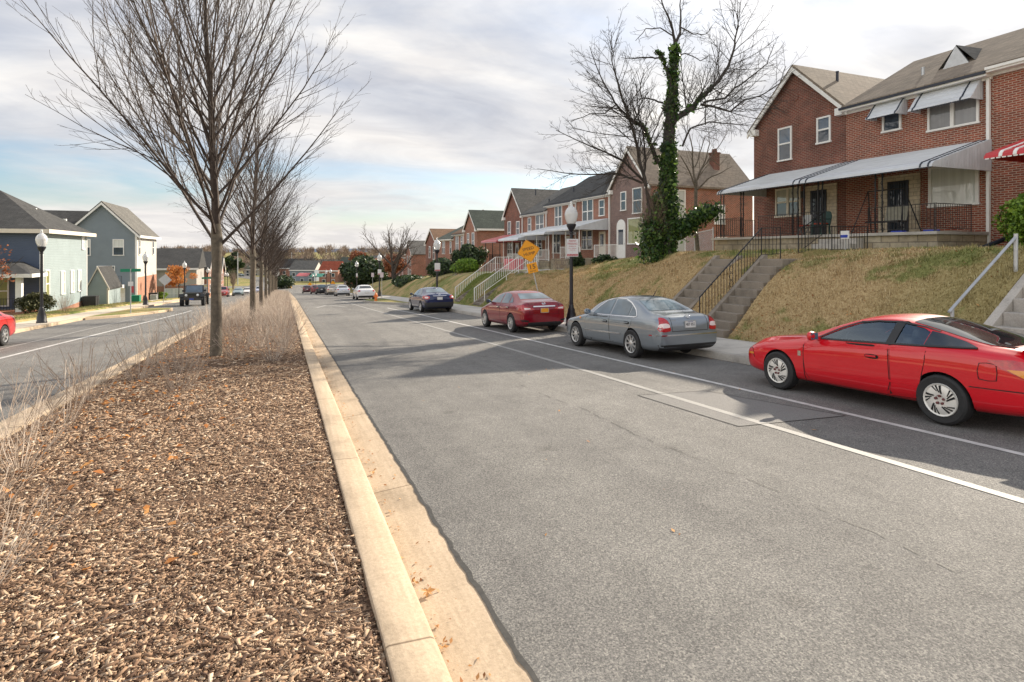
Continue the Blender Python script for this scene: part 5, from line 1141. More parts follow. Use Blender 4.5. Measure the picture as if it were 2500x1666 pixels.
    def badge(s, z, kind, r=.05, sg=-1, y0=0):
        h, n_ = s.proj('x', (y0, z), sg); t = MB(); ang = math.atan2(n_.z, abs(n_.x)); B_ = Matrix.Translation(h+n_*.008) @ Matrix.Rotation(ang*(1 if sg < 0 else -1), 4, 'Y') @ Matrix(((0, 0, sg, 0), (sg, 0, 0, 0), (0, 1, 0, 0), (0, 0, 0, 1)))
        k = 20; q = MB(); q.tube([(r*math.cos(2*math.pi*i/k), r*math.sin(2*math.pi*i/k), 0) for i in range(k+1)], r*.13, 6, False)
        if kind == 'vw':
            text_mb(q, 'V', r*1.15, Matrix.Translation((0, r*.40, .002))); text_mb(q, 'W', r*1.15, Matrix.Translation((0, -r*.38, .002)))
        elif kind == 'bar': q.box(-r*1.15, r*1.15, -r*.2, r*.2, -.004, .006)
        elif kind == 'star':
            for a in (90, 210, 330): q.bar((0, 0, 0), (r*math.cos(R(a)), r*math.sin(R(a)), 0), r*.16, .008)
        q.xf(B_); q.build('badge', m['chrome'], s.root)
PT = math.atan(.047)
def place(x, y): return (x, y, zr(y)+.004)
def common_sedan(c, glassm, side, ws, rw, quarter=None, frame=None):
    for sg in (1, -1):
        for i, poly in enumerate(side):
            c.patch('side_window', 'y', poly, glassm, sg, .006, rnd=0)
    if ws: c.patch('windscreen', 'x', ws, glassm, 1, .006)
    if rw: c.patch('rear_window', 'x', rw, glassm, -1, .006)
    if frame: 
        for sg in (1, -1): c.strip('window_trim', 'y', frame, .022, m['chrome'], sg, .007)
GC = 'cars parked along the brick house side'
def sedan_st(L=4.7, W=.873, H=1.46, belt=.93, hood=.93, deck=1.04, zl=.19, cowl=1.32, rf=2.35, rp=2.8, rr=3.35, rb=4.08, nose=.62, tail=.95, yt=.60):
    """stations from the nose to the tail"""
    return [(0, zl+.14, nose-.08, nose-.04, W*.70, W*.66, W*.5, nose-.05), (.05, zl+.04, nose, nose+.05, W*.82, W*.78, W*.6, nose+.03), (.3, zl, nose+.14, hood-.16, W*.94, W*.90, W*.72, hood-.18),
            (.75, zl-.01, belt-.13, hood-.06, W*.985, W*.94, W*.78, hood-.08), (cowl-.12, zl-.01, belt-.04, hood+.02, W*.995, W*.955, W*.80, hood-.005), (cowl+.05, zl-.01, belt-.02, hood+.08, W, W*.96, W*.80, hood+.04),
            (cowl+.45, zl-.01, belt, hood+.08+(H-hood-.08)*.56, W, W*.962, yt+.10, hood+.05+(H-hood-.1)*.52), (rf-.1, zl-.01, belt+.005, H-.055, W, W*.962, yt+.015, H-.115), (rp, zl-.01, belt+.01, H, W, W*.962, yt, H-.065),
            (rr-.1, zl-.01, belt+.015, H-.035, W, W*.96, yt-.01, H-.10), (rr+.2, zl-.01, belt+.03, H-.135, W, W*.955, yt+.01, H-.20), (rb-.08, zl, belt+.045, deck+.05, W*.995, W*.945, yt+.085, deck+.02), (rb+.12, zl+.01, belt+.04, deck, W*.985, W*.925, W*.78, deck-.03),
            (L-.17, zl+.04, deck-.08, deck-.015, W*.955, W*.88, W*.74, deck-.045), (L-.045, zl+.10, deck-.20, deck-.10, W*.92, W*.85, W*.68, deck-.125), (L, zl+.17, tail-.30, tail-.24, W*.86, W*.78, W*.6, tail-.26)]
# --- red coupe, nearest
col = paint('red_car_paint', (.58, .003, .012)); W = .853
st = [(0, .30, .53, .60, .56, .50, .36, .57), (.07, .24, .60, .70, .68, .62, .46, .68), (.35, .20, .72, .83, .80, .73, .55, .80), (.80, .19, .79, .90, .838, .77, .62, .87), (1.22, .18, .83, .94, .85, .80, .66, .905), (1.45, .18, .855, .985, .853, .815, .68, .945),
      (1.85, .18, .885, 1.15, .853, .82, .66, 1.10), (2.25, .18, .905, 1.30, .853, .82, .585, 1.24), (2.6, .18, .925, 1.345, .853, .82, .555, 1.285), (2.95, .18, .94, 1.325, .853, .82, .555, 1.265), (3.35, .18, .96, 1.23, .853, .815, .585, 1.175), (3.75, .19, .975, 1.12, .85, .80, .63, 1.075), (4.02, .20, .975, 1.055, .84, .785, .66, 1.03),
      (4.32, .22, .945, 1.035, .81, .75, .62, 1.01), (4.50, .27, .87, .965, .76, .70, .55, .94), (4.57, .34, .70, .77, .70, .62, .48, .75)]
xf = 1.30+.93
front = [(xf-1.70, .935), (xf-2.02, 1.09), (xf-2.28, 1.19), (xf-2.55, 1.23), (xf-2.83, 1.238), (xf-2.80, .955)]
quart = [(xf-2.90, .96), (xf-2.93, 1.233), (xf-3.20, 1.19), (xf-3.30, 1.145), (xf-3.30, .985)]
wsx = [(-.60, 1.02), (.60, 1.02), (.49, 1.262), (-.49, 1.262)]
car = Car('red_coupe', 'bright red two door coupe with pale slotted alloy wheels, nearest of the parked cars', col, st, 2.6, .93, .315, place(8.26, 5.82), (0, PT, R(90)+.005), GC, 3, .955,
          cut=[('y', front, .45, 1.2), ('y', front, -1.2, -.45), ('y', quart, .45, 1.2), ('y', quart, -1.2, -.45), ('x', wsx, .0, 1.4)],
          cavity=[(xf-1.50, .62), (xf-1.72, .93), (xf-2.30, 1.23), (xf-2.95, 1.265), (xf-3.45, 1.08), (xf-3.45, .5), (xf-1.55, .4)])
def coupe():
    c = car
    for sg in (1, -1):
        c.patch('side_window', 'y', front, m['cglass'], sg, -.006); c.patch('side_window', 'y', quart, m['cglass'], sg, -.006)
        c.patch('window_surround', 'y', [(xf-2.795, .935), (xf-2.82, 1.253), (xf-2.94, 1.253), (xf-2.915, .94)], m['blackplastic'], sg, .004)
        c.strip('window_seal', 'y', [(xf-1.64, .92), (xf-2.00, 1.10), (xf-2.27, 1.205), (xf-2.55, 1.245), (xf-2.88, 1.252), (xf-3.2, 1.205), (xf-3.4, 1.16)], .026, m['blackplastic'], sg, .004)
        c.strip('belt_seal', 'y', [(xf-1.60, .918), (xf-2.4, .940), (xf-3.3, .970), (xf-3.92, .995)], .026, m['blackplastic'], sg, .016)
        c.patch('quarter_panel_glass', 'y', [(xf-3.31, .985), (xf-3.31, 1.16), (xf-3.45, 1.135), (xf-3.75, 1.06), (xf-3.90, 1.01)], m['darkglass'], sg, .005)
    c.patch('windscreen', 'x', wsx, m['cglass'], 1, -.006)
    c.patch('rear_window', 'z', [(xf-3.02, -.50), (xf-3.02, .50), (xf-3.5, .545), (xf-4.0, .60), (xf-4.22, .56), (xf-4.22, -.56), (xf-4.0, -.60), (xf-3.5, -.545)], m['darkglass'], 1, .006)
    d1 = c.door([(xf-1.46, .60), (xf-1.47, .82), (xf-1.55, .912), (xf-2.85, .945), (xf-2.86, .42), (xf-2.80, .25), (xf-1.56, .25), (xf-1.48, .38)], col)
    c.door([(xf-2.88, .948), (xf-3.36, .972), (xf-3.34, .76), (xf-3.26, .44), (xf-3.20, .27), (xf-2.84, .25), (xf-2.885, .42)], col)
    c.handle(xf-2.62, .755, col, w_=.085); c.wheels('slot', 'alloy_white'); c.mirror(xf-1.72, .90, col)
    for sg in (1, -1):
        c.strip('side_crease', 'y', [(xf-1.5, .47), (xf-2.4, .455), (xf-3.25, .45)], .03, col, sg, .006)
        c.patch('fuel_cap' if sg > 0 else 'side_panel', 'y', cr([(xf-3.98, .66), (xf-4.14, .66), (xf-4.14, .83), (xf-3.98, .83)], 4), col, sg, .003)
        c.strip('cap_seam', 'y', [(xf-3.97, .65), (xf-3.96, .745), (xf-3.98, .84), (xf-4.06, .85), (xf-4.15, .84), (xf-4.16, .745), (xf-4.15, .65), (xf-4.06, .64), (xf-3.97, .65)], .008, m['dark'], sg, .0035)
        c.strip('bumper_seam', 'y', [(xf-3.86, .54), (xf-4.15, .545), (xf-4.5, .55)], .01, m['dark'], sg, .004)
        c.patch('tail_light', 'y', [(xf-4.06, .885), (xf-4.30, .905), (xf-4.48, .87), (xf-4.50, .66), (xf-4.38, .71), (xf-4.20, .80)], m['tail'], sg, .006, rnd=0)
        c.patch('indicator', 'y', [(xf-4.25, .795), (xf-4.48, .80), (xf-4.495, .71), (xf-4.40, .715)], m['amber'], sg, .010)
        c.patch('front_marker', 'y', [(xf-.16, .515), (xf-.33, .525), (xf-.33, .56), (xf-.16, .55)], m['amber'], sg, .006)
        c.patch('side_badge', 'y', [(xf-1.35, .62), (xf-1.41, .62), (xf-1.41, .70), (xf-1.35, .70)], m['chrome'], sg, .006)
        c.strip('panel_seam', 'y', [(xf-1.455, .2), (xf-1.46, .80), (xf-1.52, .87)], .01, m['dark'], sg, .004)
        c.strip('bumper_seam', 'y', [(xf-.34, .47), (xf-.30, .62), (xf-.2, .63)], .008, m['dark'], sg, .004)
    c.patch('headlight', 'x', [(.30, .55), (.62, .54), (.66, .60), (.34, .61)], m['head'], 1, .006); c.patch('headlight', 'x', [(-.30, .55), (-.62, .54), (-.66, .60), (-.34, .61)], m['head'], 1, .006)
    sp = MB(); sp.sheet([[(xf-4.26, y, 1.045+.02*math.cos(y*1.6)), (xf-4.48, y, 1.055+.03*math.cos(y*1.6)), (xf-4.50, y, 1.03+.03*math.cos(y*1.6)), (xf-4.28, y, 1.02+.02*math.cos(y*1.6))] for y in [-.66+.11*i for i in range(13)]]); sp.build('spoiler', col, c.root, smooth=True)
    sw = MB(); ct = Vector((xf-2.02, .37, .86)); T = Matrix.Translation(ct) @ Matrix.Rotation(R(-68), 4, 'Y')
    sw.tube([T @ Vector((.175*math.cos(a), .175*math.sin(a), 0)) for a in [2*math.pi*i/24 for i in range(25)]], .015, 6, False)
    for a in (0, 2.1, 4.2): sw.bar(T @ Vector((0, 0, -.03)), T @ Vector((.17*math.cos(a), .17*math.sin(a), 0)), .035, .018)
    sw.build('steering_wheel', m['blackplastic'], c.root, smooth=True)
    for y in (.36, -.36):
        s_ = MB().prism([(xf-2.3, .5), (xf-2.85, .5), (xf-3.02, 1.02), (xf-2.88, 1.04), (xf-2.70, .66), (xf-2.3, .64)], 'y', y-.22, y+.22); s_.prism([(xf-2.93, 1.02), (xf-3.03, 1.02), (xf-3.06, 1.15), (xf-2.97, 1.16)], 'y', y-.12, y+.12)
        s_.build('seat', m['interior'], c.root, bevel=.04)
    MB().prism([(xf-1.50, .62), (xf-1.72, .90), (xf-1.95, .88), (xf-2.0, .7)], 'y', -.58, .58).build('dashboard', m['blackplastic'], c.root, bevel=.02)
    MB().box(xf-2.16, xf-2.13, -.13, .13, 1.09, 1.15).build('rear_view_mirror', m['blackplastic'], c.root, bevel=.02)
    MB().tube([(xf-4.5, .35, .27), (xf-4.62, .35, .27)], .035, 10).build('exhaust', m['chrome'], c.root)
    wp = MB(); wp.tube([(xf-1.5, .5, .945), (xf-1.48, .05, .965)], .012, 5); wp.build('wiper', m['blackplastic'], c.root)
coupe()
# --- grey sedan
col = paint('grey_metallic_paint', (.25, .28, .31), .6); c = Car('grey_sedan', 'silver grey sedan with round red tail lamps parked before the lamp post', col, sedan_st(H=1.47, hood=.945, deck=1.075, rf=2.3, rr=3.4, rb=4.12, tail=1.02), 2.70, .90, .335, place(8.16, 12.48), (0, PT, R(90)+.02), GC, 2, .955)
xf = c.xf
sw_ = [[(xf-1.80, .985), (xf-2.06, 1.16), (xf-2.32, 1.305), (xf-2.55, 1.355), (xf-2.63, 1.36), (xf-2.60, .985)], [(xf-2.68, .985), (xf-2.71, 1.362), (xf-3.05, 1.348), (xf-3.28, 1.29), (xf-3.40, 1.23), (xf-3.42, .995)], [(xf-3.46, .998), (xf-3.45, 1.21), (xf-3.58, 1.13), (xf-3.70, 1.04), (xf-3.72, 1.005)]]
common_sedan(c, m['carglass'], sw_, [(-.64, 1.06), (.64, 1.06), (.52, 1.36), (-.52, 1.36)], [(-.60, 1.125), (.60, 1.125), (.57, 1.18), (.49, 1.345), (-.49, 1.345), (-.57, 1.18)], frame=[(xf-1.74, .96), (xf-2.04, 1.185), (xf-2.30, 1.335), (xf-2.65, 1.39), (xf-3.06, 1.375), (xf-3.32, 1.30), (xf-3.6, 1.15), (xf-3.78, 1.0), (xf-3.7, .972), (xf-2.6, .962), (xf-1.74, .96)])
d_ = c.door([(xf-1.45, .45), (xf-1.43, .80), (xf-1.62, .945), (xf-2.62, .95), (xf-2.64, .30), (xf-1.55, .26)], col); c.door([(xf-2.66, .30), (xf-2.66, .95), (xf-3.62, .96), (xf-3.60, .78), (xf-3.34, .55), (xf-3.22, .29)], col)
c.handle(xf-2.45, .80, col); c.handle(xf-3.42, .82, col); c.wheels('spoke10', 'alloy'); c.mirror(xf-1.74, .95, col)
for sg in (1, -1):
    c.strip('side_moulding', 'y', [(xf-1.4, .52), (xf-3.15, .54)], .035, m['chrome'], sg, .012)
    c.patch('side_marker', 'y', [(xf-4.30, .585), (xf-4.46, .59), (xf-4.46, .615), (xf-4.30, .61)], m['tail'], sg, .01)
    c.patch('side_indicator', 'y', cr([(xf-1.12, .80), (xf-1.2, .80), (xf-1.2, .84), (xf-1.12, .84)], 3), m['amber'], sg, .008)
    tl = c.patch('tail_light', 'x', cr([(sg*.80, .70), (sg*.56, .70), (sg*.555, .80), (sg*.585, .92), (sg*.65, .99), (sg*.735, .975), (sg*.79, .86)], 3), m['tail'], -1, .010, res=.04)
    c.patch('lamp_lens', 'x', cr([(sg*.79, .78), (sg*.575, .78), (sg*.595, .86), (sg*.77, .86)], 3), m['tail_clear'], -1, .014, tl, res=.04)
c.patch('boot_lid', 'x', [(-.60, 1.0), (.60, 1.0), (.50, .70), (-.50, .70)], col, -1, .004); c.strip('lid_seam', 'x', [(-.51, 1.0), (-.50, .69), (.50, .69), (.51, 1.0)], .009, m['dark'], -1, .004)
c.patch('bumper', 'x', [(-.84, .62), (.84, .62), (.82, .34), (-.82, .34)], col, -1, .018); c.strip('bumper_trim', 'x', [(-.83, .605), (0, .61), (.83, .605)], .03, m['chrome'], -1, .02); c.patch('bumper_skirt', 'x', [(-.80, .395), (.80, .395), (.74, .27), (-.74, .27)], m['blackplastic'], -1, .021)
c.plate(.835, '4BT·055', extra='MARYLAND'); c.badge(1.0, 'vw', .055); c.letters('PASSAT', .44, .935, .042, m['chrome'])
MB().tube([(xf-3.35, 0, 1.44), (xf-3.5, .0, 1.60)], [.012, .005], 6).build('antenna', m['blackplastic'], c.root)
# --- dark red sedan
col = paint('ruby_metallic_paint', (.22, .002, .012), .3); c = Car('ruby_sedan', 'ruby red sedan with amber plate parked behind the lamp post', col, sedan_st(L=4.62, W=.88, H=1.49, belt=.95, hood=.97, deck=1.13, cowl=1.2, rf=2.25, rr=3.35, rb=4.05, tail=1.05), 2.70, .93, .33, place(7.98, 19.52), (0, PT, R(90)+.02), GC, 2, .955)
xf = c.xf; sw_ = [[(xf-1.62, 1.02), (xf-1.95, 1.22), (xf-2.25, 1.33), (xf-2.55, 1.38), (xf-2.52, 1.02)], [(xf-2.61, 1.02), (xf-2.64, 1.382), (xf-3.0, 1.37), (xf-3.26, 1.31), (xf-3.30, 1.03)], [(xf-3.36, 1.035), (xf-3.34, 1.27), (xf-3.52, 1.17), (xf-3.66, 1.06)]]
common_sedan(c, m['carglass'], sw_, [(-.64, 1.08), (.64, 1.08), (.52, 1.38), (-.52, 1.38)], [(-.60, 1.18), (.60, 1.18), (.49, 1.37), (-.49, 1.37)])
c.door([(xf-1.40, .45), (xf-1.40, .85), (xf-1.52, .985), (xf-2.54, .99), (xf-2.58, .30), (xf-1.5, .26)], col); c.door([(xf-2.6, .30), (xf-2.58, .99), (xf-3.5, 1.0), (xf-3.46, .8), (xf-3.3, .55), (xf-3.2, .29)], col)
c.handle(xf-2.4, .86, m['chrome']); c.handle(xf-3.32, .88, m['chrome']); c.wheels('split', 'alloy'); c.mirror(xf-1.58, .99, m['blackplastic'])
for sg in (1, -1):
    tl = c.patch('tail_light', 'x', [(sg*.85, .80), (sg*.70, .80), (sg*.38, .83), (sg*.40, .87), (sg*.66, .93), (sg*.84, 1.0)], m['tail'], -1, .012, res=.04); c.patch('lamp_lens', 'x', [(sg*.74, .83), (sg*.52, .85), (sg*.55, .885), (sg*.76, .90)], m['tail_clear'], -1, .016, tl, res=.04)
    c.patch('tail_light', 'y', [(xf-4.12, .98), (xf-4.52, .99), (xf-4.52, .80), (xf-4.36, .82)], m['tail'], sg, .012, res=.04)
    c.patch('reflector', 'x', cr([(sg*.62, .42), (sg*.80, .44), (sg*.80, .49), (sg*.62, .47)], 3), m['dark'], -1, .022, res=.04)
c.strip('lid_seam', 'x', [(-.58, 1.06), (-.56, .66), (.56, .66), (.58, 1.06)], .009, m['dark'], -1, .004); c.strip('chrome_bar', 'x', [(-.42, .935), (.42, .935)], .04, m['chrome'], -1, .018)
c.patch('bumper', 'x', [(-.84, .66), (.84, .66), (.82, .36), (-.82, .36)], col, -1, .014); c.patch('bumper_skirt', 'x', [(-.62, .40), (.62, .40), (.66, .27), (-.66, .27)], m['blackplastic'], -1, .02)
c.plate(.80, '', 'plate_yellow', w_=.30); c.badge(1.03, 'bar', .06); c.letters('SENTRA', .46, 1.03, .045, m['chrome'])
# --- dark blue sedan
col = paint('dark_blue_paint', (.003, .014, .075), .2); blue = Car('blue_sedan', 'dark blue sedan parked below the white railed steps', col, sedan_st(L=4.7, W=.90, H=1.47, belt=.95, hood=.95, deck=1.10, tail=1.02), 2.75, .95, .335, place(7.85, 32.9), (0, PT, R(90)+.02), GC, 2, .955); c = blue
xf = c.xf; sw_ = [[(xf-1.80, 1.0), (xf-2.1, 1.18), (xf-2.35, 1.30), (xf-2.62, 1.36), (xf-2.6, 1.0)], [(xf-2.7, 1.0), (xf-2.72, 1.36), (xf-3.1, 1.34), (xf-3.35, 1.25), (xf-3.5, 1.15), (xf-3.55, 1.02)]]
common_sedan(c, m['carglass'], sw_, [(-.64, 1.07), (.64, 1.07), (.52, 1.36), (-.52, 1.36)], [(-.60, 1.15), (.60, 1.15), (.49, 1.35), (-.49, 1.35)]); c.wheels('spoke', 'alloy'); c.mirror(xf-1.74, .97, m['blackplastic'])
c.door([(xf-1.45, .45), (xf-1.43, .80), (xf-1.62, .955), (xf-2.62, .96), (xf-2.64, .30), (xf-1.55, .26)], col); c.door([(xf-2.66, .30), (xf-2.66, .96), (xf-3.62, .97), (xf-3.60, .78), (xf-3.34, .55), (xf-3.22, .29)], col)
for sg in (1, -1):
    tl = c.patch('tail_light', 'x', cr([(sg*.86, .80), (sg*.62, .80), (sg*.60, .95), (sg*.84, .97)], 3), m['tail'], -1, .012, res=.04); c.patch('lamp_lens', 'x', cr([(sg*.82, .84), (sg*.68, .84), (sg*.68, .92), (sg*.82, .92)], 3), m['tail_clear'], -1, .016, tl, res=.04)
    c.patch('tail_light', 'y', [(xf-4.40, .80), (xf-4.58, .80), (xf-4.58, .95), (xf-4.36, .96)], m['tail'], sg, .010, res=.04)
c.strip('chrome_bar', 'x', [(-.40, .96), (.40, .96)], .035, m['chrome'], -1, .018); c.plate(.82, ''); c.patch('bumper', 'x', [(-.86, .60), (.86, .60), (.82, .32), (-.82, .32)], m['blackplastic'], -1, .016); c.badge(1.03, 'bar', .055)
# --- cars farther down, fewer parts
def far_car(name, label, colr, x, y, kind='sedan', head=1, metal=0.0, rotz=0, group=GC, sc=.955, glassm='darkglass', front=False):
    pt = math.atan(.047 if y < 60 else .058 if y < 150 else .004); st = sedan_st() if kind == 'sedan' else sedan_st(L=4.5, W=.90, H=1.72, belt=1.05, hood=1.08, deck=1.35, cowl=1.1, rf=1.9, rp=2.6, rr=3.9, rb=4.28, nose=.75, tail=1.25, yt=.66)
    col = paint(name+'_paint', colr, metal)
    c = Car(name, label, col, st, 2.7, .90, .335, place(x, y), (0, pt*head, R(90)*head+rotz), group, 1, sc); xf = c.xf; g_ = m[glassm]
    if kind == 'sedan':
        common_sedan(c, g_, [[(xf-1.80, .985), (xf-2.2, 1.22), (xf-2.6, 1.35), (xf-3.1, 1.335), (xf-3.45, 1.18), (xf-3.6, 1.0)]], [(-.64, 1.05), (.64, 1.05), (.52, 1.36), (-.52, 1.36)], [(-.60, 1.10), (.60, 1.10), (.49, 1.34), (-.49, 1.34)]); tz = (.80, .95)
    else:
        common_sedan(c, g_, [[(xf-1.5, 1.12), (xf-1.9, 1.45), (xf-2.3, 1.58), (xf-3.7, 1.56), (xf-3.95, 1.14)]], [(-.66, 1.18), (.66, 1.18), (.56, 1.60), (-.56, 1.60)], [(-.62, 1.20), (.62, 1.20), (.55, 1.56), (-.55, 1.56)]); tz = (.95, 1.18)
    c.wheels('spoke', 'alloy'); c.mirror(xf-1.7, .97 if kind == 'sedan' else 1.12, col)
    for sg in (1, -1):
        c.patch('tail_light', 'x', [(sg*.84, tz[0]), (sg*.58, tz[0]), (sg*.58, tz[1]), (sg*.82, tz[1])], m['tail'], -1, .012); c.patch('headlight', 'x', [(sg*.68, .60), (sg*.40, .58), (sg*.40, .68), (sg*.66, .70)], m['head'], 1, .012)
    c.plate(.72 if kind == 'sedan' else .85, '')
    c.patch('bumper_skirt', 'x', [(-.78, .42), (.78, .42), (.72, .28), (-.72, .28)], m['blackplastic'], -1, .016); c.patch('grille', 'x', [(-.45, .56), (.45, .56), (.40, .42), (-.40, .42)], m['blackplastic'], 1, .012)
    return c
far_car('white_sedan', 'white sedan parked just past the hydrant', (.70, .70, .70), 6.95, 56.0)
far_car('silver_sedan', 'silver sedan, next car past the white one', (.50, .52, .56), 6.75, 76, metal=.4)
far_car('beige_sedan', 'beige sedan beyond the silver sedan', (.46, .40, .33), 6.55, 90, metal=.3)
far_car('dark_suv', 'dark upright car between the beige sedan and the black one', (.03, .035, .045), 6.9, 97, 'suv')
far_car('black_suv', 'black boxy car with large rear window far down the row', (.02, .022, .03), 5.6, 101, 'suv', glassm='carglass')
far_car('maroon_car', 'small maroon car just in front of the black boxy car', (.20, .04, .05), 5.1, 108, 'suv')
far_car('dark_maroon_suv', 'dark maroon car farthest down the row near the corner', (.10, .035, .045), 4.1, 122, 'suv')
G2 = 'cars on the far carriageway'
far_car('red_car', 'red car cut off by the photo edge on the far carriageway', (.55, .02, .02), -9.05, 21.4, head=-1, group=G2)
far_car('red_suv', 'red car parked behind the black jeep', (.36, .04, .04), -8.9, 98, 'suv', -1, group=G2)
far_car('teal_sedan', 'grey teal sedan driving behind the red parked car', (.13, .19, .21), -7.4, 108, head=-1, group=G2, glassm='carglass')
far_car('white_car', 'white car half hidden by the grey teal sedan', (.7, .68, .66), -6.6, 118, head=-1, group=G2)
far_car('lilac_van', 'pale lilac grey van far away between the median trunks', (.38, .38, .46), -5.3, 140, 'suv', -1, group=G2)
far_car('distant_car', 'small dark teal car on the distant curving road', (.06, .10, .11), -17.5, 268, head=-1, rotz=.5, group=G2)
# --- black jeep facing the camera
def jeep():
    x, y = -6.9, 53.6; t = thing('black_jeep', 'black boxy off road car with round headlights facing the camera', 'car', place(x, y), (0, -PT, R(-90)), G2, .97); col = paint('black_gloss_paint', (.012, .014, .02)); mt = m['blackplastic']
    def b(mb, n_, mat, par=None, **k): return mb.build(n_, mat, par or t, **k)
    b(MB().box(-1.9, 1.15, -.72, .72, .55, 1.08).box(.6, 1.75, -.62, .62, .62, 1.10), 'body', col, bevel=.04); b(MB().prism([(-1.9, 1.08), (.55, 1.08), (.28, 1.72), (-1.88, 1.76)], 'y', -.70, .70), 'hard_top', col, bevel=.04)
    b(MB().add([(.575, -.62, 1.12), (.575, .62, 1.12), (.325, .58, 1.66), (.325, -.58, 1.66)], [(0, 1, 2, 3)]), 'windscreen', m['glass_blue'])
    for s_ in (-1, 1):
        b(MB().box(-.85, .25, s_*.703-.004, s_*.703+.004, 1.15, 1.62), 'side_window', m['darkglass']); b(MB().box(-1.75, -.95, s_*.703-.004, s_*.703+.004, 1.15, 1.62), 'side_window', m['darkglass'])
        b(MB().prism([(.78, .80), (.95, 1.0), (1.65, 1.0), (1.85, .78), (1.85, .72), (1.62, .93), (.98, .93), (.82, .76)], 'y', s_*.60 if s_ > 0 else -.93, .93 if s_ > 0 else -.60), 'fender', mt, bevel=.02)
        b(MB().prism([(-1.85, .80), (-1.7, 1.0), (-1.0, 1.0), (-.8, .76), (-1.02, .93), (-1.66, .93)], 'y', .70 if s_ > 0 else -.93, .93 if s_ > 0 else -.70), 'fender', mt)
        b(MB().lathe([(.10, 1.752), (.10, 1.77), (.0, 1.785)], 14, (0, s_*.42, .90), axis='x'), 'headlight', m['head'])
        b(MB().box(.40, .46, s_*.80-.1, s_*.80+.1, 1.15, 1.33), 'mirror', mt, bevel=.02)
        for ax in (1.3, -1.35):
            w_ = b(MB().lathe([(.2, -.12), (.39, -.12), (.40, -.08), (.40, .08), (.39, .12), (.2, .12)], 28, (0, 0, 0), axis='y').xf(Matrix.Translation((ax, s_*.78, .40))), 'wheel', m['tyre'], smooth=True)
            b(MB().lathe([(.22, .125), (.05, .10), (0, .13)], 14, axis='y', cap=False).xf(Matrix.Translation((ax, s_*.78, .40)) @ Matrix.Scale(s_, 4, (0, 1, 0))), 'rim', m['alloy'], w_)
    g_ = b(MB().box(1.75, 1.765, -.60, .60, .68, 1.06), 'grille', col, bevel=.01); sl = MB()
    for i in range(7): yy = -.24+.08*i; sl.box(1.766, 1.772, yy-.022, yy+.022, .76, 1.0)
    b(sl, 'grille_slots', m['dark'], g_); b(MB().box(1.80, 1.98, -.82, .82, .48, .66), 'bumper', mt, bevel=.03)
    b(MB().box(1.982, 1.99, -.16, .16, .50, .64), 'licence_plate', m['blueink'])
jeep()
# ------------------------------------------------------------------ street lamps
def mk_globe():
    s = NT('lamp_globe'); s.p.inputs['Transmission Weight'].default_value = .35; return s.fin((.80, .80, .79), .18, spec=.6)
m['globe'] = mk_globe()
LG1 = 'black street lamps along the brick house side'; LG2 = 'black street lamps on the far pavement'
def lamp(label, x, y, z, group):
    t = thing('street_lamp', label, 'street lamp', (x, y, z), (0, 0, 0), group)
    MB().lathe([(.21, 0), (.21, .06), (.185, .10), (.19, .28), (.16, .34), (.165, .38), (.12, .52), (.13, .56), (.085, .66), (.09, .70), (.07, .74)], 16).build('base', m['lampblack'], t, smooth=True)
    MB().lathe([(.068, .74), (.055, 3.22), (.075, 3.24), (.075, 3.28), (.05, 3.30)], 12).build('pole', m['lampblack'], t, smooth=True)
    MB().lathe([(.05, 3.30), (.085, 3.34), (.15, 3.46), (.17, 3.52), (.165, 3.56), (.13, 3.57)], 16).build('fitter', m['lampblack'], t, smooth=True)
    gl = MB().lathe([(.13, 3.565), (.175, 3.64), (.215, 3.76), (.232, 3.88), (.225, 3.96), (.20, 4.00), (.185, 4.02)], 20).build('globe', m['globe'], t, smooth=True)
    MB().lathe([(.212, 3.985), (.20, 4.03), (.15, 4.11), (.075, 4.17), (.055, 4.20), (.06, 4.23), (.045, 4.27), (.05, 4.30), (.03, 4.35), (0, 4.38)], 20).build('cap', m['globe'], t, smooth=True)
    return t
def psign(t, z0, text=True, w_=.46, hh=.62, label=None):
    x0 = -.0; p = MB().box(x0-w_/2, x0+w_/2, -.092, -.084, z0, z0+hh).build('parking_sign', m['plate_white'], t)
    q = MB().box(x0-w_/2+.012, x0+w_/2-.012, -.0955, -.0925, z0+.02, z0+.09); rot = Matrix.Translation((x0, -.0935, 0)) @ Matrix(((1, 0, 0, 0), (0, 0, -1, 0), (0, 1, 0, 0), (0, 0, 0, 1)))
    if text:
        for tx, zz_, sz in (('PERMIT', .54, .10), ('PARKING', .445, .10), ('W AREA 9 ZF', .355, .055), ('6AM-12 MIDNIGHT', .285, .042), ('EXCEPT SUN', .225, .042), ('◄', .16, .05)): text_mb(q, tx if tx != '◄' else '←', sz, Matrix.Translation((0, 0, z0+zz_)) @ rot, sx=.9)
    q.build('sign_text', m['redink'], p)
    if text:
        q = MB(); text_mb(q, 'TOW-AWAY ZONE', .05, Matrix.Translation((0, -.003, z0+.052)) @ rot); q.build('sign_footer_text', m['plate_white'], p)
    return p
SLX = lambda y: kx(y)+.52
l0 = lamp('nearest black street lamp with a permit parking sign, between the red and grey sedans', SLX(17.9), 17.9, zr(17.9)+.15, LG1); psign(l0, 2.42)
LR = [(36.0, 'black street lamp with a small blank sign beside the blue sedan'), (58, 'black street lamp with a pinkish sign behind the orange hydrant'), (76, 'black street lamp with a narrow sign beside the dark evergreen'), (110, 'tall black street lamp standing by the far yellow sign'), (118, 'black street lamp partly behind the tall one near the far yellow sign'), (142, 'black street lamp between the two far yellow signs'), (150, 'farthest black street lamp by the red roofed house')]
base = lamp('x', 0, 0, 0, LG1)
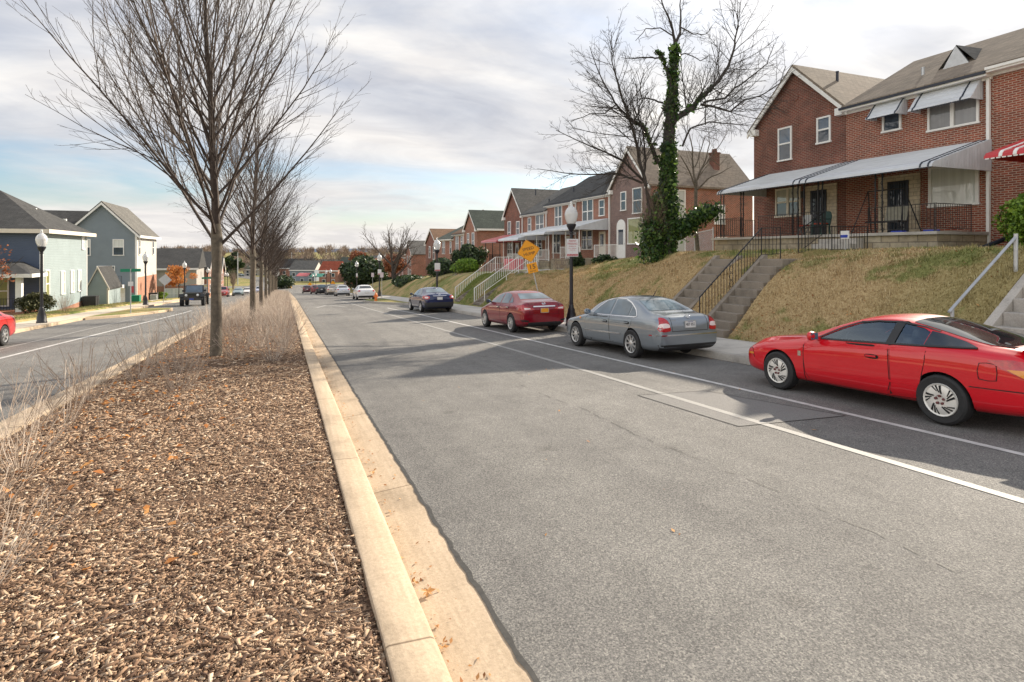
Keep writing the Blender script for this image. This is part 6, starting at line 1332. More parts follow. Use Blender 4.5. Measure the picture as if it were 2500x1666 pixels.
for i, (y, lb) in enumerate(LR):
    o = dup(base, (SLX(y), y, zr(y)+.15), 0, lb)
    if i < 3: psign(o, 2.2, False, .36 if i < 2 else .2, .52)
LL = [(33, 'black street lamp in front of the pale green side wall'), (54.5, 'black street lamp in front of the cream side wall of the tall house'), (74, 'black street lamp above the orange tree'), (95, 'black street lamp beside the thick young tree trunk'), (121, 'pair of far lamps, the nearer one on the far pavement'), (126, 'pair of far lamps, the one farther away on the far pavement')]
for i, (y, lb) in enumerate(LL): dup(base, (LX-.62, y, zr(y)+.13), 0, lb, LG2)
for o in [base]+list(base.children): bpy.data.objects.remove(o)
# ------------------------------------------------------------------ signs and hydrant
m['sign_yellow'] = plain('yellow_sign', (.80, .33, .005), .45, var=.05); m['sign_green'] = plain('green_sign', (.01, .22, .12), .45); m['sign_back'] = plain('sign_back_aluminium', (.55, .56, .57), .4, .5, var=.06); m['hydrant'] = plain('orange_hydrant_paint', (.72, .20, .05), .45, var=.12)
def hump_sign(label, x, y, tilt=0, s=1.0, text=True):
    t = thing('speed_hump_sign', label, 'road sign', (x, y, zt(x, y)), (0, tilt, 0), 'yellow speed hump signs'); zc = 2.12
    MB().bar((0, .04, -.2), (0, .04, 2.7), .05, .03).build('post', m['alu'], t)
    d = .535*s; r_ = .06; P = cr([(0, d-r_), (r_*.6, d-r_*.6), (d-r_*.6, r_*.6), (d-r_, 0), (d-r_*.6, -r_*.6), (r_*.6, -d+r_*.6), (0, -d+r_), (-r_*.6, -d+r_*.6), (-d+r_*.6, -r_*.6), (-d+r_, 0), (-d+r_*.6, r_*.6), (-r_*.6, d-r_*.6)], 1)
    p = MB().prism([(a, b+zc) for a, b in P], 'y', .0, .012).build('diamond_panel', m['sign_yellow'], t)
    q = MB().prism([(-.26, .99), (.26, .99), (.26, 1.49), (-.26, 1.49)], 'y', -.002, .010).build('speed_panel', m['sign_yellow'], t, bevel=.004)
    def tx(lines, par, nm):
        k = MB()
        for body, sz, zz_, wd in lines: text_mb(k, body, sz, Matrix.Translation((0, -.004, zz_)) @ Matrix(((1, 0, 0, 0), (0, 0, -1, 0), (0, 1, 0, 0), (0, 0, 0, 1))), sx=wd)
        k.build(nm, m['ink'], par)
    if text: tx((('SPEED', .21, zc+.11, 1.05), ('HUMP', .21, zc-.15, 1.05)), p, 'sign_text'); tx((('15', .33, 1.29, 1.1), ('M.P.H.', .11, 1.07, 1.1)), q, 'sign_text')
    bd = MB()
    for i in range(len(P)): a, b = P[i], P[(i+1) % len(P)]; bd.bar((a[0]*.95, -.003, a[1]*.95+zc), (b[0]*.95, -.003, b[1]*.95+zc), .012, .004)
    bd.build('sign_border', m['ink'], p)
    t.rotation_euler = (0, -tilt, R(-18)); return t
hump_sign('tilted yellow diamond speed hump sign with 15 plate behind the red sedan', 11.95, 26.6, R(13), 1.14)
hump_sign('yellow diamond sign with plate standing beyond the silver sedan', 8.7, 117, 0, text=False)
hump_sign('smallest yellow diamond sign far down by the dark maroon car', 5.6, 147, 0, text=False)
t = thing('diamond_sign', 'back of a grey diamond sign on a leaning post on the far pavement', 'road sign', (-10.6, 62, zr(62)+.1), (0, R(4), R(10))); MB().bar((0, 0, 0), (.0, 0, 2.5), .05, .04).build('post', m['alu'], t); MB().prism([(0, 1.55), (.55, 2.1), (0, 2.65), (-.55, 2.1)], 'y', -.03, -.02).build('panel', m['sign_back'], t)
t = thing('street_name_sign', 'green street name blades on a grey post on the far kerb extension', 'street sign', (-8.35, 39.2, zr(39.2)+.15), (0, 0, R(12))); MB().tube([(0, 0, 0), (0, 0, 2.6)], .03, 8).build('post', m['alu'], t)
bl = MB().box(-.5, .5, -.008, .008, 2.42, 2.60).build('blade', m['sign_green'], t, bevel=.004); MB().box(-.008, .008, -.45, .45, 2.60, 2.77).build('blade', m['sign_green'], t)
MB().box(-.13, .13, -.04, -.03, 1.6, 1.85).build('small_sign', m['plate_white'], t); MB().box(.0, .16, .03, .04, 1.2, 1.58).build('small_sign', m['redink'], t)
t = thing('street_name_sign', 'small distant green street name sign below the low house', 'street sign', (-9.2, 82, zr(82)+.15), (0, 0, R(15))); MB().tube([(0, 0, 0), (0, 0, 2.6)], .03, 6).build('post', m['alu'], t); MB().box(-.6, .6, -.01, .01, 2.4, 2.62).build('blade', m['sign_green'], t)
for lb, x, y, hh in (('white sign on a grey post just beyond the hydrant', 9.0, 64.5, 2.5), ('pinkish parking sign on its own post beside the hydrant', 8.15, 52.6, 2.35)):
    t = thing('parking_sign_post', lb, 'sign', (x, y, zr(y)+.15), (0, 0, R(-15)), 'small parking signs on posts'); MB().tube([(0, 0, 0), (0, 0, hh)], .028, 6).build('post', m['alu'], t); MB().box(-.15, .15, -.05, -.04, hh-.45, hh).build('panel', plain('faded_sign', (.62, .52, .54), .5), t)
t = thing('fire_hydrant', 'orange fire hydrant on the grass of the kerb extension', 'hydrant', (6.75, 46.6, zr(46.6)+.16))
MB().lathe([(.15, 0), (.15, .04), (.10, .05), (.10, .42), (.13, .43), (.13, .47), (.115, .48), (.10, .56), (.06, .62), (.03, .64), (.03, .68), (0, .68)], 16).build('barrel', m['hydrant'], t, smooth=True)
for a, l_, z_h in ((0, .17, .36), (math.pi, .17, .36), (-math.pi/2, .18, .32)): MB().tube([(0, 0, z_h), (l_*math.cos(a), l_*math.sin(a), z_h)], .055, 10).build('nozzle', m['hydrant'], t)
# utility boxes on the far side
for lb, x, y, sx, hh, mt in (('low green utility box on the lawn by the tall house', -13.0, 63, .35, .55, 'sign_green'), ('small dark air conditioner beside the brick plinth of the navy house', -13.95, 53.2, .42, .75, 'blackplastic'), ('dark air conditioner beside the brick plinth of the tall house', -13.6, 74, .4, .7, 'blackplastic'), ('pale utility box beside the dark air conditioner of the tall house', -13.2, 72, .3, .5, 'alu')):
    mb = MB().box(-sx, sx, -sx, sx, 0, hh).box(-sx*1.06, sx*1.06, -sx*1.06, sx*1.06, hh, hh+.05)
    for i in range(6): mb.box(-sx-.01, sx+.01, -sx-.01, sx+.01, .1+i*hh/8, .13+i*hh/8)
    o = mb.build('utility_box', m[mt], label=lb, cat='box'); o.location = (x, y, zt(x, y))
# ------------------------------------------------------------------ bare trees
def wob(p, d, Ln, n, rg, w_, up):
    pts = [Vector(p)]; d = Vector(d).normalized()
    for i in range(n):
        d = (d+Vector((rg.uniform(-w_, w_), rg.uniform(-w_, w_), rg.uniform(-w_, w_)+up))).normalized(); pts.append(pts[-1]+d*Ln/n)
    return pts
def twigs(mb, pts, r0, r1, lv, rg, P):
    """tube along pts and recursive side shoots"""
    n = len(pts); rads = [r0+(r1-r0)*i/(n-1) for i in range(n)]
    mb.tube(pts, rads, 7 if r0 > .05 else 5 if r0 > .016 else 3, False)
    if lv >= P['lv']: return
    L_ = sum((pts[i+1]-pts[i]).length for i in range(n-1)); cnt = max(1, int(L_*P['dens'][lv]*rg.uniform(.8, 1.2)))
    for c in range(cnt):
        t = P['t0'][lv]+(1-P['t0'][lv])*(c+rg.random())/cnt; t = min(t, .98); i = min(n-2, int(t*(n-1))); f = t*(n-1)-i
        p = pts[i].lerp(pts[i+1], f); d = (pts[i+1]-pts[i]).normalized(); a = rg.uniform(*P['ang'][lv]); o = d.orthogonal().normalized(); o.rotate(Matrix.Rotation(rg.uniform(0, 6.28), 3, d))
        nd_ = d*math.cos(a)+o*math.sin(a); ll = L_*P['len'][lv]*(1-.62*t)*rg.uniform(.6, 1.25); ll = max(.12, ll); rr = min(rads[i]*.62, max(P['rmin'], ll*P['rk']))
        twigs(mb, wob(p, nd_, ll, P['seg'][lv], rg, P['wob'], P['up']), rr, max(P['rmin']*.7, rr*.25), lv+1, rg, P)
def median_tree(name, label, loc, seed, Ht=10.2, spread=1.0, group=None, lv=3, lean=(0, 0), NB=28):
    rg = random.Random(seed); t = thing(name, label, 'tree', loc, 0, group); tr = MB()
    tr.tube([(.01, 0, -.1), (0, 0, .05), (.01, .01, .8), (0, .02, 1.6), (.02, 0, 2.3), (.02, 0, 2.75), (.0, .02, 3.1)], [.17, .135, .12, .113, .108, .13, .10], 12); 
    tr.build('trunk', m['bark'], t, smooth=True, fix=False)
    mb = MB(); P = dict(lv=lv, dens=[3.3, 3.6, 3.2], t0=[.12, .12, .1], ang=[(.28, .62), (.3, .75), (.3, .8)], len=[.50, .44, .38], seg=[5, 4, 3], wob=.075, up=.05, rmin=.0042, rk=.0062)
    lead = wob((0, .02, 3.0), (lean[0], lean[1], 1), Ht-3.0, 9, rg, .05, .06); twigs(mb, lead, .10, .012, 1, rg, P)
    nb = NB
    for i in range(nb):
        h_ = 2.5+4.6*(i/nb)**1.05; az = i*2.399+rg.uniform(-.4, .4); el = R(rg.uniform(36, 50)+26*(i/nb)); Ln = (6.5-2.6*(i/nb))*rg.uniform(.82, 1.12)*spread*(1-.26*max(0, math.cos(az+YAW)))
        f = (h_-3)/(Ht-3)*9; b_ = Vector((0, .02, h_)) if h_ < 3 else lead[min(8, int(f))].lerp(lead[min(9, int(f)+1)], f-int(f))
        d = Vector((math.cos(az)*math.cos(el), math.sin(az)*math.cos(el), math.sin(el)))
        twigs(mb, wob(b_, d, Ln, 9, rg, .05, .05), .040-.016*(i/nb), .006, 0, rg, P)
    mb.build('crown', m['bark_red'], t, smooth=False, fix=False); return t
TG = 'young bare trees in the row along the median'
t0 = median_tree('bare_tree', 'nearest bare median tree, its wide fan of branches cut by the top of the photo', (-1.52, 15.2, zm(-1.5, 15.2)), 4, 10.6, 1.08, TG)
t1 = median_tree('bare_tree', 'second bare median tree standing just behind the nearest one', (-1.3, 27.2, zm(-1.3, 27.2)), 9, 8.6, .82, TG, lv=3)
for i, (y, x, lb, s_) in enumerate(((35.6, -1.25, 'third bare median tree with a trunk between two paler ones', .93), (46, -1.3, 'fourth bare median tree, slim trunk in the hazy dry shrubs', .9), (55, -1.3, 'fifth bare median tree down the row', .88), (64, -1.35, 'sixth bare median tree down the row', .9), (75, -1.35, 'seventh bare median tree down the row', .86), (87, -1.4, 'eighth bare median tree, third from the far end', .88), (100, -1.4, 'ninth bare median tree, second from the far end', .86), (114, -1.4, 'last bare median tree at the far end of the row', .86))):
    dup(t1, (x, y, zm(x, y)), (0, 0, 1.3+i*1.7), lb, TG, s_)
# ------------------------------------------------------------------ leafy things
def leafball(mb_pts, rg, c, r, n, shell=.55):
    for _ in range(n):
        d = Vector((rg.gauss(0, 1), rg.gauss(0, 1), rg.gauss(0, 1))).normalized(); q = shell+(1-shell)*rg.random()**.6
        mb_pts.append((Vector((c[0]+d.x*r[0]*q, c[1]+d.y*r[1]*q, c[2]+d.z*r[2]*q)), d))
def leaves(name, pts, size, mat, parent, rg, jit=.9, **tags):
    n = len(pts); P = np.array([tuple(p) for p, d in pts]); Nn = np.array([tuple(d) for p, d in pts])+rs.normal(0, jit, (n, 3)); Nn /= np.linalg.norm(Nn, axis=1)[:, None]
    A = np.cross(Nn, rs.normal(0, 1, (n, 3))); A /= np.linalg.norm(A, axis=1)[:, None]; B_ = np.cross(Nn, A); sz = size*rs.lognormal(0, .42, n)[:, None]
    return scatter(name, P, A*sz, B_*sz*.62, Nn*sz*.18, mat, 'leaf', parent=parent, **tags)
def bush(name, label, loc, rad, n, size, mat, seed, lumps=14, cat='bush', group=None, stem='bark_grey', flat=.9):
    rg = random.Random(seed); t = thing(name, label, cat, loc, 0, group); pts = []
    for i in range(lumps):
        a = rg.uniform(0, 6.28); e = rg.uniform(-.15, 1.5); rr = rg.uniform(.45, .78); c = (rad[0]*rr*math.cos(a)*math.cos(e), rad[1]*rr*math.sin(a)*math.cos(e), rad[2]*(.5+.42*math.sin(e)*rr*1.2)); k = rg.uniform(.28, .46)
        leafball(pts, rg, c, (rad[0]*k, rad[1]*k, rad[2]*k*.62), int(n/lumps*.8))
    leafball(pts, rg, (0, 0, rad[2]*.48), (rad[0]*.8, rad[1]*.8, rad[2]*.46), int(n*.25), .2)
    pts = [(p, d) for p, d in pts if p.z > .02]
    leaves('foliage', pts, size, m[mat], t, rg); s_ = MB()
    for i in range(9): a = i*.7; s_.tube(wob((.06*math.cos(a), .06*math.sin(a), -.1), (math.cos(a)*rad[0]*.7, math.sin(a)*rad[1]*.7, rad[2]), rad[2]*.9, 4, rg, .12, .05), [.03, .024, .018, .012, .006], 4, False)
    s_.build('stem', m[stem], t); return t
bush('hedge_bush', 'bright green rounded bush under the red awning at the photo edge', (19.9, 9.6, .0), (1.2, 1.15, 1.48), 15000, .045, 'boxleaf', 21, 26)
bush('round_bush', 'clipped dark green ball bush before the purple brick house', (18.6, 34.9, -1.3), (.68, .68, 1.15), 3600, .05, 'darkleaf', 22)
bush('round_bush', 'dark green bush half hidden beside the ivy tree', (18.3, 30.6, -1.15), (.75, .75, .95), 3000, .05, 'darkleaf', 23)
bush('evergreen_bush', 'large dark evergreen bush on the bank beyond the blue sedan', (14.6, 56, -2.9), (1.8, 2.4, 2.1), 9000, .09, 'darkleaf', 24, 20)
bush('evergreen_bush', 'tall black green bush beside the brick house wall beyond the old steps', (18.2, 58.5, -2.3), (1.9, 2.4, 3.0), 8000, .10, 'darkleaf', 25, 18)
bush('evergreen_bush', 'light green trimmed hedge at the top of the bank beyond the old steps', (15.5, 50.5, -2.2), (1.5, 2.3, 1.5), 7000, .07, 'boxleaf', 26, 18)
bush('evergreen_bush', 'dark creeping evergreen covering the bank near the bare street tree', (12.6, 62.5, -4.2), (1.8, 4.2, 1.6), 8000, .10, 'darkleaf', 27, 22)
bush('evergreen_tree', 'big dark olive evergreen behind the white sedan far down the row', (12.2, 100, -6.6), (4.3, 4.5, 5.4), 15000, .17, 'darkleaf', 28, 26, 'tree')
bush('evergreen_bush', 'low dark hedge below the far white doors', (18.5, 114, -7.0), (2, 5, 2), 5000, .15, 'darkleaf', 29)
bush('evergreen_bush', 'dark green bushes at the end of the median under the trees', (-.5, 168, -10.2), (4, 3, 3.6), 7000, .2, 'darkleaf', 30)
bush('garden_bush', 'reddish green round bush by the porch of the navy house', (-14.3, 43.6, -3.95), (1.0, .9, 1.45), 4500, .05, 'yewleaf', 31)
bush('garden_bush', 'low dark green bush in front of the navy house porch', (-17.2, 42.4, -3.9), (1.3, .7, .8), 3800, .05, 'darkleaf', 32)
bush('garden_bush', 'green low bush at the left photo edge below the porch', (-19.8, 42.2, -3.9), (1.2, .7, .7), 3000, .05, 'boxleaf', 33)
bush('garden_bush', 'small green shrub beside the tall house wall', (-13.6, 78, -5.6), (.9, .9, .8), 1800, .06, 'boxleaf', 34)
def leafy_tree(name, label, loc, Ht, rad, n, size, mat, seed, trunk=.12, c0=.45):
    rg = random.Random(seed); t = thing(name, label, 'tree', loc); tr = MB(); tr.tube([(0, 0, -.2), (.03, 0, Ht*.3), (0, .04, Ht*.55)], [trunk, trunk*.8, trunk*.5], 8)
    for i in range(10): tr.tube(wob((0, 0, Ht*rg.uniform(.25, .5)), (rg.uniform(-1, 1), rg.uniform(-1, 1), 1.1), Ht*.5, 5, rg, .15, .04), [trunk*.45, trunk*.3, trunk*.2, trunk*.14, .02, .01], 5, False)
    tr.build('trunk', m['bark_grey'], t); pts = []
    for i in range(22):
        a = rg.uniform(0, 6.28); q = rg.uniform(.2, .85); zc = rg.uniform(c0, .93); k = rg.uniform(.2, .34); s_ = math.sin(min(1, (1.05-zc)/.45)*math.pi/2)
        leafball(pts, rg, (rad*q*s_*math.cos(a), rad*q*s_*math.sin(a), Ht*zc), (rad*k, rad*k, rad*k*.8), n//22, .2)
    leaves('crown', pts, size, m[mat], t, rg); return t
leafy_tree('autumn_tree', 'small orange leafed tree in front of the low house', (-11.9, 79, zt(-11.9, 79)), 3.9, 1.9, 4200, .07, 'orangeleaf', 41, .06, .35)
leafy_tree('autumn_tree', 'rust red leafed tree in front of the brown gabled house', (14.5, 118, -7.8), 7.6, 4.2, 9000, .15, 'rustleaf', 42, .2)
leafy_tree('autumn_tree', 'second rust red tree nearer the bare street tree', (16.5, 96, -5.4), 5.2, 2.6, 4200, .12, 'rustleaf', 43, .14)
leafy_tree('autumn_tree', 'thin tree with a few rust leaves at the left photo edge', (-15.6, 41.5, -3.8), 4.6, 1.5, 500, .06, 'rustleaf', 44, .05, .5)
# brown leafless bush
def twig_bush(name, label, loc, rad, Ht, n, seed, mat='twig_dark', lv=2, r0=.012, group=None, cat='bush', fan=.9):
    rg = random.Random(seed); t = thing(name, label, cat, loc, 0, group); mb = MB(); P = dict(lv=lv, dens=[5.5, 7], t0=[.25, .2], ang=[(.3, .8), (.3, .9)], len=[.45, .4], seg=[3, 2], wob=.12, up=.04, rmin=.0015, rk=.004)
    for i in range(n):
        a = rg.uniform(0, 6.28); q = rg.random()**.6; d = (math.cos(a)*rad*q*fan, math.sin(a)*rad*q*fan, Ht*rg.uniform(.7, 1.05)); twigs(mb, wob((math.cos(a)*rad*.18*q, math.sin(a)*rad*.18*q, -.03), d, Ht*rg.uniform(.75, 1.15), 5, rg, .10, .02), r0*rg.uniform(.6, 1), .003, 0, rg, P)
    mb.build('stems', m[mat], t, fix=False); return t
twig_bush('bare_bush', 'leafless brown bush left of the clipped ball bush', (18.6, 37.6, -1.35), .95, 1.35, 40, 51)
twig_bush('bare_bush', 'leafless greyish bush beside the street lamp at the navy house', (-12.9, 43.8, -3.9), .7, 1.2, 26, 52)
# dry shrubs on the median
S = [twig_bush('dry_shrub', 'x', (0, 0, -50), .58, .80, 30, 60+i, 'twig', 2, .0045, 'dry pale shrubs on the median', 'shrub', 1.0) for i in range(3)]
spots = [(-1.62, 4.15, .68, 'fine hair thin shrub at the lower left edge of the photo'), (-2.35, 6.8, .9, 'tall fine pale shrub just above the lower left one'), (-2.1, 5.3, .75, 'sparse pale shrub at the left photo edge nearest the camera'), (-2.75, 7.4, 1.15, 'pale dry shrub by the far kerb with dead orange leaves at its foot'), (-2.6, 8.9, 1.0, 'tangled dry shrub on the far kerb just beyond the leafy one'), (-2.75, 10.4, 1.1, 'wide pale shrub leaning over the far kerb'), (-1.55, 10.3, .85, 'solitary pale shrub with orange leaves in the middle of the mulch'), (-2.5, 12.2, 1.1, 'pale shrub to the left of the nearest tree trunk'), (-1.9, 13.2, .9, 'pale shrub just in front of the nearest tree trunk'), (-1.0, 14.4, .95, 'pale shrub at the right foot of the nearest tree trunk'), (-.25, 13.6, 1.05, 'pale twiggy shrub near the street side kerb, first of that side'), (.02, 15.4, 1.1, 'second pale shrub along the street side kerb'), (-2.6, 14.6, 1.15, 'dry shrub on the far edge behind the nearest trunk'), (-.6, 16.4, 1.0, 'third pale shrub along the street side kerb'), (-2.1, 16.8, 1.2, 'dense dry shrub behind and left of the nearest trunk'), (.05, 17.6, 1.15, 'fourth pale shrub along the street side kerb'), (-1.1, 18.0, 1.1, 'dry shrub in the middle behind the nearest trunk'), (-2.7, 19, 1.2, 'bushy dry shrub on the far edge two metres behind the nearest trunk'), (-.2, 19.6, 1.2, 'fifth pale shrub along the street side kerb'), (-1.7, 20.4, 1.2, 'dry shrub midway between the first two trunks'), (.05, 21.6, 1.2, 'sixth pale shrub along the street side kerb'), (-.9, 22.5, 1.2, 'dense shrub before the second tree trunk'), (-2.4, 22.4, 1.25, 'dry shrub on the far edge before the second tree trunk'), (-.1, 24, 1.25, 'seventh pale shrub along the street side kerb')]
for i, (x, y, s_, lb) in enumerate(spots): dup(S[i % 3], (x, y, zm(x, y)-.01), i*1.9, lb, None, s_)
for s_ in S:
    for o in [s_]+list(s_.children): 
        if o is not s_: msh = o.data
        bpy.data.objects.remove(o)
# far undergrowth of the median as one mass
rg = random.Random(77); mb = MB()
for i in range(900):
    y = 24.5+75*rg.random()**1.5; x = rg.uniform(-2.9, .25); h_ = rg.uniform(.35, .82); far = 1+(y-24)/25
    for k in range(5):
        a = rg.uniform(0, 6.28); d = Vector((.5*math.cos(a), .5*math.sin(a), 1)).normalized(); p = Vector((x+.1*math.cos(a), y+.1*math.sin(a), zm(x, y))); pts = wob(p, d, h_, 3, rg, .2, .02); mb.tube(pts, [.004*far, .003*far, .002*far, .0015*far], 3, False)
        for q in range(2): mb.tube(wob(pts[1+q], d+Vector((rg.uniform(-.8, .8), rg.uniform(-.8, .8), .2)), h_*.5, 2, rg, .2, .02), [.002*far, .0015*far, .001*far], 3, False)
mb.build('undergrowth', m['twig'], fix=False, kind='stuff', label='pale dry undergrowth filling the far half of the median', cat='undergrowth')
# ------------------------------------------------------------------ ivy covered tree, limbs read off the photo
Bx, By, Bz = 15.4, 20.6, -.42
RV = Vector((math.cos(YAW), -math.sin(YAW), 0)); FV = Vector((math.sin(YAW), math.cos(YAW), 0)); ks = .00797
def ip(u, v, d=0.0): return Vector((0, 0, 0))+RV*((u-745)*ks)+Vector((0, 0, (1410-v)*ks))+FV*d
ivt = thing('ivy_tree', 'big bare tree with an ivy wrapped trunk on the bank top', 'tree', (Bx, By, Bz)); rg = random.Random(5)
main = [((745, 1440), 0, .36), ((742, 1300), 0, .33), ((740, 1150), .0, .31), ((745, 900), .05, .28), ((758, 700), .1, .25), ((770, 560), .1, .20), ((778, 400), .05, .15), ((785, 240), 0, .10)]
tb = MB(); tb.tube([ip(u, v, d) for (u, v), d, r in main], [r for _, _, r in main], 12); tb.build('trunk', m['bark_grey'], ivt, smooth=True, fix=False)
limbs = [([(785, 240), (770, 160), (720, 50), (680, -60)], .0, -.4, .075), ([(785, 240), (818, 160), (826, 40), (835, -90)], 0, .5, .08), ([(770, 480), (738, 380), (702, 305), (672, 290)], 0, -.5, .11), ([(700, 315), (640, 328), (560, 335), (470, 342)], -.4, -.9, .045),
         ([(768, 660), (830, 605), (900, 560), (958, 490), (1050, 410), (1110, 320), (1150, 200), (1180, 80), (1186, -40)], 0, 1.2, .15), ([(960, 530), (1070, 510), (1150, 440), (1285, 340), (1310, 240)], .5, -.2, .055), ([(940, 545), (1030, 555), (1120, 575), (1200, 510), (1300, 480), (1420, 400), (1460, 300)], .4, 1.2, .06),
         ([(690, 880), (640, 760), (605, 690), (540, 668), (440, 580), (370, 470), (300, 300)], 0, -1.3, .10), ([(610, 1010), (570, 880), (530, 720), (490, 630), (420, 430), (398, 280)], -.6, -1.6, .085), ([(620, 1000), (480, 880), (300, 820), (120, 750)], -.5, -2.0, .06), ([(590, 990), (480, 935), (260, 938), (40, 900)], -.5, .4, .055),
         ([(690, 1180), (650, 1090), (610, 1010)], 0, -.6, .12), ([(720, 550), (640, 535), (590, 540), (540, 590)], 0, -.7, .045), ([(440, 590), (380, 640), (300, 650), (200, 690)], -1.0, -1.4, .035), ([(835, 780), (870, 690), (960, 660), (1060, 680), (1200, 690)], .2, -.8, .05), ([(790, 300), (850, 270), (940, 300), (1000, 260)], 0, .6, .035), ([(775, 180), (700, 150), (620, 160), (560, 230)], 0, -.4, .035), ([(825, 130), (900, 160), (980, 150), (1020, 90)], .2, .7, .035),
         ([(520, 720), (560, 640), (590, 560), (585, 470), (610, 380)], -.8, -.3, .04), ([(600, 990), (608, 880), (590, 740), (560, 620), (540, 480)], -.5, -1.1, .05), ([(960, 660), (975, 560), (960, 440), (950, 360)], .3, .9, .035)]
P = dict(lv=3, dens=[5.0, 4.6, 3.4], t0=[.10, .1, .1], ang=[(.45, 1.15), (.4, 1.0), (.4, 1.0)], len=[.50, .50, .45], seg=[6, 4, 3], wob=.14, up=.03, rmin=.0078, rk=.009)
lm = MB(); paths = []
for pts, d0, d1, r in limbs:
    n = len(pts); W_ = [ip(u, v, d0+(d1-d0)*i/(n-1)) for i, (u, v) in enumerate(pts)]
    fine = []
    for i in range(n-1):
        for k in range(3): fine.append(W_[i].lerp(W_[i+1], k/3)+Vector((rg.uniform(-1, 1), rg.uniform(-1, 1), rg.uniform(-1, 1)))*.03)
    fine.append(W_[-1]); paths.append((fine, r)); twigs(lm, fine, r*.95, .012, 0, rg, P)
lm.build('crown', m['bark_grey'], ivt, fix=False)
low = [ip(770, 1275, 0), ip(850, 1212, .1), ip(930, 1155, .2), ip(1010, 1125, .3)]
lb = MB(); lb.tube(low, [.17, .15, .14, .12], 9); lb.tube([ip(690, 1330, -.2), ip(650, 1250, -.5), ip(625, 1120, -.6), ip(610, 1010, -.6)], [.08, .07, .06, .05], 7); lb.build('limb', m['bark_grey'], ivt, smooth=True, fix=False)
pts = []
def clothe(path, r0, r1, n, spread=.24):
    for _ in range(n):
        t = rg.random(); q = t*(len(path)-1); i = min(len(path)-2, int(q)); p = path[i].lerp(path[i+1], q-i); r = r0+(r1-r0)*t; lump = .72+.75*mnoise.noise(p*1.9)
        d = Vector((rg.gauss(0, 1), rg.gauss(0, 1), rg.gauss(0, .6))).normalized(); pts.append((p+d*(r*lump+abs(rg.gauss(0, 1))*spread*.35), d))
clothe([ip(u, v, d) for (u, v), d, r in main], .42, .09, 12000); clothe([ip(748, 1250), ip(748, 1000), ip(752, 780)], .50, .28, 7500)
clothe(low, .26, .34, 6500, .5); clothe([ip(650, 1400, -.4), ip(640, 1300, -.4), ip(650, 1200, -.4), ip(700, 1050, -.2)], .42, .22, 3400, .5)
for k, n, r in ((2, 700, .15), (4, 1100, .15), (7, 500, .14)):
    f = paths[k][0]; clothe(f[:max(4, len(f)//(1 if k == 2 else 2))], r, r*.5, n//2, .13)
leaves('ivy', pts, .054, m['ivy'], ivt, rg, .7)
# thicket of bare suckers at the foot of the ivy tree
tk = twig_bush('bare_bush', 'tangled bare thicket leaning on the ivy trunk', tuple(Vector((Bx, By, Bz))+ip(655, 1400, -.3)), .6, 2.9, 34, 58, 'twig_dark', 2, .014)
# small yellowish tree to the right
rg = random.Random(12); sm_ = thing('small_bare_tree', 'small bare yellowish tree sprouting behind the cut ivy limb', 'tree', tuple(Vector((Bx, By, Bz))+ip(1005, 1420, 2.2))); o2 = ip(1005, 1420, 2.2)
tb = MB(); q = lambda u, v, d: ip(u, v, d)-o2; tb.tube([q(1005, 1440, 2.2), q(990, 1250, 2.2), q(985, 1100, 2.2), q(988, 980, 2.2)], [.11, .10, .09, .075], 8); tb.build('trunk', m['bark'], sm_, smooth=True); cb = MB(); P2 = dict(P); P2['dens'] = [3.2, 3.2, 2.6]; P2['rmin'] = .0055
for pl_, d1, r in (([(988, 980), (975, 850), (972, 700), (950, 590)], 2.6, .06), ([(985, 990), (1010, 900), (1060, 820), (1100, 700), (1100, 600)], 3.1, .055), ([(985, 1000), (1050, 930), (1130, 890), (1180, 860)], 1.8, .045), ([(985, 980), (940, 880), (880, 800), (830, 820)], 1.6, .04), ([(1000, 900), (1080, 800), (1150, 840), (1210, 780)], 3.0, .03), ([(980, 860), (1030, 740), (1060, 660), (1150, 690)], 2.8, .03), ([(1060, 820), (1110, 760), (1170, 700), (1230, 600)], 3.2, .03)):
    W_ = [q(u, v, 2.2+(d1-2.2)*i/(len(pl_)-1)) for i, (u, v) in enumerate(pl_)]; fine = []
    for a_, b_ in zip(W_, W_[1:]): fine += [a_.lerp(b_, k/3)+Vector((rg.uniform(-1, 1), rg.uniform(-1, 1), rg.uniform(-1, 1)))*.025 for k in range(3)]
    twigs(cb, fine+[W_[-1]], r, .010, 0, rg, P2)
cb.build('crown', m['bark'], sm_, fix=False)
# bare street tree in the middle distance
m['twig_brown'] = plain('brown_twigs', (.085, .066, .053), .9)
def open_tree(name, label, loc, Ht, seed, sp=1.0, group=None, lean=.12):
    rg = random.Random(seed); t = thing(name, label, 'tree', loc, 0, group); tb = MB(); tb.tube([(.1, 0, -.3), (0, 0, Ht*.1), (-lean*Ht*.2, 0, Ht*.22), (-lean*Ht*.35, 0, Ht*.36)], [.36, .28, .25, .2], 9); tb.build('trunk', m['bark_grey'], t, smooth=True)
    cb = MB(); Pq = dict(lv=3, dens=[2.2, 2.8, 3.0], t0=[.2, .15, .1], ang=[(.35, .8), (.4, .9), (.4, .9)], len=[.52, .46, .42], seg=[5, 4, 3], wob=.10, up=.03, rmin=.015, rk=.013)
    for i in range(11):
        h_ = Ht*(.2+.16*i/10); az = i*2.4; el = R(rg.uniform(35, 80)); twigs(cb, wob((-lean*h_, 0, h_), (math.cos(az)*math.cos(el)*sp, math.sin(az)*math.cos(el)*sp, math.sin(el)), Ht*rg.uniform(.46, .62), 7, rg, .09, .05), .13, .018, 0, rg, Pq)
    cb.build('crown', m['twig_brown'], t, fix=False); return t
ot = open_tree('street_tree', 'bare wide crowned tree leaning on the bank beyond the blue sedan', (12.3, 68.5, -4.95), 9.6, 31, .95)
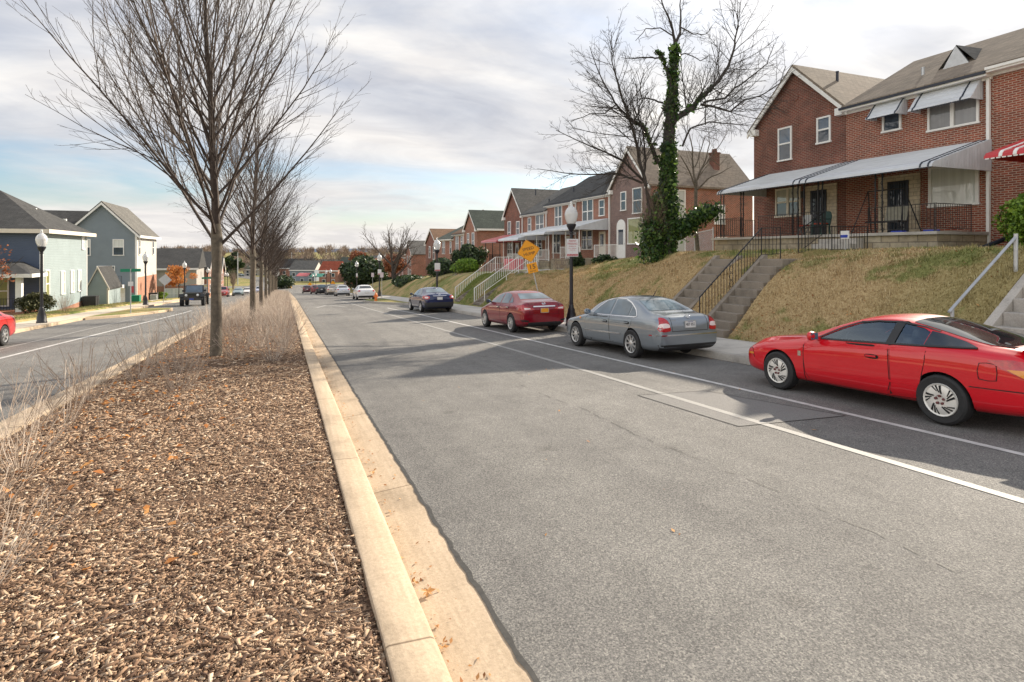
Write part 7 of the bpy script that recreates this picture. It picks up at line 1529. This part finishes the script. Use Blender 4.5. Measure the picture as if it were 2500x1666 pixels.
# ------------------------------------------------------------------ far background
GF = 'houses at the foot of the hill'
def far_house(label, x, y, wd, dp, hh, rh, wall, roof, rot=0, win=3, gable_mat=None):
    y += 22; z = zr(y)-1.3; t = thing('far_house', label, 'house', (x, y, z), (0, 0, R(rot)), GF)
    mb = MB().box(-wd/2, wd/2, 0, dp, -1, hh); w_ = mb.build('wall', m[wall], t)
    gm = MB().prism([(0, hh), (dp, hh), (dp/2, hh+rh)], 'x', -wd/2, wd/2); gm.build('gable', m[gable_mat or wall], t)
    rf = MB(); k = rh/(dp/2)
    for s_ in (-1, 1): rf.prism([(dp/2, hh+rh+.02), (dp/2+s_*(dp/2+.3), hh-.3*k+.02), (dp/2+s_*(dp/2+.3), hh-.3*k+.2), (dp/2, hh+rh+.2)], 'x', -wd/2-.25, wd/2+.25)
    ro = rf.build('roof', m[roof], t); MB().box(-wd/2-.2, wd/2+.2, -.34, -.28, hh-.35, hh-.05).build('fascia', m['white'], t)
    for i in range(win):
        u = -wd/2+wd*(i+.5)/win
        for z0 in ((hh*.56, hh*.56+1.3), (.9, 2.2)):
            f = MB().box(u-.6, u+.6, -.06, -.002, *z0).build('window', m['white'], t); MB().box(u-.5, u+.5, -.075, -.061, z0[0]+.1, z0[1]-.1).build('pane', m['glass'], f)
    return t
far_house('brick house with bright red roof at the foot of the hill', 13.6, 180, 6.6, 7, 5.2, 2.8, 'brick', 'shingle_red', -28, 2, 'white')
far_house('grey house with pale gable left of the red roof', 5.5, 190, 9, 7, 5.2, 3.0, 'sid_grey', 'shingle_grey', -28, 3, 'sid_cream')
far_house('house with blue grey roof half behind the red roof', 3.0, 203, 11, 7, 5.6, 3.2, 'brick', 'shingle_dark', -28, 3)
far_house('house with green roof to the right of the red roof', 21.5, 182, 10, 8, 6.2, 3.2, 'brick_orange', 'shingle_green', -28, 3, 'white')
far_house('pale roofed house above the dark evergreen', 29, 176, 7, 8, 6.5, 3.4, 'brick', 'shingle_grey', -28, 2)
rg = random.Random(8); cols = ['brick', 'sid_cream', 'sid_tan', 'sid_grey', 'white', 'brick_orange']; rfs = ['shingle_dark', 'shingle_grey', 'shingle_brown', 'shingle_green']
nm = ['white gabled', 'cream', 'grey', 'tan', 'pale', 'brick', 'small cream', 'low white', 'broad grey']
where = ['behind the blue grey roof', 'among the far trees over the red roof', 'on the skyline right of the red roof', 'far behind the median trees', 'by the distant curving road', 'beyond the cross street at the left', 'near the skyline above the far lamps', 'at the far left of the valley', 'in the valley beyond the grass slope']
for i in range(9):
    x = (-2, 18, 34, -12, -34, -52, 46, -75, 8)[i]; y = (235, 232, 226, 255, 262, 240, 250, 300, 275)[i]; c_ = ('white', 'sid_cream', 'sid_grey', 'sid_tan', 'white', 'brick', 'sid_cream', 'white', 'sid_grey')[i]
    far_house(nm[i]+' house '+where[i], x, y, rg.uniform(9, 13), 8, rg.uniform(4, 6), rg.uniform(2, 3.2), c_, rg.choice(rfs), rg.uniform(-35, 20), 3)
# porch awnings of the far houses
for lb, x, y, mt in (('green porch awning under the red roofed house', 10.2, 198, 'awn_green'), ('red striped porch awning left of the green one', 6.2, 206, 'awn_maroon')):
    o = MB().prism([(0, 3.0), (-2.2, 2.1), (-2.2, 1.95), (0, 2.8)], 'y', -2, 2).build('porch_awning', m[mt], label=lb, cat='awning'); o.location = (x, y, zr(y)); o.rotation_euler = (0, 0, R(62))
# far trees: individual bare trees of which the nearer show
TF = 'bare trees on the skyline'
for i, (x, y, s_, lb) in enumerate(((8, 222, 1.35, 'brown bare tree on the skyline over the blue grey roof'), (22, 240, 1.25, 'bare skyline tree right of the red roof'), (31, 262, 1.4, 'taller bare skyline tree near the street tree'), (-6, 240, 1.5, 'bare skyline tree behind the end of the median'), (-28, 236, 1.2, 'bare tree by the distant curving road'), (-48, 262, 1.5, 'broad bare tree at the left of the valley'), (44, 235, 1.4, 'bare skyline tree above the brown gabled house'), (-66, 230, 1.3, 'bare tree behind the far townhouses'))):
    dup(ot, (x, y, zr(y)-.3), i*1.3, lb, TF, s_)
leafy_tree('far_evergreen', 'dark pointed evergreen behind the second median trunk', (-16, 205, -10.3), 11, 3.6, 5000, .35, 'darkleaf', 71, .3, .2)
leafy_tree('far_evergreen', 'dark evergreen beside the distant curving road', (-30, 215, -10.3), 8, 4.2, 5000, .35, 'darkleaf', 72, .3, .25)
def young(label, x, y, seed):
    return twig_bush('young_street_tree', label, (x, y, zr(y)), .9, 4.6, 26, seed, 'twig_dark', 2, .03, 'young trees by the far road', 'tree', .5)
young('upright young tree beside the distant road', -12.5, 165, 81); young('second upright young tree beside the distant road', -17.5, 178, 82)
for lb, x, y in (('tall grey utility pole by the distant road', -13.5, 195), ('grey utility pole among the far trees', 2.5, 245)):
    t = thing('utility_pole', lb, 'pole', (x, y, zr(y)), 0, 'utility poles in the valley'); MB().tube([(0, 0, 0), (0, 0, 10)], [.18, .12], 8).build('pole', m['alu'], t); MB().box(-1.4, 1.4, -.06, .06, 9.0, 9.18).build('crossarm', m['bark_grey'], t)
wr = MB().tube([Vector((-13.5, 195, zr(195)+9)).lerp(Vector((-70, 190, -2)), i/12)+Vector((0, 0, -1.2*math.sin(math.pi*i/12))) for i in range(13)], .03, 4); wr.build('overhead_cable', m['iron'], label='thin overhead cable running left from the utility pole', cat='cable')
t = thing('yellow_marker', 'small yellow drum at the bend of the cross street', 'drum', (1.2, 170, zr(170))); MB().lathe([(.5, 0), (.5, .9), (.42, 1.0)], 12).build('drum', m['sign_yellow'], t)
# far-off wood along the skyline, one mass of twiggy crowns
rg = random.Random(99)
def wood(name, label, n, yr, xr, hr, mat, seed):
    rr = np.random.RandomState(seed); P = []; D = []
    for i in range(n):
        y = rr.uniform(*yr); x = rr.uniform(*xr)*y; hgt = rr.uniform(*hr); r = hgt*rr.uniform(.35, .6); z0 = zt(x, y); k = int(150)
        d = rr.normal(0, 1, (k, 3)); d /= np.linalg.norm(d, axis=1)[:, None]; q = rr.uniform(.15, 1, (k, 1))**.6
        p = np.array([x, y, z0+hgt*.62])+d*q*np.array([r, r, hgt*.42]); up = d*.5+np.array([0, 0, .8])+rr.normal(0, .3, (k, 3)); P.append(p); D.append(up/np.linalg.norm(up, axis=1)[:, None]*rr.uniform(.6, 1.5, (k, 1))*y/330)
        kk = 6; P.append(np.repeat([[x, y, z0+hgt*.25]], kk, 0)+rr.normal(0, .2, (kk, 3))); D.append(np.repeat([[0, 0, hgt*.3]], kk, 0)+rr.normal(0, .3, (kk, 3)))
    P = np.concatenate(P); D = np.concatenate(D); U = np.cross(D, rr.normal(0, 1, P.shape)); U /= np.linalg.norm(U, axis=1)[:, None]; U *= .11*(P[:, 1:2]/330)
    scatter(name, P, D, U, D*0, mat, 'leaf', kind='stuff', label=label, cat='woodland')
wood('far_wood', 'hazy brown leafless wood along the skyline', 620, (235, 470), (-1.2, .75), (6, 11), m['twig_dark'], 3)
wood('far_wood', 'distant grey brown wood rising to the horizon', 620, (470, 1100), (-1.2, .8), (10, 19), m['twig_dark'], 4)
wood('far_wood', 'dark evergreen patches within the far wood', 40, (260, 520), (-.7, .4), (6, 11), m['darkleaf'], 5)
hl = MB(); rows = [[(x, 3200+300*math.sin(x*.0009), -20), (x, 3250, 14+16*mnoise.noise((x*.0011, 3, 0))+6*mnoise.noise((x*.004, 9, 0)))] for x in range(-5000, 5001, 100)]; rows2 = [[a, b, (b[0], 4200, -20)] for a, b in rows]
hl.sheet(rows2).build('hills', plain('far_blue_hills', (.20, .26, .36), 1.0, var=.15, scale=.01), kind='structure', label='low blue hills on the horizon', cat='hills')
